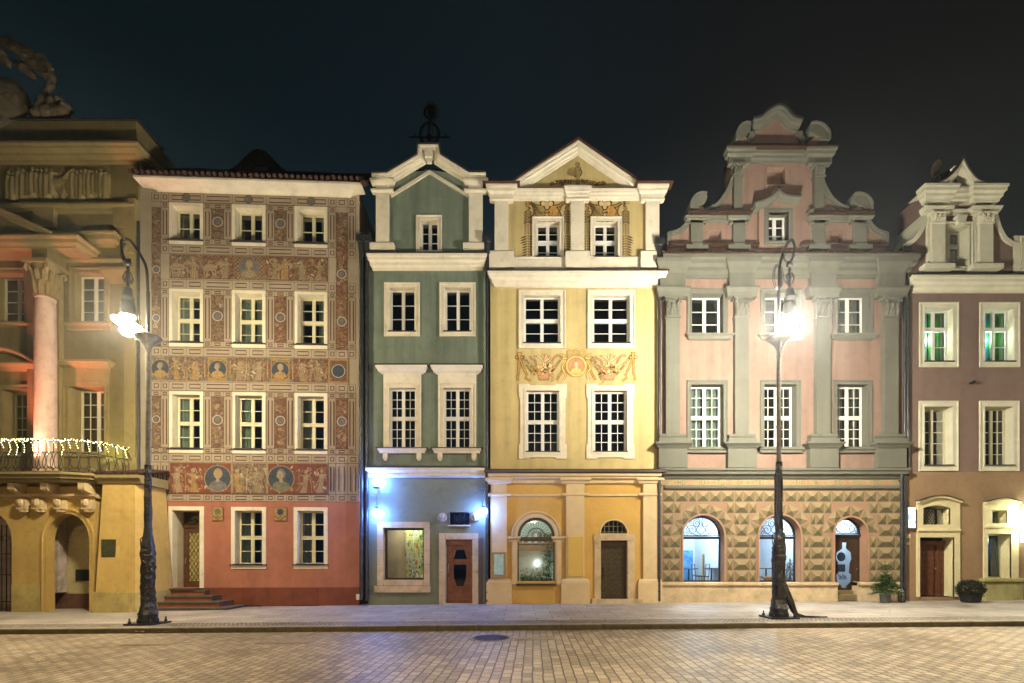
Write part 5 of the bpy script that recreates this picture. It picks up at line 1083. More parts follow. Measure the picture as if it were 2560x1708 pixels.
# aedicule round the gable window
a0, a1 = U(1893), U(1991); tp = U(1944), Z(486)
m = MB(); m.plate([(a0, Z(622)), (a1, Z(622)), (a1, Z(505)), tp, (a0, Z(505))], [hw], .14, 0); m.build('aedicule', PINK, HP)
hd = xy(bez([(1888, 507), (1906, 503), (1925, 494), (1936, 485), (1945, 474)], 5), .3)+xy(bez([(1946, 474), (1956, 485), (1968, 490), (1984, 492), (2001, 493)], 5), .3)
m = MB(); m.sweep(hd, [(0, 0), (0, .36), (-.05, .36), (-.08, .3), (-.16, .26), (-.18, .15), (-.18, 0)]); m.build('aedicule_hood', MINT, HP)
m = MB(); m.sweep(hd, [(0, 0), (0, .39), (.035, .39), (.035, 0)]); m.build('aedicule_tiles', SLATE, HP)
q = hw; m = MB(); pth = q[::-1]; m.sweep(pth, [(0, .14), (0, -.22)], True); m.sweep(pth, [(0, .14), (0, .18), (.06, .19), (.08, .17), (.14, .17), (.15, .14)], True); wd = m.build('window', MINT, HP)
f_, g_ = sash(q[0][0], q[0][1], q[1][0], q[2][1], -.2, (3,), 1); f_.build('frame', WHITE, wd); g_.build('pane', GLASS, wd)
# ---- ground floor
m = MB(); v = .3; t = Z(1170, v)
m.hcor(g0+.2, g1-.25, [(0, t+.04), (v, t), (v, t-.08), (v-.05, t-.11), (v-.06, t-.2), (.14, t-.27), (.12, t-.3), (.1, t-.34), (.05, t-.36), (.05, Z(1216)), (.09, Z(1217)), (.09, Z(1221)), (.05, Z(1224)), (0, Z(1225))], 0); m.build('string_cornice', MINT, HP)
k_ = Ink(.055); fr = [mat('frieze_salmon', (.38, .19, .12), .85, .12, 9, 0), mat('frieze_tan', (.31, .25, .135), .85, .12, 9, 0), mat('frieze_olive', (.14, .12, .065), .85, .15, 9, 0)]
zf0, zf1 = Z(1214), Z(1200); H = zf1-zf0; k_.rect(U(1655), zf0, U(2252), zf1, 1)
def glyph(ch, u):
    w = H*.62; x = lambda a, b: (u+a*w, zf0+.02+b*(H-.04)); s_ = lambda *p: k_.stroke([x(*q) for q in p], .018, 2)
    G = {'I': [((.5, 0), (.5, 1))], 'H': [((.1, 0), (.1, 1)), ((.9, 0), (.9, 1)), ((.1, .5), (.9, .5))], 'N': [((.1, 0), (.1, 1), (.9, 0), (.9, 1))], 'M': [((.05, 0), (.05, 1), (.5, .3), (.95, 1), (.95, 0))], 'T': [((.5, 0), (.5, 1)), ((.05, 1), (.95, 1))], 'D': [((.1, 0), (.1, 1), (.7, .9), (.9, .5), (.7, .1), (.1, 0))], 'U': [((.1, 1), (.1, .1), (.5, 0), (.9, .1), (.9, 1))], 'V': [((.05, 1), (.5, 0), (.95, 1))], 'X': [((.05, 0), (.95, 1)), ((.05, 1), (.95, 0))], 'E': [((.9, 0), (.1, 0), (.1, 1), (.9, 1)), ((.1, .5), (.7, .5))], 'O': [((.5, 0), (.1, .3), (.1, .7), (.5, 1), (.9, .7), (.9, .3), (.5, 0))]}
    for st in G[ch]: s_(*st)
seq = [(1658, 'O'), (1666, '>'), (1681, '<'), (1693, 'H'), (1704, 'D'), (1724, 'Z'), (1744, 'I'), (1752, 'U'), (1766, '>'), (1780, '<'), (1791, 'T'), (1801, 'D'), (1822, 'Z'), (1841, 'O'), (1852, '.'), (1866, '>'), (1876, '<'), (1886, 'I'), (1892, 'I'), (1898, 'U'), (1923, 'Z'), (1960, '>'), (1975, '<'), (1984, 'I'), (1990, 'V'), (2001, 'O'), (2018, 'Z'), (2034, 'X'), (2047, '.'), (2058, '>'), (2071, '<'), (2082, 'X'), (2094, 'O'), (2116, 'Z'), (2130, 'N'), (2145, '.'), (2155, '>'), (2168, '<'), (2181, 'O'), (2192, 'D'), (2211, 'Z'), (2226, 'N'), (2238, 'O')]
for px, ch in seq:
    u = U(px); w = .12
    if ch == '>': k_.poly([(u, zf0+.02), (u+w, (zf0+zf1)/2), (u, zf1-.02)], 0)
    elif ch == '<': k_.poly([(u+w, zf0+.02), (u, (zf0+zf1)/2), (u+w, zf1-.02)][::-1], 0)
    elif ch == 'Z': k_.poly([(u-.14, zf1-.015), (u+.14, zf1-.015), (u, (zf0+zf1)/2)], 0); k_.poly([(u-.14, zf0+.015), (u+.14, zf0+.015), (u, (zf0+zf1)/2)], 0)
    elif ch == '.': k_.disc((u, (zf0+zf1)/2), .055, 0, n=10)
    else: glyph(ch, u)
k_.build('lettered_frieze', fr, HP)
AR = [(1708, 1810, 1339.5, 1456), (1898, 2001, 1339.5, 1456), (2086.6, 2167, 1334, 1497)]
arcs = []
for a, b, s_, bt in AR: u0, u1, zs, zb = U(a), U(b), Z(s_), Z(bt); arcs.append((u0, u1, zs, zb)); F.holes.append(arch(u0, u1, zb, zs, 28))
F.holes = F.holes[-3:]
zsill = Z(1456)
BASEP = mat('rustication_joint', (.29, .18, .115), .85, .08, 3, .1, 70)
m = MB(); m.plate(rpts(g0, zsill-.02, g1, Z(1190)), [arch(u0, u1, max(zb, zsill-.02)+(.0 if i < 2 else -.02), zs, 28) for i, (u0, u1, zs, zb) in enumerate(arcs[:2])], 0, -.3, hs=False) if 0 else None
pts = [(g0, zsill), (arcs[2][0], zsill)]+arch(arcs[2][0], arcs[2][1], zsill, arcs[2][2], 28)[1:-1][::-1]+[(arcs[2][1], zsill), (g1, zsill), (g1, Z(1190)), (g0, Z(1190))]
m = MB(); m.plate(pts, [arch(u0, u1, zb+.0, zs, 28)[:] for (u0, u1, zs, zb) in arcs[:2] if True], 0, -.3, hs=False, sides=False)
m.build('ground_floor_wall', BASEP, HP)
# painted pyramid blocks (slightly raised)
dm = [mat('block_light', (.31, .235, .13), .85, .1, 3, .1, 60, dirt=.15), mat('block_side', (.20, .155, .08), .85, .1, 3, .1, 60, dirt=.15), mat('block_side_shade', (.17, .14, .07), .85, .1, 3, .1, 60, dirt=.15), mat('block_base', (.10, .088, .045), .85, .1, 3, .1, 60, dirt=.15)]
m = MB()
def clear(u, z, pad=.0):
    for (u0, u1, zs, zb) in arcs:
        c = (u0+u1)/2; r = (u1-u0)/2+pad
        if (z <= zs and abs(u-c) < r) or (z > zs and math.hypot(u-c, z-zs) < r): return False
    return True
def pyr(q, sharp=False):
    """q: corners bl, br, tr, tl"""
    q = [Vector(p) for p in q]; c = sum(q, Vector((0, 0)))/4; w = ((q[1]-q[0]).length+(q[2]-q[3]).length)/2; h = ((q[3]-q[0]).length+(q[2]-q[1]).length)/2
    d = (q[1]+q[2]-q[0]-q[3]).normalized(); k = max(0, (w-h*.95)/2); a, b = c-d*k, c+d*k; t = .028
    P = [(p.x, .002, p.y) for p in q]+[(a.x, t, a.y), (b.x, t, b.y)]
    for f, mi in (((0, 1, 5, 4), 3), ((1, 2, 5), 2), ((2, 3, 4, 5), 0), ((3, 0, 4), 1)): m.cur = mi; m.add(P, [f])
rows = [1226.5+i*28.55 for i in range(8)]; gap = .035
PAT = [(1, .62, 1), (.9, 1.5)]
for ri, y in enumerate(rows):
    zt, zb_ = Z(y)-gap/2, Z(y+28.55)+gap/2
    # spans free of the arch surrounds
    pad = .0; segs = []; st = g0+.05; x = g0+.05
    while x < g1-.03:
        okx = clear(x, zt, .09 if ri > 3 else .42) and clear(x, zb_, .09 if ri > 3 else .42) and clear(x, (zt+zb_)/2, .09 if ri > 3 else .42)
        if not okx:
            if st is not None and x-st > .12: segs.append((st, x-.01))
            st = None
        elif st is None: st = x
        x += .01
    if st is not None: segs.append((st, g1-.05))
    for a, b in segs:
        w = b-a; ws = []
        if w < 2.2:
            n = 1 if w < .5 else 2 if w < .95 else 3
            ws = [1]*n if n < 3 else ([.8, 1.45, .8] if ri % 2 else [.62, 1.75, .62])
            if n == 2: ws = [1.3, .8] if ri % 2 else [.8, 1.3]
        else:
            s_ = 0
            while s_ < w/.36: q = rnd.choice((1.3, 1.2, .85, 1.25, .9)); ws.append(q); s_ += q
        tot = sum(ws); x = a
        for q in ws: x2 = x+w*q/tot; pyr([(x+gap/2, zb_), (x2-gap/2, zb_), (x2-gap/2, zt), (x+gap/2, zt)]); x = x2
for i, (u0, u1, zs, zb) in enumerate(arcs):     # voussoirs
    c = (u0+u1)/2; r0 = (u1-u0)/2+.075; r1 = r0+.35; n = 7 if i < 2 else 6
    for k in range(n):
        a, b = pi*k/n+.035, pi*(k+1)/n-.035
        if i < 2 and 0: continue
        pyr([(c+r0*cos(b), zs+r0*sin(b)), (c+r0*cos(a), zs+r0*sin(a)), (c+r1*cos(a), zs+r1*sin(a)), (c+r1*cos(b), zs+r1*sin(b))])
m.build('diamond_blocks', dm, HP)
SALM = mat('salmon_band', (.36, .21, .135), .85, .08, 3, .1, 70)
fw = mat('dark_frame', (.02, .018, .02), .4, .2, 6, 0)
for i, (u0, u1, zs, zb) in enumerate(arcs):
    A = arch(u0, u1, zb, zs, 28); m = MB(); m.sweep(A, [(0, .02), (0, -.42)], cap=False); m.sweep(A[::-1], [(0, .0), (0, .035), (.06, .035), (.06, 0)]) 
    w = m.build('arched_door' if i == 2 else 'arched_window', SALM, HP); c = (u0+u1)/2; r = (u1-u0)/2; v = -.4; zt = zs-.06
    m = MB(); m.sweep(A[1:-1][::-1], [(0, v-.02), (0, v+.05), (-.05, v+.05), (-.05, v-.02)]); m.box(u0, u1, v-.03, v+.08, zt-.05, zt+.05)
    if i < 2: m.box(u0, u0+.05, v, v+.06, zb, zt); m.box(u1-.05, u1, v, v+.06, zb, zt); m.box(u0, u1, v, v+.08, zb, zb+.06)
    m.build('frame', fw, w)
    m = MB(); B_ = [p for p in A[1:-1]]; m.plate(B_, [], v, v) if 1 else None
    if i < 2: m.add([(u0, v+.02, zb), (u1, v+.02, zb), (u1, v+.02, zt), (u0, v+.02, zt)], [(0, 1, 2, 3)])
    m.build('pane', MT['shop_glass'], w)
    m = MB(); gv = v+.09       # wrought iron scrolls of the fanlight, bulging forward
    def sc(cx, cz, r_, a0, tn, sg=1, th=.012): m.tube([(c+cx+r_*(1-.8*k/22)*cos(a0+sg*tn*2*pi*k/22), gv+.03, zs+cz+r_*(1-.8*k/22)*sin(a0+sg*tn*2*pi*k/22)) for k in range(23)], th, 5)
    m.tube([(c+(r-.06)*cos(pi*k/20), gv, zs+(r-.06)*sin(pi*k/20)) for k in range(21)], .016, 5); m.tube([(c-r+.05, gv, zs+.02), (c+r-.05, gv, zs+.02)], .018, 5)
    for s_ in (-1, 1):
        sc(s_*r*.45, r*.3, r*.28, 0 if s_ > 0 else pi, 1.6, s_); sc(s_*r*.2, r*.62, r*.2, pi/2, 1.5, -s_); sc(s_*r*.76, r*.14, r*.15, 1.2, 1.5, s_); sc(s_*r*.52, r*.68, r*.1, 2, 1.4, s_, .009)
        m.tube([(p[0], gv+.02, p[1]) for p in bez([(c, zs+.05), (c+s_*r*.22, zs+r*.3), (c+s_*r*.05, zs+r*.6), (c+s_*r*.12, zs+r*.92)], 6)], .011, 5)
        m.tube([(p[0], gv+.02, p[1]) for p in bez([(c+s_*r*.1, zs+.03), (c+s_*r*.4, zs+r*.12), (c+s_*r*.66, zs+r*.45), (c+s_*r*.7, zs+r*.62)], 6)], .011, 5)
    m.build('wrought_scrollwork', IRON, w)
    if i == 2:
        hz = zt-.05; m = MB(); ov = [(c-.12, hz-.17), (c+.14, hz-.17), (c+.11, hz-.22), (c+.1, hz-.4), (c+.27, hz-.55), (c+.3, hz-.8), (c+.24, hz-.93), (c+.21, hz-1.3), (c+.29, hz-1.35), (c+.27, hz-1.62), (c+.12, hz-1.78), (c+.08, hz-1.9), (c-.12, hz-1.9), (c-.16, hz-1.78), (c-.32, hz-1.62), (c-.34, hz-1.35), (c-.26, hz-1.3), (c-.28, hz-.93), (c-.35, hz-.8), (c-.32, hz-.55), (c-.12, hz-.4), (c-.13, hz-.22)]
        zst = Z(1462)-.14
        m.plate(rpts(u0+.01, zb+.28, u1-.01, hz), [ov], v+.03, v-.03); m.sweep(ov, [(0, v+.03), (0, v+.07), (-.03, v+.07), (-.03, v+.03)], True); m.sweep(rpts(u0+.06, zb+.34, u1-.06, hz-.06)[::-1], [(0, v+.03), (0, v+.05), (-.025, v+.05), (-.025, v+.03)], True)
        dd = m.build('door', DWOOD, w); m = MB(); m.add([(u0+.05, v, zb+.4), (u1-.05, v, zb+.4), (u1-.05, v, hz), (u0+.05, v, hz)], [(0, 1, 2, 3)]); m.build('pane', MT['shop_glass'], dd); m = MB(); m.ball((u1-.13, v+.07, zb+1.05), .022); m.build('handle', BRASS, dd)
        m = MB(); m.ball((c-.05, v-.06, hz-.72), (.16, .01, .17), 14, 7); m.box(c-.2, c+.1, v-.07, v-.06, hz-1.27, hz-1.0); [m.tube([(c-.15+.05*k, v-.05, hz-1.35-.03*(k % 3)), (c-.12+.05*k, v-.05, hz-1.55)], .014, 4) for k in range(6)]; m.build('door_notice', mat('dark_blue_paper', (.06, .10, .2), .6, .15, 8, 0), dd)
        m = MB(); m.box(u0-.0, u1-.05, -.4, -.02, zb-.1, zb+.28-.14); m.box(u0+.0, u1-.05, -.45, -.2, zb+.1, zb+.28); m.build('doorsteps', mat('worn_steps', (.16, .12, .06), .35, .3, 6, .2, 30), w, bevel=.03)
# sill band, stone plinth
for a, b in ((1652, 2092), (2141+2, 2259)):
    m = MB(); m.hcor(U(a), U(b), [(-.4, zsill+.002), (.1, zsill), (.12, zsill-.03), (.12, zsill-.1), (.07, zsill-.12), (.05, zsill-.13)], 0, False, False); m.build('sill_band', STONE, HP)
    m = MB(); x = U(a)
    while x < U(b)-.1:
        x2 = min(U(b), x+rnd.uniform(.9, 1.5)); x2 = U(b) if U(b)-x2 < .3 else x2; m.box(x+.003, x2-.003, -.3, .06, -.25, zsill-.13); x = x2
    m.build('plinth', STONE, HP)
for a, b in ((2086.6, 2092), (2143, 2167)): pass
shell(F, HP, g0, g1, Z(650), PINK, 7)
back(F, HP, g0+.01, g1-.01, Z(1190), Z(650), -1.5); back(F, HP, U(1870), U(2010), Z(660), Z(450), -1.2)
m = MB(); m.add([(g0+.01, -1.5, Z(1191)), (g1-.01, -1.5, Z(1191)), (g1-.01, -.31, Z(1191)), (g0+.01, -.31, Z(1191))], [(0, 1, 2, 3)]); m.build('floor_slab', DARK, HP)
pipe(F, HP, 2262, 655, 1498, .12, .05, hopper=True)
# lit cafe interior
CW = mat('cafe_white_wall', (.66, .70, .76), .8, .08, 1.5, 0); CB = mat('cafe_blue_wall', (.08, .22, .42), .8, .5, 3.5, 0)
a, b = U(1690), U(2185); zf = Z(1475); zc_ = Z(1287)+.35; dp = -4.2
m = MB(); m.cur = 0
for vs_ in ([(a, dp, zf), (b, dp, zf), (b, dp, zc_), (a, dp, zc_)], [(a, -.43, zf), (a, dp, zf), (a, dp, zc_), (a, -.43, zc_)], [(b, -.43, zf), (b, dp, zf), (b, dp, zc_), (b, -.43, zc_)], [(a, -.43, zc_), (b, -.43, zc_), (b, dp, zc_), (a, dp, zc_)]): m.add(vs_, [(0, 1, 2, 3)])
m.cur = 1; m.add([(U(1768), dp+.9, zf), (U(1812), dp+.9, zf), (U(1812), dp+.9, Z(1372)), (U(1768), dp+.9, Z(1372))], [(0, 1, 2, 3)]); m.box(U(1935), U(1975), dp+1.2, dp+1.3, Z(1400), Z(1352)); 
m.cur = 2; m.add([(a, -.43, zf), (b, -.43, zf), (b, dp, zf), (a, dp, zf)], [(0, 1, 2, 3)]); m.cur = 0; m.box(U(1740), U(1762), dp+.6, dp+1.8, zf, Z(1368)); m.box(U(1840), U(1846), dp, -.5, zf, zc_); m.box(U(2040), U(2046), dp, -.5, zf, zc_)
m.cur = 3; m.box(U(1795), U(1800), -1.6, -1.5, zf, Z(1385)); m.build('cafe_room', [CW, CB, mat('cafe_floor', (.3, .2, .12), .5), mat('gold_frame', (.5, .35, .12), .4)], HP)
for px, e in ((1760, 260), (1950, 250), (2125, 95)):
    lamp('cafe_light', 'POINT', (F.O.x+U(px)+.3, 1.7, F.O.z+zc_-.45), e, (.62, .82, 1), .15)
def cafe_table(px, v, label, s_=.8):
    e = empty('cafe_table', (F.O.x+U(px, v), -v, F.O.z+zf), 0, label, 'table', 'cafe tables'); m = MB(); m.lathe([(.35, .72), (.35, .75)], (0, 0), 16); m.build('table_top', mat('table_wood', (.06, .05, .06), .4), e); m = MB(); m.lathe([(.2, .0), (.2, .02), (.03, .04), (.03, .72)], (0, 0), 10); m.build('leg', IRON, e)
    for sx in (-1, 1):
        c = empty('cafe_chair', (F.O.x+U(px, v)+sx*.5, -v, F.O.z+zf), 0, ('bentwood chair left of the ' if sx < 0 else 'bentwood chair right of the ')+label, 'chair', 'cafe chairs'); m = MB(); m.box(-.2, .2, -.2, .2, .43, .46); m.build('seat', IRON, c); m = MB(); m.tube([(sx*.19, -.18, .46), (sx*.22, -.18, .9), (sx*.22, .18, .9), (sx*.19, .18, .46)], .015, 5); m.tube([(sx*.2, -.18, .7), (sx*.2, .18, .7)], .012, 5); m.build('backrest', IRON, c)
        for q in ((-.17, -.17), (.17, -.17), (-.17, .17), (.17, .17)): m = MB(); m.tube([(q[0], q[1], 0), (q[0], q[1], .43)], .014, 5); m.build('leg', IRON, c)
cafe_table(1722, -1.1, 'small dark table behind the left arched window'); cafe_table(1778, -1.9, 'small dark table further back behind the left arched window'); cafe_table(1915, -1.5, 'small dark table behind the middle arched window')
# reindeer-like tan toy animal and a little silver tree on the second window's ledge
TANF = mat('tan_plush', (.42, .22, .09), .9, .3, 12, .4, 40)
e = MB(); x, z = U(1926, -.75), Z(1448); e.v = []
P = lambda a, b, c_: (a, c_, b)
e.ball((0, 0, .34), (.24, .1, .12), 12, 8); e.ball((.2, 0, .42), (.1, .08, .12), 10, 7); e.tube([(.2, 0, .4), (.3, 0, .56), (.33, 0, .62)], [.08, .06, .05], 8); e.ball((.36, 0, .63), (.09, .05, .05), 10, 7)
for q in (-.18, -.12, .14, .2): e.tube([(q, .04 if q in (-.18, .2) else -.04, .3), (q+.01, .04 if q in (-.18, .2) else -.04, .15), (q, .04 if q in (-.18, .2) else -.04, 0)], [.05, .03, .025], 6)
e.tube([(-.22, 0, .38), (-.3, 0, .42), (-.33, 0, .36)], [.03, .03, .02], 6); e.tube([(.32, .03, .67), (.3, .04, .72)], [.02, .008], 5); e.tube([(.32, -.03, .67), (.3, -.04, .72)], [.02, .008], 5)
o = e.build('toy_animal', TANF, None, smooth=True); o.location = (F.O.x+x, .8, F.O.z+zf+.02); tag(o, 'tan four-legged toy animal standing inside the middle arched window of the pink house', 'toy animal')
e = empty('shop_tree', (F.O.x+U(1975, -.8), .8, F.O.z+zf), 0, 'grey-green cone-shaped tree inside the middle arched window of the pink house', 'tree'); m = MB(); m.lathe([(.03, 0), (.02, 1.1)], (0, 0), 6); m.build('trunk', DWOOD, e)
foliage('crown', [(r_*cos(a), r_*sin(a), .12+h) for h, r_, a in [((lambda h: (h, (1.05-h)*.26*rnd.uniform(.6, 1), rnd.uniform(0, 6.3)))(1.05*(1-math.sqrt(rnd.random())))) for _ in range(700)]], .07, [mat('frosted_needles', (.2, .25, .24), .7, .3, 9, 0), FOL[3]], None, None, e)
# ================================================================== BROWN HOUSE
BRN = mat('brown_stucco', (.20, .135, .11), .88, .1, .8, .12, 80, streak=.1, dirt=.15)
CR2 = mat('pale_stone_paint', (.62, .60, .46), .8, .08, 1.2, .1, 80, dirt=.15)
F = Fac(2420, 0, 0, gz((2420-VX)/70)); HB = empty('brown_house', F.O, 0, 'brown house with pale window frames and a small bell-roofed gable at the right edge', 'house')
U = F.u; Z = lambda py, v=0: F.z(py, 2420, v)
g0, g1 = U(2262), U(2760); F.holes = []
GRN = mat('green_curtain', (.10, .42, .06), .8, .3, 3, 0); TEAL = mat('teal_curtain', (.02, .40, .62), .8, .2, 3, 0); PB = mat('pale_blue_curtain', (.35, .62, .62), .8, .2, 4, 0)
for i, (a, b) in enumerate(((2311, 2381), (2461.5, 2533.5), (2612, 2684))):
    w, (u0, z0, u1, z1) = window(F, HB, a, 771, b, 905, sur=.2, d=.28, sections=(1, 2), sub=1, sm=WHITE, wm=CR2, sproud=.04)
    q = (u1-u0)
    curtain(u0+q*.50, u1, z0, z1, -.42, GRN, w); curtain(u0, u0+q*.48, z0, z1, -.44, (PB, TEAL, PB)[i], w)
    if i < 2: lamp('room_light', 'POINT', (F.O.x+(u0+u1)/2-.1, .42, F.O.z+(z0+z1)/2), 70, (.8, 1, .9), .1)
for i, (a, b) in enumerate(((2310, 2380), (2461, 2532), (2612, 2684))): window(F, HB, a, 1017, b, 1164, sur=.2, d=.34, sections=(5,), sub=1 if i == 0 else 2, sm=CREAMW, wm=CR2, sproud=.04, curt=1)
zg = Z(1180)
m = MB(); m.plate(rpts(g0, Z(1180), g1, Z(690)), F.holes, 0, -.3, hs=False); m.build('wall', BRN, HB); F.holes = []
m = MB(); v = .28; t, h_, pr = cp(F, 687, 732, v); m.hcor(U(2287)-.02, g1, pr, 0, rr=False); m.build('cornice', CR2, HB)
m = MB(); m.hcor(U(2287), g1, [(0, t+.16), (.2, t+.1), (v+.04, t+.03), (v+.04, t+.005)], 0, rr=False); m.build('cornice_tiles', SLATE, HB)
# gable
hw = rpts(U(2366), Z(668), U(2420), Z(566)); xy = lambda pts, v=0: [F.p(a, b, v) for a, b in pts]
sl = xy(bez([(2262, 613), (2282, 600), (2300, 574), (2309, 537)], 6)); sr = xy(bez([(2487, 537), (2497, 572), (2512, 598), (2532, 611)], 6))
m = MB(); m.plate([F.p(2262, 700)]+sl+[F.p(2309, 480), F.p(2487, 480)]+sr+[F.p(2532, 700)], [hw], 0, -1.2, hs=False, back=True); m.build('gable_wall', BRN, HB)
for P in (sl, sr): m = MB(); m.sweep(P, [(-.1, 0), (-.1, .08), (.04, .08), (.04, -1.2)]); m.build('gable_edging', CR2, HB)
for a, b in ((2318, 2350), (2436, 2469)):
    m = MB(); m.box(U(a), U(b), 0, .22, Z(669), Z(556, .2)); m.box(U(a)-.06, U(b)+.02, -.0, .12, Z(669), Z(540)); m.hcor(U(a), U(b), [(.25, Z(668)), (.3, Z(670)), (.3, Z(682))], 0); capital(m, U(a), U(b), Z(556, .22), Z(533, .22), 0, .24); m.build('gable_pilaster', CR2, HB)
m = MB(); m.hcor(U(2532), g1, [(0, Z(606)), (.05, Z(607)), (.05, Z(690))], 0, False, False)
m.build('gable_pier', CR2, HB)
m = MB(); a, b = U(2332), U(2470); 
va = .24; ar = cp(F, 522, 538, .1, .05)[2]; en = cp(F, 466, 511, va, .06)[2]
add = lambda pr, d: [(v+d if v else 0, z) for v, z in pr]
m.hcor(a, b, add(en, .0), 0); m.hcor(U(2318), U(2350), add(en, .16), 0); m.hcor(U(2436), U(2469), add(en, .16), 0)
m.hcor(a, b, ar, 0); m.hcor(U(2318)-.02, U(2350)+.02, add(ar, .18), 0); m.hcor(U(2436)-.02, U(2469)+.02, add(ar, .18), 0)
# side returns running back
for q in (a, b):
    sg = -1 if q < 0 else 1; V = []
    for v, z in en: V += [(q+sg*v, -.0, z), (q+sg*v, -.65, z)]
    m.add(V, [(2*i, 2*i+1, 2*i+3, 2*i+2) for i in range(len(en)-1)]+[tuple(range(1, 2*len(en), 2))])
m.build('entablature', CR2, HB)
m = MB(); v = .34; C_ = xy(bez([(2322, 462), (2360, 452), (2390, 426), (2409, 394)], 7), v)+xy(bez([(2409, 394), (2424, 424), (2448, 450), (2480, 460)], 7), v)[1:]
m.sweep(C_, [(0, -.6)]+rp(v, .26)[1:]); m.build('bell_cornice', CR2, HB)
m = MB(); m.sweep(C_, [(.0, -.65), (.0, v+.03), (.04, v+.03), (.04, -.65)]); m.build('roof', SLATE, HB)
m = MB(); m.plate([C_[0]]+C_[1:-1]+[C_[-1]], [], .05, -.6, back=True); m.build('tympanum', BRN, HB)
m = MB(); m.box(U(2344, -.6), U(2374, -.6), -1.0, -.5, Z(448), Z(408)); m.tube([(U(2362, -.6), -.7, Z(410)), (U(2372, -.6), -.7, Z(398)), (U(2376, -.6), -.7, Z(390))], .03); m.build('ridge_block', BRN, HB)
m = MB(); m.plate(bez([F.p(2372, 404), F.p(2371, 385), F.p(2378, 366), F.p(2388, 362), F.p(2394, 374), F.p(2390, 390), F.p(2378, 402)], 4), [], -.66, -.76, back=True); m.tube([(*[F.p(2374, 404)[0]], -.7, F.p(2374, 404)[1]), (F.p(2384, 368)[0], -.7, F.p(2384, 368)[1])], .03, 6); m.build('leaf_finial', mat('finial_bronze', (.12, .09, .05), .5, .4, 6, .2, 20), HB)
path = hw[::-1]; m = MB(); m.sweep(path, [(0, .0), (0, -.45)], True); m.sweep(path, SURP(.12, .07), True)
kc = (hw[0][0]+hw[1][0])/2; m.plate([(kc-.1, hw[2][1]-.02), (kc+.12, hw[2][1]-.02), (kc+.2, hw[2][1]+.28), (kc-.16, hw[2][1]+.28)], [], .2, 0); wd = m.build('window', CR2, HB)
f_, g_ = sash(hw[0][0], hw[0][1], hw[1][0], hw[2][1], -.42, (1, 2), 1); f_.build('frame', WHITE, wd); g_.build('pane', GLASS, wd)
m = MB(); hx = rpts(U(2556), Z(670), U(2600), Z(600)); m.sweep(hx[::-1], SURP(.1, .06), True); m.plate(rpts(U(2534), Z(690), U(2640), Z(590)), [hx], .02, -.5, hs=True); wd = m.build('dormer', CR2, HB); f_, g_ = sash(hx[0][0], hx[0][1], hx[1][0], hx[2][1], -.3, (2,), 1); f_.build('frame', WHITE, wd)
m = MB(); m.tube([F.p(2534, 600)[:1]+(-.5,)+F.p(2534, 600)[1:], F.p(2560, 580)[:1]+(-.5,)+F.p(2560, 580)[1:], F.p(2640, 565)[:1]+(-.5,)+F.p(2640, 565)[1:]], .12, 6); m.build('dormer_roof', SLATE, HB)
# ground floor door
F.holes = []
def seg_arch(u0, u1, zb, zs, rise, n=12):
    c = (u0+u1)/2; w = (u1-u0)/2; return [(u1, zb)]+[(c+w*cos(pi*k/n), zs+rise*sin(pi*k/n)) for k in range(n+1)][0:1]+[(u1+(u0-u1)*k/n, zs+rise*(sin(pi*k/n)**.8)) for k in range(1, n)]+[(u0, zs), (u0, zb)]
def opening(xa, xb, ya, ym0, ym1, yb, out, arched, name, topc):
    u0, u1 = U(xa), U(xb); up_ = (U(xa+8), U(xb-10)); z_ = (Z(ya), Z(ym0), Z(ym1), Z(yb)); h1 = seg_arch(up_[0], up_[1], z_[1], z_[0]-(.0), .1 if arched else .0) if arched else rpts(up_[0], z_[1], up_[1], z_[0]); h2 = rpts(u0, z_[3], u1, z_[2])
    F.holes.append(h1); F.holes.append(h2); oa, ob = U(out[0]), U(out[1]); n = 14
    top = [(ob+(oa-ob)*k/n, Z(out[3])+(Z(out[2])-Z(out[3]))*sin(pi*k/n)**1.3) for k in range(n+1)]
    m = MB(); m.plate([(oa, z_[3]), (u0, z_[3]), (u0, z_[2]), (u1, z_[2]), (u1, z_[3]), (ob, z_[3])]+top, [h1], .06, 0)
    m.sweep(h1[::-1] if not arched else h1, [(0, .06), (0, -.4)], True); m.sweep([(u0, z_[3]), (u0, z_[2]), (u1, z_[2]), (u1, z_[3])], [(0, .06), (0, -.45)], cap=False)
    m.hcor(oa+.02, ob-.02, [(.06, z_[2]+.3), (.12, z_[2]+.28), (.12, z_[2]+.22), (.06, z_[2]+.19)], 0, False, False); m.sweep(top[::-1], [(-.02, .05), (-.02, .16), (.05, .16), (.05, .0)])
    w = m.build(name, mat('yellow_cream_stone', (.66, .58, .34), .75, .1, 1.5, .1, 60, dirt=.2), HB)
    m = MB(); m.sweep(top[::-1], [(.05, .0), (.05, .2), (.075, .2), (.075, 0)]); m.build('hood_flashing', SLATE, w); return w, u0, u1, z_, up_
w, u0, u1, z_, up_ = opening(2297, 2382, 1271, 1312, 1343.6, 1492, (2290, 2397, 1244, 1257), True, 'doorway', 0)
m = MB(); m.box(u0+.25, u0+.85, -.42, -.36, z_[3]+.02, z_[2]-.28); m.box(u0, u0+.25, -.42, -.37, z_[3], z_[2]); m.box(u0+.02, u1, -.43, -.3, z_[2]-.26, z_[2]-.12); m.box(u0+.9, u0+1.0, -.42, -.3, z_[3], z_[2]-.26); m.box(u0+1.06, u1, -.42, -.37, z_[3], z_[2]-.26); m.box(u0+.32, u0+.8, -.36, -.345, z_[3]+.2, z_[3]+.9); m.box(u0+.32, u0+.8, -.36, -.345, z_[3]+1.0, z_[2]-.36)
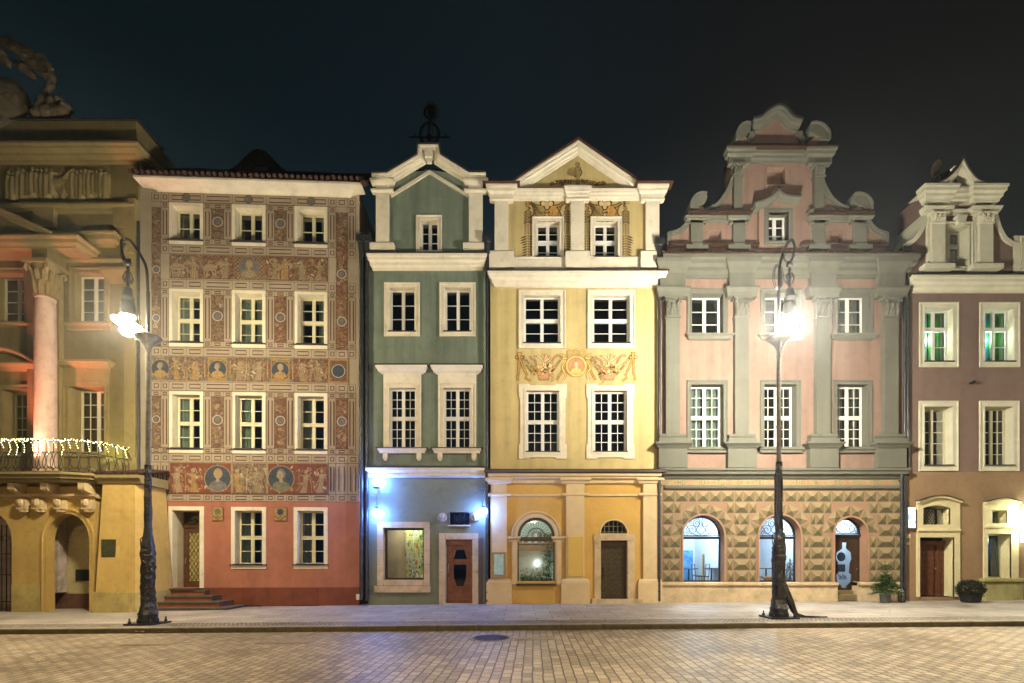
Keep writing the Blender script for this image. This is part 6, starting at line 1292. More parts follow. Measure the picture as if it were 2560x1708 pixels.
dd = m.build('door', mat('red_brown_wood', (.12, .045, .022), .5, .4, 9, .3, 30), w); m = MB(); m.ball((u0+.86, -.33, z_[3]+1.0), .03); m.build('handle', BRASS, dd)
m = MB(); lattice(m, up_[0], z_[1], up_[1]-.35, z_[0]-.02, -.2, .1, 1.5, .008); m.build('grille', mat('pale_iron', (.3, .26, .16)), w); m = MB(); m.add([(up_[0], -.25, z_[1]), (up_[1], -.25, z_[1]), (up_[1], -.25, z_[0]+.1), (up_[0], -.25, z_[0]+.1)], [(0, 1, 2, 3)]); m.build('pane', GLASS, w)
w, u0, u1, z_, up_ = opening(2466, 2524, 1276, 1309, 1335, 1445, (2457, 2543, 1251, 1259), False, 'shop_window', 0)
m = MB(); m.box(up_[0]+.24, up_[0]+.29, -.3, -.2, z_[1], z_[0]); m.sweep(rpts(up_[0], z_[1], up_[1], z_[0])[::-1], [(0, -.3), (0, -.24), (-.03, -.24), (-.03, -.3)], True); m.sweep(rpts(u0, z_[3], u1, z_[2])[::-1], [(0, -.4), (0, -.34), (-.04, -.34), (-.04, -.4)], True); m.build('frame', CR2, w)
m = MB(); m.add([(u0, -.37, z_[3]), (u1, -.37, z_[3]), (u1, -.37, z_[2]), (u0, -.37, z_[2])], [(0, 1, 2, 3)]); m.add([(up_[0], -.27, z_[1]), (up_[1], -.27, z_[1]), (up_[1], -.27, z_[0]), (up_[0], -.27, z_[0])], [(0, 1, 2, 3)]); m.build('pane', GLASS, w)
W_ = u1-u0
curtain(u0+W_*.18, u0+W_*.62, z_[3], z_[2]-.1, -.55, mat('pale_green_drape', (.35, .46, .36), .8, .2, 3, 0), w); curtain(u0+W_*.72, u1, z_[3], z_[2]-.15, -.56, mat('blue_drape', (.05, .13, .35), .8, .5, 3, 0), w)
lamp('shop_light', 'POINT', (F.O.x+(u0+u1)/2, .46, F.O.z+z_[3]+1.0), 1.6, (.8, .95, 1), .08)
m = MB(); m.box(U(2447), U(2553), -.3, .2, Z(1455), Z(1445)); m.box(U(2453), U(2551), 0, .12, -.2, Z(1455)); m.build('stone_apron', mat('mossy_stone', (.36, .33, .14), .85, .25, 3, .3, 40, dirt=.3), HB, bevel=.03)
m = MB(); m.plate(rpts(g0, -.3, g1, zg), F.holes, 0, -.3, hs=False); m.build('ground_floor_wall', mat('brown_ground_floor', (.28, .18, .10), .88, .12, .9, .12, 80, dirt=.25), HB); F.holes = []
shell(F, HB, g0, g1, Z(695), BRN, 7, z0=-.3); back(F, HB, g0+.01, g1-.01, -.3, Z(700), -1.4); back(F, HB, U(2330), U(2450), Z(700), Z(545), -1.1)
pipe(F, HB, 2270, 685, 1190, .1, .05, hopper=False); pipe(F, HB, 2254, 1170, 1495, .2, .045, hopper=False)
m = MB(); u, z = F.p(2426, 958); m.tube([(u, 0, z), (u, .12, z)], .05, 10); m.ball((u+.02, .14, z), .055); m.build('wall_vent', IRON, HB)
# illuminated sign box, two small plates
e = empty('sign_box', (F.O.x+U(2273), 0, F.O.z+Z(1295)), 0, 'glowing white-blue sign box with black curls beside the brown house door', 'sign')
m = MB(); m.box(-.135, .135, .0, .13, -.38, .38); m.build('casing', mat('steel_casing', (.3, .35, .42), .4, .1, 5, 0, metal=.6), e, bevel=.01); m = MB(); m.box(-.12, .12, .13, .135, -.36, .36); m.build('light_panel', emit('sign_glow', (.6, .8, 1), 1.6), e)
m = MB()
for i, (x, z, r_, a) in enumerate(((.03, .2, .1, 0), (-.02, .02, .07, 2), (-.1, .06, .05, 1), (.03, -.15, .09, 4), (-.08, -.14, .05, 0), (.0, -.28, .05, 2), (-.12, -.02, .05, 3))): m.tube([(x+r_*(1-.7*k/14)*cos(a+k*.55), .15, z+r_*(1-.7*k/14)*sin(a+k*.55)) for k in range(15)], .008, 5)
m.build('curls', IRON, e)
for x, y, w, la in ((2270, 1341, .075, 'larger pale square plate on the brown wall under the glowing sign'), (2269, 1359, .052, 'smaller pale square plate, lowest on the brown wall under the glowing sign')):
    m = MB(); m.box(-w, w, 0, .03, -w, w); o = m.build('wall_plate', mat('cream_plastic', (.6, .52, .35), .5, .05), None, bevel=.006); o.location = (F.O.x+U(x), 0, F.O.z+Z(y)); tag(o, la, 'plate')
# bright lantern cluster on a bracket at the far right
e = empty('wall_lantern', (F.O.x+U(2552, .3), 0, F.O.z+Z(1325, .3)), 0, 'bright greenish-white lantern on a wall bracket at the right edge of the photo', 'lantern'); m = MB(); m.tube([(-.0, 0, .1), (.0, .4, .12), (.25, .4, .1)], .03); m.box(-.35, .4, .2, .28, -.02, .04); m.build('bracket', CR2, e)
gl = emit('lantern_glow', (.86, 1, .72), 16); m = MB(); m.box(-.10, .0, .3, .42, .1, .62); m.build('light_tube', gl, e); m = MB(); m.box(.06, .4, .3, .44, .12, .85); m.build('light_panel', gl, e); m = MB(); m.box(.0, .4, .3, .44, -.42, -.08); m.build('light_panel', emit('lantern_glow_low', (.9, 1, .8), 9), e)
# potted fir, lantern, round shrub
def place(px, v): return (F.O.x+F.u(px, v), -v, gz(F.O.x+F.u(px, v)))
L_ = place(2213, .75); e = empty('potted_fir', L_, 0, 'small fir tree in a grey pot against the pink house, beside its drainpipe', 'potted tree')
m = MB(); m.lathe([(.13, 0), (.15, .02), (.17, .27), (.185, .28), (.185, .31), (.16, .31), (.15, .26)], (0, 0), 18); m.build('pot', mat('pot_grey', (.09, .09, .08), .5, .2, 5, 0), e)
m = MB(); m.lathe([(.03, .28), (.012, 1.0), (.004, 1.46)], (0, 0), 6); m.build('trunk', DWOOD, e)
m = MB(); nd = [mat('fir_needle', (.035, .075, .018), .6, .45, 12, 0, spec=.3), mat('fir_tip', (.08, .12, .03), .6, .4, 12, 0)]
def branch(p0, d, l, sag, dens=44):
    P = [Vector(p0)+d*l*t+Vector((0, 0, -sag*l*t*t)) for t in (0, .33, .66, 1)]; m.cur = 0; m.tube(P, [.008, .006, .005, .003], 4)
    for _ in range(int(dens*l/.4)):
        t = rnd.random(); q = Vector(p0)+d*l*t+Vector((0, 0, -sag*l*t*t)); s_ = (d*.7+Vector((rnd.gauss(0, .7), rnd.gauss(0, .7), rnd.gauss(.15, .6)))).normalized(); w = s_.cross(Vector((rnd.random(), rnd.random(), rnd.random()))).normalized()*.008; ln = rnd.uniform(.05, .09); m.cur = 1 if t > .8 or rnd.random() < .15 else 0; m.add([q-w, q+w, q+s_*ln], [(0, 1, 2)])
for i in range(210):
    h = .34+.62*rnd.random()**1.1; r_ = .47*(1-((h-.34)/.80)**1.6); a = rnd.uniform(0, 6.3); branch((0, 0, h), Vector((cos(a), sin(a), rnd.uniform(.0, .55))).normalized(), r_*rnd.uniform(.75, 1.1), .3, 46)
for h, n, l in ((1.0, 6, .28), (1.12, 5, .25), (1.24, 4, .28)):
    for k in range(n): a = k*6.28/n+h*5; branch((0, 0, h), Vector((cos(a), sin(a), .65)).normalized(), l, .0, 26)
branch((0, 0, 1.25), Vector((0, 0, 1)), .22, 0, 20)
m.build('crown', nd, e)
L_ = place(2254, .55); e = empty('floor_lantern', L_, 0, 'dark lantern standing on the pavement between the fir and the brown door', 'lantern'); m = MB(); m.box(-.075, .075, -.075, .075, 0, .03); m.box(-.075, .075, -.075, .075, .34, .37); m.lathe([(.1, .37), (.02, .47), (.01, .5)], (0, 0), 4)
for a in (-.065, .065):
    for b in (-.065, .065): m.box(a-.01, a+.01, b-.01, b+.01, .03, .34)
m.build('cage', IRON, e); m = MB(); m.lathe([(.04, .03), (.04, .16)], (0, 0), 10); m.build('candle', CREAM, e); m = MB(); m.box(-.06, .06, -.06, .06, .035, .335); m.build('pane', GLASS, e)
L_ = place(2426, .8); e = empty('potted_shrub', L_, 0, 'dark round potted shrub standing between the brown house door and shop window', 'potted shrub')
m = MB(); m.lathe([(.2, 0), (.27, .02), (.31, .3), (.33, .36), (.28, .36)], (0, 0), 18); m.build('pot', mat('pot_black', (.012, .012, .012), .6, .2, 5, 0), e)
sp = []
for _ in range(3800):
    d = Vector((rnd.gauss(0, 1), rnd.gauss(0, 1), rnd.gauss(0, 1))).normalized(); r_ = rnd.uniform(.75, 1.0)*(1+.06*sin(d.x*9)*cos(d.z*8)); sp.append((d.x*.40*r_, d.y*.40*r_, .44+d.z*.33*r_))
foliage('crown', sp, .06, [mat('shrub_leaf', (.012, .02, .010), .8, .4, 10, 0)], None, None, e, up=.1)
# ================================================================== PALACE ON THE LEFT
PUP = mat('palace_stucco', (.21, .165, .07), .88, .12, .6, .15, 70, streak=.15, dirt=.25)
PLO = mat('palace_trim', (.27, .21, .095), .85, .12, 1.0, .15, 70, dirt=.25)
PCO = mat('column_stone', (.60, .42, .33), .8, .14, 1.4, .3, 40, dirt=.3)
POC = mat('arcade_ochre', (.50, .34, .11), .85, .14, .8, .15, 60, streak=.1, dirt=.3)
POL = mat('mossy_base', (.42, .33, .13), .88, .25, 1.6, .25, 40, dirt=.45)
F = Fac(200, -.42, 0, gz((200-VX)/70)); HL = empty('palace', F.O, 0, 'old palace with a column, arcade and lit balcony at the left edge', 'palace')
U = F.u; Z = lambda py, v=0: F.z(py, 200, v)
g0, g1 = U(-160), U(346); F.holes = []
def pwin(xa, xb, ya, yb, xs0, sub, rows, d=.4):
    u0, u1, z1, z0 = U(xa), U(xb), Z(ya), Z(yb); F.holes.append(rpts(u0, z0, u1, z1)); m = MB(); m.sweep(rpts(u0, z0, u1, z1)[::-1], [(0, .0), (0, -d)], True); m.sweep(rpts(u0, z0, u1, z1)[::-1], SURP(.17, .05), True); w = m.build('window', PLO, HL)
    f_, g_ = sash(u0, z0, u1, z1, -d, rows, sub, fw=.05); f_.build('frame', CREAMW, w); g_.build('pane', GLASS, w); return u0, z0, u1, z1
pwin(-14, 62, 683, 804, 0, 1, (4,)); pwin(188, 262, 683, 804, 0, 1, (4,), .3)
pwin(172, 262, 967, 1130, 0, 2, (5,), .55); pwin(8, 80, 975, 1130, 0, 2, (5,), .45)
m = MB(); m.plate([(g0, Z(1215)), (g1, Z(1215)), (g1, Z(385)), (g0, Z(385))], F.holes, 0, -.3, hs=False); m.build('wall', PUP, HL); F.holes = []
# attic and top cornice
m = MB(); v = .3; m.box(g0, U(341, v)-.0, -.9, v, Z(353, v)-.1, Z(303, v)); m.build('attic', PUP, HL)
m = MB(); m.box(g0, U(341, .35)+.05, -.95, .36, Z(302, .3), Z(299, .3)); m.build('attic_capping', SLATE, HL)
m = MB(); v = .55; t, h_, pr = cp(F, 353, 410, v); m.hcor(g0, U(344, v)-v, pr, 0, rl=False); q = U(344, v)-v; m.add([w for a, b in pr for w in ((q+a, 0, b), (q+a, -1.2, b))], [(2*i, 2*i+1, 2*i+3, 2*i+2) for i in range(len(pr)-1)]); m.build('cornice', PLO, HL)
m = MB(); m.box(g0, U(344, v)+.02, -1.25, v+.03, t, t+.04); m.build('cornice_capping', SLATE, HL)
m = MB(); z = Z(509, .2); m.hcor(g0, U(336)-.1, [(0, z), (.25, z), (.25, z-.07), (.12, z-.12), (.1, z-.2), (0, z-.22)], 0, rl=False); m.box(U(93), U(144), 0, .16, Z(575), z); m.box(U(292), U(332), 0, .16, Z(572), z-.05)
z = Z(576, .35); m.hcor(U(135), U(306)-.35, [(0, z), (.35, z), (.35, z-.07), (.3, z-.1), (.28, z-.25), (.16, z-.32), (.12, z-.38), (0, z-.4)], 0); z = Z(644, .15); m.hcor(U(158), U(298), [(0, z), (.14, z-.0), (.14, z-.05), (.06, z-.09), (0, z-.1)], 0); m.build('mouldings', PLO, HL)
# relief of horses and riders
m = MB(); u0, u1, z0, z1 = U(20), U(272), Z(500), Z(412); m.box(g0, u1+.08, 0, .02, z0-.02, z1+.1); m.cur = 0
rr = random.Random(3)
def horse(x, z, s, f=1):
    m.ball((x, .07, z), (.26*s, .08, .13*s), 10, 7); m.tube([(x+f*.2*s, .07, z+.05*s), (x+f*.32*s, .08, z+.22*s), (x+f*.4*s, .08, z+.3*s)], [.1*s, .07*s, .05*s], 7); m.ball((x+f*.46*s, .08, z+.27*s), (.09*s, .04, .05*s), 8, 6)
    for q in (-.2, -.13, .14, .22): m.tube([(x+q*s, .06, z-.05*s), (x+(q+rr.uniform(-.04, .06))*s, .06, z-.2*s), (x+(q+rr.uniform(-.08, .08))*s, .05, z-.42*s)], [.05*s, .03*s, .025*s], 6)
def man(x, z, s):
    m.tube([(x, .05, z-.5*s), (x+rr.uniform(-.03, .03), .08, z-.1*s), (x, .09, z+.25*s)], [.11*s, .095*s, .075*s], 8); m.ball((x, .09, z+.36*s), (.06*s, .05, .075*s), 8, 6); m.tube([(x, .09, z+.22*s), (x+rr.uniform(-.2, .2)*s, .1, z+.05*s), (x+rr.uniform(-.25, .25)*s, .1, z+rr.uniform(-.1, .4)*s)], [.035*s, .03*s, .02*s], 6); m.tube([(x-.04*s, .06, z-.3*s), (x-.08*s, .06, z-.5*s)], [.05*s, .03*s], 6)
zc = (z0+z1)/2
for i in range(10): man(u0+.1+i*.165, zc-.03+rr.uniform(-.14, .08), rr.uniform(.95, 1.15))
horse(U(150), zc-.05, 1.35); horse(U(105), zc-.05, 1.15)
for i in range(10): man(U(178)+i*.14, zc-.03+rr.uniform(-.14, .08), rr.uniform(.9, 1.15))
[m.ball((rr.uniform(u0+.1, u1-.1), .04, rr.uniform(z0+.1, z1-.25)), (rr.uniform(.05, .12), .05, rr.uniform(.06, .16)), 7, 5) for _ in range(110)]
o_ = m.build('relief_frieze', PLO, HL, smooth=True); r_ = o_.modifiers.new('r', 'REMESH'); r_.mode = 'VOXEL'; r_.voxel_size = .022; r_.use_smooth_shade = True; r_ = o_.modifiers.new('s', 'SMOOTH'); r_.iterations = 3
# portico: half pediment, frieze block, capital, column (in front of the wall)
v = .85
m = MB(); P = [F.p(-120, 455, v), F.p(0, 520, v), F.p(134, 583, v)]; m.sweep(P, [(0, 0), (0, v+.1), (-.09, v+.1), (-.12, v), (-.2, v-.02), (-.24, v-.1), (-.24, 0)]); z = Z(590, v); m.hcor(g0, U(136, v)-.1, [(0, z), (v+.1, z), (v+.1, z-.06), (v, z-.1), (v-.02, z-.2), (v-.12, z-.26), (v-.14, z-.32), (0, z-.33)], 0, rl=False)
m.build('pediment', PLO, HL); m = MB(); m.plate([F.p(-160, 480, .5), F.p(0, 530, .5), F.p(125, 592, .5), F.p(-160, 592, .5)], [], .5, 0); m.box(g0, U(75), 0, .3, Z(650), Z(600)); m.box(U(80, .7), U(116, .7)+.03, 0, .7, Z(660, .7), Z(606, .7)); m.build('tympanum', PUP, HL)
cu, cv = U(114, .55), .55; r0 = .30; m = MB(); zb, zt = Z(1190, .55), Z(748, .55)
m.lathe([(r0*1.2, zb), (r0*1.2, zb+.12), (r0*1.08, zb+.2), (r0*1.02, zb+.3), (r0, zb+.5), (r0*.98, zt-1.5), (r0*.88, zt-.05), (r0*.95, zt-.03), (r0*.95, zt)], (cu, cv), 28); cm = m.build('column', PCO, HL, smooth=True)
m = MB(); zt2 = Z(662, .55); h = zt2-zt; m.lathe([(r0*.86, zt), (r0*.9, zt+h*.7), (r0*1.2, zt+h*.9)], (cu, cv), 20); m.box(cu-.42, cu+.42, cv-.42, cv+.42, zt+h*.9, zt2)
for rw, (zz, k, s_) in enumerate(((.05, 10, .4), (.35, 10, .42))):
    for i in range(k): a = 2*pi*(i+.5*rw)/k; m.tube([(cu+q*cos(a), cv+q*sin(a), zt+h*(zz+s_*t)) for q, t in ((r0*.88, 0), (r0*1.0, .5), (r0*1.15, .95), (r0*1.3, .8))], [.07, .075, .06, .02], 6)
for a in (45, 135, 225, 315):
    a = R(a); m.tube([(cu+q*cos(a), cv+q*sin(a), zt+h*t) for q, t in ((r0*.9, .5), (r0*1.25, .78), (r0*1.6, .86), (r0*1.7, .74), (r0*1.5, .68))], [.05, .06, .06, .05, .04], 6)
m.build('capital', PLO, cm, smooth=True)
m = MB(); m.box(U(141), U(159), 0, .16, Z(1190), Z(645)); m.box(U(76), U(90), 0, .12, Z(1190), Z(645)); m.build('pilaster', PLO, HL)
# window hoods
m = MB(); z = Z(898, .3); m.hcor(U(150), U(282)-.2, [(0, z), (.3, z), (.3, z-.07), (.24, z-.1), (.2, z-.17), (.06, z-.22), (0, z-.24)], 0); m.box(U(158), U(276), 0, .05, Z(968), z-.2)
z = Z(905, .3); m.hcor(g0, U(92), [(0, z), (.3, z), (.3, z-.06), (.2, z-.14), (.06, z-.2), (0, z-.22)], 0, rl=False); P = bez([F.p(-90, 872, .3), F.p(0, 868, .3), F.p(50, 882, .3), F.p(94, 908, .3)], 6); m.sweep(P, [(0, 0), (0, .34), (-.06, .34), (-.1, .26), (-.12, 0)]); m.build('window_hood', PLO, HL)
m = MB(); z = Z(806, .12); m.hcor(U(174), U(272), [(0, z), (.14, z), (.14, z-.05), (.05, z-.1), (.05, z-.22), (0, z-.24)], 0); m.hcor(g0, U(78), [(0, z), (.14, z), (.14, z-.05), (.05, z-.1), (0, z-.12)], 0, rl=False); m.build('window_shelf', PLO, HL)
m = MB(); m.box(U(318), g1+.0, 0, .14, Z(1215), Z(505)); m.box(U(330), g1+.02, .0, .2, Z(640), Z(505)); z = Z(662, .3); m.hcor(U(272), U(318), [(0, z), (.2, z), (.2, z-.1), (.1, z-.3), (.0, z-.5)], 0); m.hcor(U(280), g1-.1, [(0, Z(1143)), (.12, Z(1144)), (.16, Z(1152)), (.18, Z(1160)), (.18, Z(1190))], 0); m.build('corner_pilaster', PLO, HL)
m = MB(); P = [(U(314), .03, Z(820))]+[(U(314)+.01*sin(k), .03, Z(820+k*40)) for k in range(1, 8)]+[(U(318), .05, Z(1105)), (U(330), .2, Z(1135)), (U(345), .3, Z(1155))]; m.tube(P, .012, 5); m.build('cable', IRON, HL)
# arcade
v = 1.0; AF = v; zs, zb = Z(1352, v), Z(1520, v)
a0, a1 = U(118, v), U(225, v); l0, l1 = U(-90, v), U(29, v); base = -.35
A1 = arch(a0, a1, base, zs, 20, rise=(Z(1285, v)-zs)); A0 = arch(l0, l1, base, zs, 20, rise=(Z(1278, v)-zs))
pts = [(g0, base), (l0, base)]+A0[1:-1][::-1]+[(l1, base), (a0, base)]+A1[1:-1][::-1]+[(a1, base), (U(236, v), base), (U(236, v), Z(1215, v)), (g0, Z(1215, v))]
m = MB(); m.plate(pts, [], v, v-.28, back=True); m.build('arcade_wall', POC, HL)
m = MB(); m.sweep(A1[::-1], [(-.003, v-.02), (0, v+.03), (.10, v+.03), (.11, v+.06), (.16, v+.06), (.17, v)]); m.build('arch_moulding', POC, HL)
m = MB(); m.box(U(32, v), U(103, v), v-.25, v+.05, base, Z(1462, v)); m.build('arcade_base', POL, HL)
# inside the arcade
m = MB(); m.box(g0, U(240), -.2, 0, base, Z(1215)); m.cur = 1; m.box(U(124, .3), U(148, .3), 0, .35, Z(1480), Z(1262)); m.box(U(124, .3)-.03, U(148, .3)+.03, 0, .4, Z(1262), Z(1240)); m.cur = 2; m.box(U(192), U(230), 0, .05, Z(1452), Z(1424)); m.cur = 3; m.box(g0, U(240), 0, .03, base, Z(1484)); m.cur = 4
m.add([(g0, v, Z(1225)), (U(240), v, Z(1225)), (U(240), -.2, Z(1225)), (g0, -.2, Z(1225))], [(0, 1, 2, 3)])
m.build('arcade_interior', [mat('arcade_back_wall', (.42, .36, .20), .85, .25, 1.5, .15, 50, dirt=.4), mat('weathered_lilac_stone', (.46, .38, .36), .85, .3, 2.5, .3, 40, dirt=.5), DARK, mat('dark_tile_base', (.12, .06, .045), .6, .3, 5, .1), PUP], HL)
gate = MB(); u0, u1 = l0+.05, l1-.04; z1 = zs+.55
for k in range(9): x = u1-k*.16; gate.tube([(x, v-.35, -.1), (x, v-.35, z1)], .014, 5)
for z in (.3, 1.2, 1.9): gate.tube([(u0, v-.35, z), (u1, v-.35, z)], .016, 5)
for k in range(6): gate.tube([(u1-.25-k*.25+.1*cos(t*.5), v-.34, zs+.1+.1*sin(t*.5)) for t in range(13)], .01, 4)
gate.build('arcade_gate', IRON, HL)
m = MB(); m.box(l0-.3, l1+.3, .15, .2, base, zs+.9); m.build('arcade_screen', MT['weathered_lilac_stone'], HL)
# tapering pier
m = MB(); vb, vt = 1.5, 1.2; 
def pier(z, ua, ub, v_): return [(ua, 0, z), (ua, v_-.25, z), (ua+.18, v_, z), (ub-.16, v_, z), (ub, v_-.22, z), (ub, 0, z)]
ub_, ut_ = (U(223, vb), U(352, vb)), (U(243, vt), U(350, vt))
A_ = pier(Z(1483, vb), ub_[0]+.02, ub_[1]-.02, vb); B_ = pier(Z(1210, vt), ut_[0], ut_[1], vt); m.add(A_+B_, [(i, (i+1) % 6, 6+(i+1) % 6, 6+i) for i in range(6)]); m.build('corner_pier', POC, HL)
m = MB(); A_ = pier(base, ub_[0]-.05, ub_[1]+.03, vb+.06); B_ = pier(Z(1481, vb), ub_[0]-.02, ub_[1]+.02, vb+.04); m.add(A_+B_, [(i, (i+1) % 6, 6+(i+1) % 6, 6+i) for i in range(6)]+[(6, 7, 8, 9, 10, 11)]); m.build('pier_base', POL, HL)
vt += .12
m = MB(); m.hcor(U(240, vt), U(352, vt)-.02, [(0, Z(1186, vt)), (vt+.06, Z(1187, vt)), (vt+.06, Z(1195, vt)), (vt-.02, Z(1200, vt)), (vt-.08, Z(1208, vt)), (0, Z(1210, vt))], 0, False, False); m.build('pier_cap', PLO, HL)
m = MB(); a, b, z = U(238, vt), U(353, vt), Z(1186, vt)
x = a
while x < b: q = .22*(1-abs((x-a)/(b-a)*2-1)*.35); m.tube([(x, vt+.08, z+.03), (x, 0, z+.15+q)], .06, 6); x += .13
m.build('pier_tiles', TILE, HL)
e = empty('wall_plaque', (F.O.x+(U(247, vb)+U(282, vb))/2, F.O.y-1.37, F.O.z+Z(1371, vb)), 0, 'small dark bronze plaque on the ochre corner pier of the palace', 'plaque')
w_, h_ = (U(282, vb)-U(247, vb))/2, (Z(1349, vb)-Z(1394, vb))/2
m = MB(); m.box(-w_, w_, 0, .04, -h_, h_); m.build('plate', mat('bronze_plaque', (.07, .07, .035), .5, .3, 8, .2, 40, metal=.3), e); m = MB()
for i in range(9): m.box(-w_+.04, w_-.04-rnd.uniform(0, .08), .04, .044, h_-.07-i*.055, h_-.055-i*.055)
m.build('raised_lines', mat('bronze_line', (.11, .11, .05), .5, .1, 5, 0, metal=.3), e)
# balcony slab, consoles, curved iron railing
bv = 1.75; z = Z(1181, bv); m = MB(); q = [(g0, bv), (U(150, bv), bv), (U(212, bv)-.05, 1.45), (U(236, bv)-.05, 1.0), (U(236, bv)-.05, 0), (g0, 0)]
def slab(q, za, zb_): m.add([(a, b, za) for a, b in q]+[(a, b, zb_) for a, b in q], [tuple(range(len(q))), tuple(range(len(q), 2*len(q)))]+[(i, (i+1) % len(q), len(q)+(i+1) % len(q), len(q)+i) for i in range(len(q))])
slab(q, z-.05, z+.03); q2 = [(a-.08 if i in (1, 2, 3, 4) else a, max(0, b-.08)) for i, (a, b) in enumerate(q)]; slab(q2, z-.16, z-.05); q3 = [(a-.2 if i in (1, 2, 3, 4) else a, max(0, b-.22)) for i, (a, b) in enumerate(q)]; slab(q3, z-.26, z-.16); m.build('balcony_slab', PLO, HL)
m = MB()
for px, ln in ((30, .65), (112, .65), (205, .75)):
    x = U(px, 1.4); zt_ = z-.26; w = .22 if px < 200 else .2
    P = bez([(bv-.3, zt_-.02), (bv-.33, zt_-.25), (bv-.62, zt_-.36), (1.02, zt_-.62), (1.0, zt_-.75)], 5); 
    V = []; prof = [(a, b) for a, b in P]+[(1.0, zt_)]; n = len(prof)
    for s_ in (-1, 1): V += [(x+s_*w/2*(1 if i < n*.6 else .9), a, b) for i, (a, b) in enumerate(prof)]
    m.add(V, [tuple(range(n)), tuple(range(n, 2*n))]+[(i, (i+1) % n, n+(i+1) % n, n+i) for i in range(n)])
for px in (52, 92, 145, 215):
    x = U(px, 1.2); zt_ = Z(1250, 1.2); m.box(x-.15, x+.15, 1.0, 1.22, zt_-.3, zt_); m.lathe([(.0, zt_-.42), (.13, zt_-.38), (.14, zt_-.3)], (x, 1.08), 10); m.ball((x, 1.2, zt_-.1), (.12, .1, .14), 8, 6)
m.hcor(g0, U(236, 1.1), [(1.0, Z(1234, 1.1)), (1.16, Z(1235, 1.1)), (1.16, Z(1241, 1.1)), (1.0, Z(1245, 1.1))], 0, False, False)
m.build('console', mat('console_stone', (.55, .42, .24), .85, .15, 2.5, .3, 40, dirt=.35), HL, smooth=False)
def rail(t):       # plan of the railing, t metres along it
    pl = bez([(g0, bv-.12), (U(60, bv), bv-.12), (U(150, bv)-.02, bv-.12), (U(196, bv), 1.42), (U(226, bv)-.05, .95), (U(240, bv)-.03, .35)], 10); d = 0
    for i in range(len(pl)-1):
        s_ = math.dist(pl[i], pl[i+1])
        if d+s_ >= t: k = (t-d)/s_; return (pl[i][0]+(pl[i+1][0]-pl[i][0])*k, pl[i][1]+(pl[i+1][1]-pl[i][1])*k), True
        d += s_
    return pl[-1], False
zr0, zr1 = z+.05, Z(1099, bv); H = zr1-zr0
ts = []; t = 0
while rail(t)[1]: ts.append(t); t += .06
m = MB()
for zz, r_ in ((zr0, .02), (zr0+H*.62, .014), (zr1, .026)): m.tube([(rail(t)[0][0], rail(t)[0][1], zz) for t in ts], r_, 6)
n = 0; t = .1
while rail(t+.2)[1]:
    (a, b), _ = rail(t); (c, d), _ = rail(t+.24); mx, my = (a+c)/2, (b+d)/2; nx, ny = -(d-b), (c-a); l = math.hypot(nx, ny); nx /= l; ny /= l
    # bowed balusters and scroll loops
    m.tube([(a+nx*k*(1 if ny > 0 else 1), b+ny*k, zr0+H*q) for k, q in ((0, 0), (.1, .12), (.12, .3), (.05, .5), (0, .62), (0, 1))], .011, 5)
    m.tube([(mx+(c-a)/2*cos(th), my+(d-b)/2*cos(th), zr0+.05+.09*sin(th)) for th in [pi*i/6 for i in range(7)]], .011, 5)
    m.tube([(mx+(c-a)*.5*.9*cos(th), my+(d-b)*.45*cos(th), zr0+H*.34+H*.26*sin(th)) for th in [2*pi*i/12 for i in range(13)]], .01, 5); t += .24
m.build('balcony_railing', IRON, HL)
e = empty('string_lights', (F.O.x, F.O.y, F.O.z), 0, 'dense string of tiny warm-white lights wound along the palace balcony railing', 'string lights')
m = MB(); m.tube([(rail(t)[0][0], rail(t)[0][1]+.03, zr1+.03+.02*sin(t*30)) for t in ts], .008, 4); m.build('wire', IRON, e)
m = MB(); t = 0
while rail(t)[1]:
    (a, b), _ = rail(t); m.ball((a+rnd.uniform(-.02, .02), b+.04+rnd.uniform(-.03, .03), zr1+.0+rnd.uniform(-.035, .05)), .0115, 4, 3); t += .028
t = 0.1
while rail(t)[1]:
    (a, b), _ = rail(t); ln = rnd.uniform(.15, .42); k = 0
    while k < ln: m.ball((a+rnd.uniform(-.015, .015)+.06*sin(k*8), b+.05, zr1-.08-k), .0115, 4, 3); k += .075
    t += rnd.uniform(.2, .3)
o = m.build('bulb', emit('fairy_bulb', (1, .92, .42), 11), e); o['kind'] = 'stuff'
lamp('uplight', 'SPOT', (F.O.x+cu-.1, F.O.y-cv-.80, F.O.z+z+.1), 1300, (1, .27, .19), .05, (F.O.x+cu, F.O.y-cv+.15, F.O.z+z+4.0), 62, .8)
lamp('uplight', 'POINT', (F.O.x+U(262, .5), F.O.y-.35, F.O.z+Z(1122, .4)), 6, (.85, 1, .3), .04)
# body
m = MB(); zt_ = Z(310); m.add([(g1-.004, 0, -.3), (g1-.004, -7, -.3), (g1-.004, -7, zt_), (g1-.004, 0, zt_)], [(0, 1, 2, 3)]); m.add([(g0, -.3, zt_), (g1, -.3, zt_), (g1, -7, zt_), (g0, -7, zt_)], [(0, 1, 2, 3)]); m.add([(g0, -1.2, -.3), (g1, -1.2, -.3), (g1, -1.2, zt_), (g0, -1.2, zt_)], [(0, 1, 2, 3)]); m.build('side_wall', PUP, HL)
m = MB(); u = g1+.09; m.tube([(u, .12, Z(560)), (u, .12, Z(1180))], .05, 8); m.build('drainpipe', GUT, HL, smooth=True)
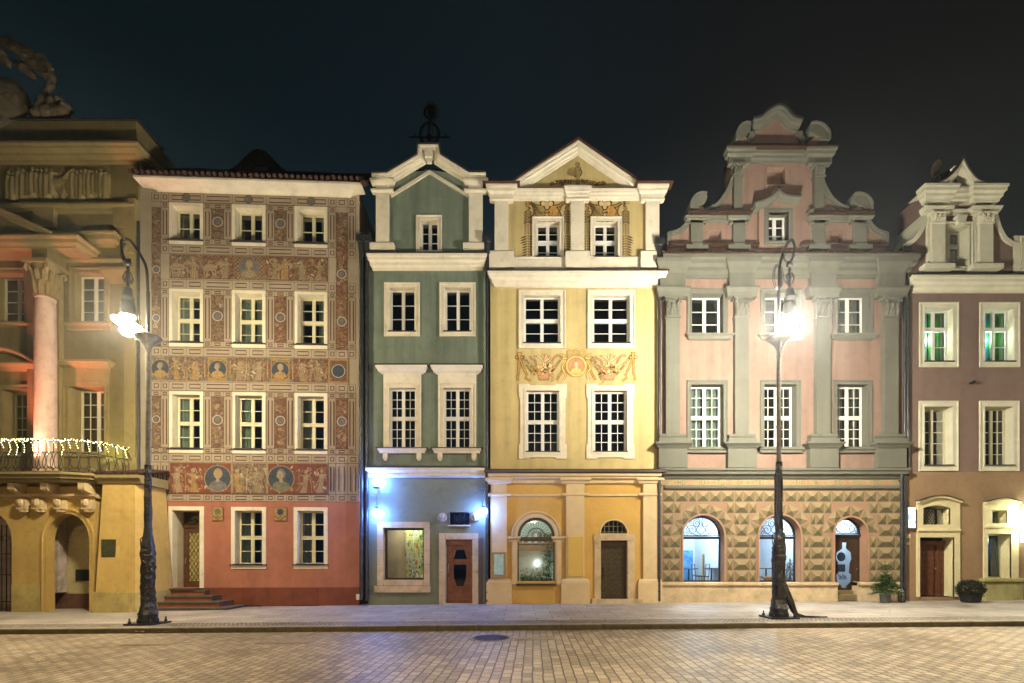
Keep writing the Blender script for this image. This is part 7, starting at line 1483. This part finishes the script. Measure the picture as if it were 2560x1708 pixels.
# ---- trophy sculpture on the attic: cuirass, wing, kneeling figures, drapery
e = empty('attic_sculpture', (F.O.x+U(60, .2), F.O.y-.1, F.O.z+Z(299, .2)), 0, 'dark stone trophy sculpture with drooping wing and banner on the palace roof', 'sculpture')
m = MB(); X = lambda px: U(px, .1)-U(60, .2); Y = lambda py: Z(py, .1)-Z(299, .2)
m.ball((X(6), 0, Y(268)), (.95, .5, .98), 18, 12)      # great round shield / globe
for a, b, r_ in ((128, 288, .33), (112, 280, .28), (140, 268, .26), (150, 285, .28), (165, 288, .22), (120, 262, .24), (104, 292, .25), (172, 275, .14), (160, 262, .12)): m.ball((X(a), .1, Y(b)), (r_, .24, r_*.9), 10, 8)
o1 = m.build('globe_and_helmet', mat('sculpture_stone', (.12, .095, .065), .85, .35, 3, .4, 14, dirt=.5), e)
m = MB()
for i in range(9):       # wing of long drooping feathers / folded banner
    f_ = i/8; P = bez([(X(-10+8*i), .1+.02*i, Y(100+5*i)), (X(30+8*i), .15, Y(118+7*i)), (X(75+7*i), .12, Y(140+8*i)), (X(100+5.5*i), .1, Y(175+3*i))], 5); P = [(p[0], p[1], Y(100)+(p[2]-Y(100))) for p in P] if len(P[0]) > 2 else P
    m.tube(P, [.1+.03*sin(pi*k/(len(P)-1)) for k in range(len(P))], 7)
m.tube([(X(146), .15, Y(184)), (X(90), .15, Y(138)), (X(30), .15, Y(104))], [.03, .05, .05], 6)
m.tube([(X(104), .1, Y(150)), (X(128), .1, Y(175)), (X(136), .1, Y(205)), (X(128), .1, Y(230)), (X(120), .1, Y(255))], [.14, .15, .13, .12, .12], 8); m.tube([(X(120), .12, Y(160)), (X(140), .12, Y(200)), (X(142), .12, Y(225))], [.08, .1, .06], 7)
m.tube([(X(45), .12, Y(165)), (X(70), .12, Y(180)), (X(96), .12, Y(206))], [.08, .18, .06], 8)
m.tube([(X(-10), .2, Y(120)), (X(15), .22, Y(150)), (X(40), .2, Y(180))], [.2, .2, .08], 8); m.tube([(X(0), .35, Y(160)), (X(12), .4, Y(180)), (X(20), .4, Y(195))], [.14, .16, .08], 8)
for i in range(5): m.tube([(X(-8+9*i), .42, Y(285)), (X(-4+9*i), .45, Y(265)), (X(2+9*i), .42, Y(258+3*i))], [.07, .08, .04], 6)
o2 = m.build('wing_and_banner', MT['sculpture_stone'], e)
for o in (o1, o2):
    r_ = o.modifiers.new('r', 'REMESH'); r_.mode = 'VOXEL'; r_.voxel_size = .035; r_.use_smooth_shade = True
    tx = bpy.data.textures.new('sculpt', 'CLOUDS'); tx.noise_scale = .22; d_ = o.modifiers.new('d', 'DISPLACE'); d_.texture = tx; d_.strength = .09; d_.mid_level = .5
from mathutils import noise
# ================================================================== STREET LAMPS
WRAP = mat('black_wrapped_iron', (.014, .014, .015), .22, .4, 30, .9, 22, spec=.7)
def street_lamp(px, pb, D, hook, bulb, tilt, label, wrap, power):
    y = D-CAMD; F = Fac(px, y, 0, 0); zg = gz(F.O.x); e = empty('street_lamp', (F.O.x, y, zg), 0, label, 'street lamp', 'street lamps on the pavement')
    s = K/D; X = lambda a: (a-px)/s; Zz = lambda b: (VY-b)/s+CAMZ-zg
    m = MB(); m.box(-.36, .36, -.36, .36, 0, .045)
    for a in (-.27, .27):
        for b in (-.27, .27): m.lathe([(.035, .045), (.035, .1), (.02, .11), (.02, .17)], (a, b), 8)
    m.build('base_plate', IRON, e)
    m = MB(); m.lathe([(.24, .045), (.24, .14), (.22, .16), (.215, .24), (.23, .25), (.20, .3)], (0, 0), 24)
    m.build('plinth', IRON, e, smooth=True)
    # pole, its lower part wrapped and lumpy
    m = MB(); zt = Zz(860); m.lathe([(.06, 2.0), (.055, zt)], (0, 0), 14); m.lathe([(.075, 3.9), (.075, 3.98)], (0, 0), 14); m.lathe([(.07, 5.0), (.07, 5.05)], (0, 0), 14); m.build('pole', IRON if 0 else mat('lamplit_pole', (.20, .19, .17), .45, .35, 9, .8, 30, spec=.5), e, smooth=True)  # pole and collar paler than the black iron: lamp light put into the colour
    m = MB(); pr = [(.22, .26), (.185, .36), (.16, .55), (.155, .9), (.15, 1.3), (.165, 1.6), (.17, 1.85), (.13, 2.1), (.12, 2.15), (.095, 2.3), (.085, 2.8), (.08, 3.4), (.075, 4.1)]
    n, seg = 26, 120; V = []
    for i in range(seg+1):
        z = pr[0][1]+(pr[-1][1]-pr[0][1])*i/seg; k = max(j for j in range(len(pr)) if pr[j][1] <= z+1e-6); k = min(k, len(pr)-2); t = (z-pr[k][1])/(pr[k+1][1]-pr[k][1]); r = pr[k][0]+(pr[k+1][0]-pr[k][0])*t
        for j in range(n): a = 2*pi*j/n; q = r*(1+.20*noise.noise((cos(a)*1.5+px, sin(a)*1.5, z*2.2))+.16*noise.noise((cos(a)*3+px, sin(a)*3, z*9))+.05*noise.noise((cos(a)*8, sin(a)*8+px, z*30))); V.append((q*cos(a), q*sin(a), z))
    m.add(V, [(i*n+j, i*n+(j+1) % n, (i+1)*n+(j+1) % n, (i+1)*n+j) for i in range(seg) for j in range(n)]); 
    for q in range(5 if wrap else 1):       # cable turns
        ph = q*1.3; m.tube([((.14 if z < 2.2 else .085)*1.12*cos(z*1.1+ph+.6*sin(z*3)), (.14 if z < 2.2 else .085)*1.12*sin(z*1.1+ph+.6*sin(z*3)), z) for z in [.5+.08*k for k in range(42)]], .014, 5)
    m.build('wrapping', WRAP, e, smooth=True)
    if wrap:
        m = MB(); m.tube([(.05, -.12, 1.25), (.14, -.16, .95), (.22, -.12, .7), (.34, -.08, .42), (.42, -.06, .2), (.5, -.05, .07), (.7, .0, .03), (.95, .05, .03), (1.25, .04, .03)], [.08, .11, .12, .10, .08, .06, .03, .02, .015], 9); m.tube([(.5, -.02, .1), (.68, -.1, .04), (.9, -.12, .03), (1.1, -.02, .03)], .014, 5); m.build('cable_bundle', WRAP, e, smooth=True)
        m = MB(); m.ball((-.06, .1, 2.02), (.12, .12, .16), 10, 7); m.build('junction_bulge', WRAP, e, smooth=True)
    # flared collar at the top of the pole
    m = MB(); z = Zz(868); zz = Zz(843); h = zz-z; m.lathe([(.06, z-.12), (.08, z-.05), (.10, z+.02), (.19, z+h*.5), (.30, z+h*.85), (.31, zz), (.24, zz+.05), (.06, zz+.1), (.05, zz+.12)], (0, 0), 20); m.build('collar', mat('lamplit_pole', (.2, .19, .17)), e, smooth=True)
    # mast, crook and suspension
    m = MB(); hk = [(X(a), 0, Zz(b)) for a, b in hook]; m.tube([(0, 0, zz+.05), (0, 0, hk[0][2]-.6)], .045, 10); P = bez([(p[0], p[2]) for p in [(0, 0, hk[0][2]-.6)]+hk], 6); m.tube([(a, 0, b) for a, b in P], .036, 8)
    lp = hk[-1]; bx, bz = X(bulb[0]), Zz(bulb[1])
    m.tube([(a, 0, b) for a, b in bez([(bx-.02, bz+1.62), (bx-.14, bz+1.7), (bx-.17, bz+1.95), (bx-.07, bz+2.1)], 6)], .03, 7); m.tube([(a, 0, b) for a, b in bez([(lp[0], lp[2]), (bx+.05, bz+1.68), (bx, bz+1.55)], 5)], .03, 7)
    m.ball((bx, 0, bz+1.58), (.09, .09, .08)); m.build('crook', IRON, e, smooth=True)
    m = MB(); m.lathe([(.025, bz+1.5), (.05, bz+1.45), (.025, bz+1.4), (.05, bz+1.33), (.03, bz+1.28), (.04, bz+.98), (.1, bz+.92), (.13, bz+.72), (.15, bz+.7), (.14, bz+.6)], (bx, 0), 12)
    for k in range(7): a = k*.9; m.tube([(bx+.06*cos(a), .06*sin(a), bz+1.35), (bx+.12*cos(a), .12*sin(a), bz+1.2), (bx+.07*cos(a), .07*sin(a), bz+1.08)], .012, 5)
    m.build('suspension_rod', IRON, e, smooth=True)
    m = MB(); m.lathe([(.1, bz+.62), (.15, bz+.56), (.17, bz+.42), (.17, bz+.28), (.19, bz+.22), (.17, bz+.2)], (bx, 0), 20); m.build('lamp_hood', IRON, e, smooth=True)
    M = Matrix.Rotation(R(tilt), 3, 'Y')
    m = MB(); m.ball((bx, 0, bz+.0), (.36, .36, .12), 22, 9, M); m.ball((bx-.0, 0, bz-.14), (.17, .17, .16), 16, 10); gl = m.build('glowing_bowl', emit('lamp_bulb_glow_%d' % power, (1, .92, .74) if wrap else (1, .86, .56), power), e, smooth=True)
    if wrap:
        m = MB(); cx_, cz_ = X(bulb[0]-30), bz+1.25
        for k in range(5): m.tube([(cx_+(.08+.015*k)*cos(t*.4), .03*sin(k*2), cz_+(.26+.02*k)*sin(t*.4)) for t in range(17)], .01, 4)
        m.build('cable_coil', IRON, e)
    return e
street_lamp(1947, 1545, 13.25, [(1949, 672), (1956, 640), (1968, 610), (1980, 600), (1986, 616), (1984, 640)], (1974, 812), -24, 'right street lamp with black cables wrapped round its pole, before the pink house', True, 1350)
street_lamp(370, 1560, 13.0, [(366, 672), (352, 640), (326, 602), (307, 600), (304, 625), (312, 650)], (320, 812), 24, 'left street lamp with glossy black lower pole, between palace and red house', False, 560)

# ------------------------------------------------------------------ thin haze added round the whole scene to give the lamps a halo
me = bpy.data.meshes.new('halo_haze'); b_ = bmesh.new(); bmesh.ops.create_cube(b_, size=1)
for v in b_.verts: v.co = Vector((v.co.x*156, v.co.y*156, -2.4+(v.co.z+.5)*27.4))
b_.to_mesh(me); b_.free(); hm = bpy.data.materials.new('halo_haze_air'); hm.use_nodes = True; t = hm.node_tree; t.nodes.clear(); o_ = N(t, 'ShaderNodeOutputMaterial'); p_ = N(t, 'ShaderNodeVolumePrincipled')
p_.inputs['Color'].default_value = (.92, .94, .96, 1); p_.inputs['Density'].default_value = .0012; p_.inputs['Anisotropy'].default_value = .89; L(t, p_.outputs[0], o_.inputs['Volume'])
me.materials.append(hm); o = bpy.data.objects.new('halo_haze', me); COL.objects.link(o); o['kind'] = 'stuff'
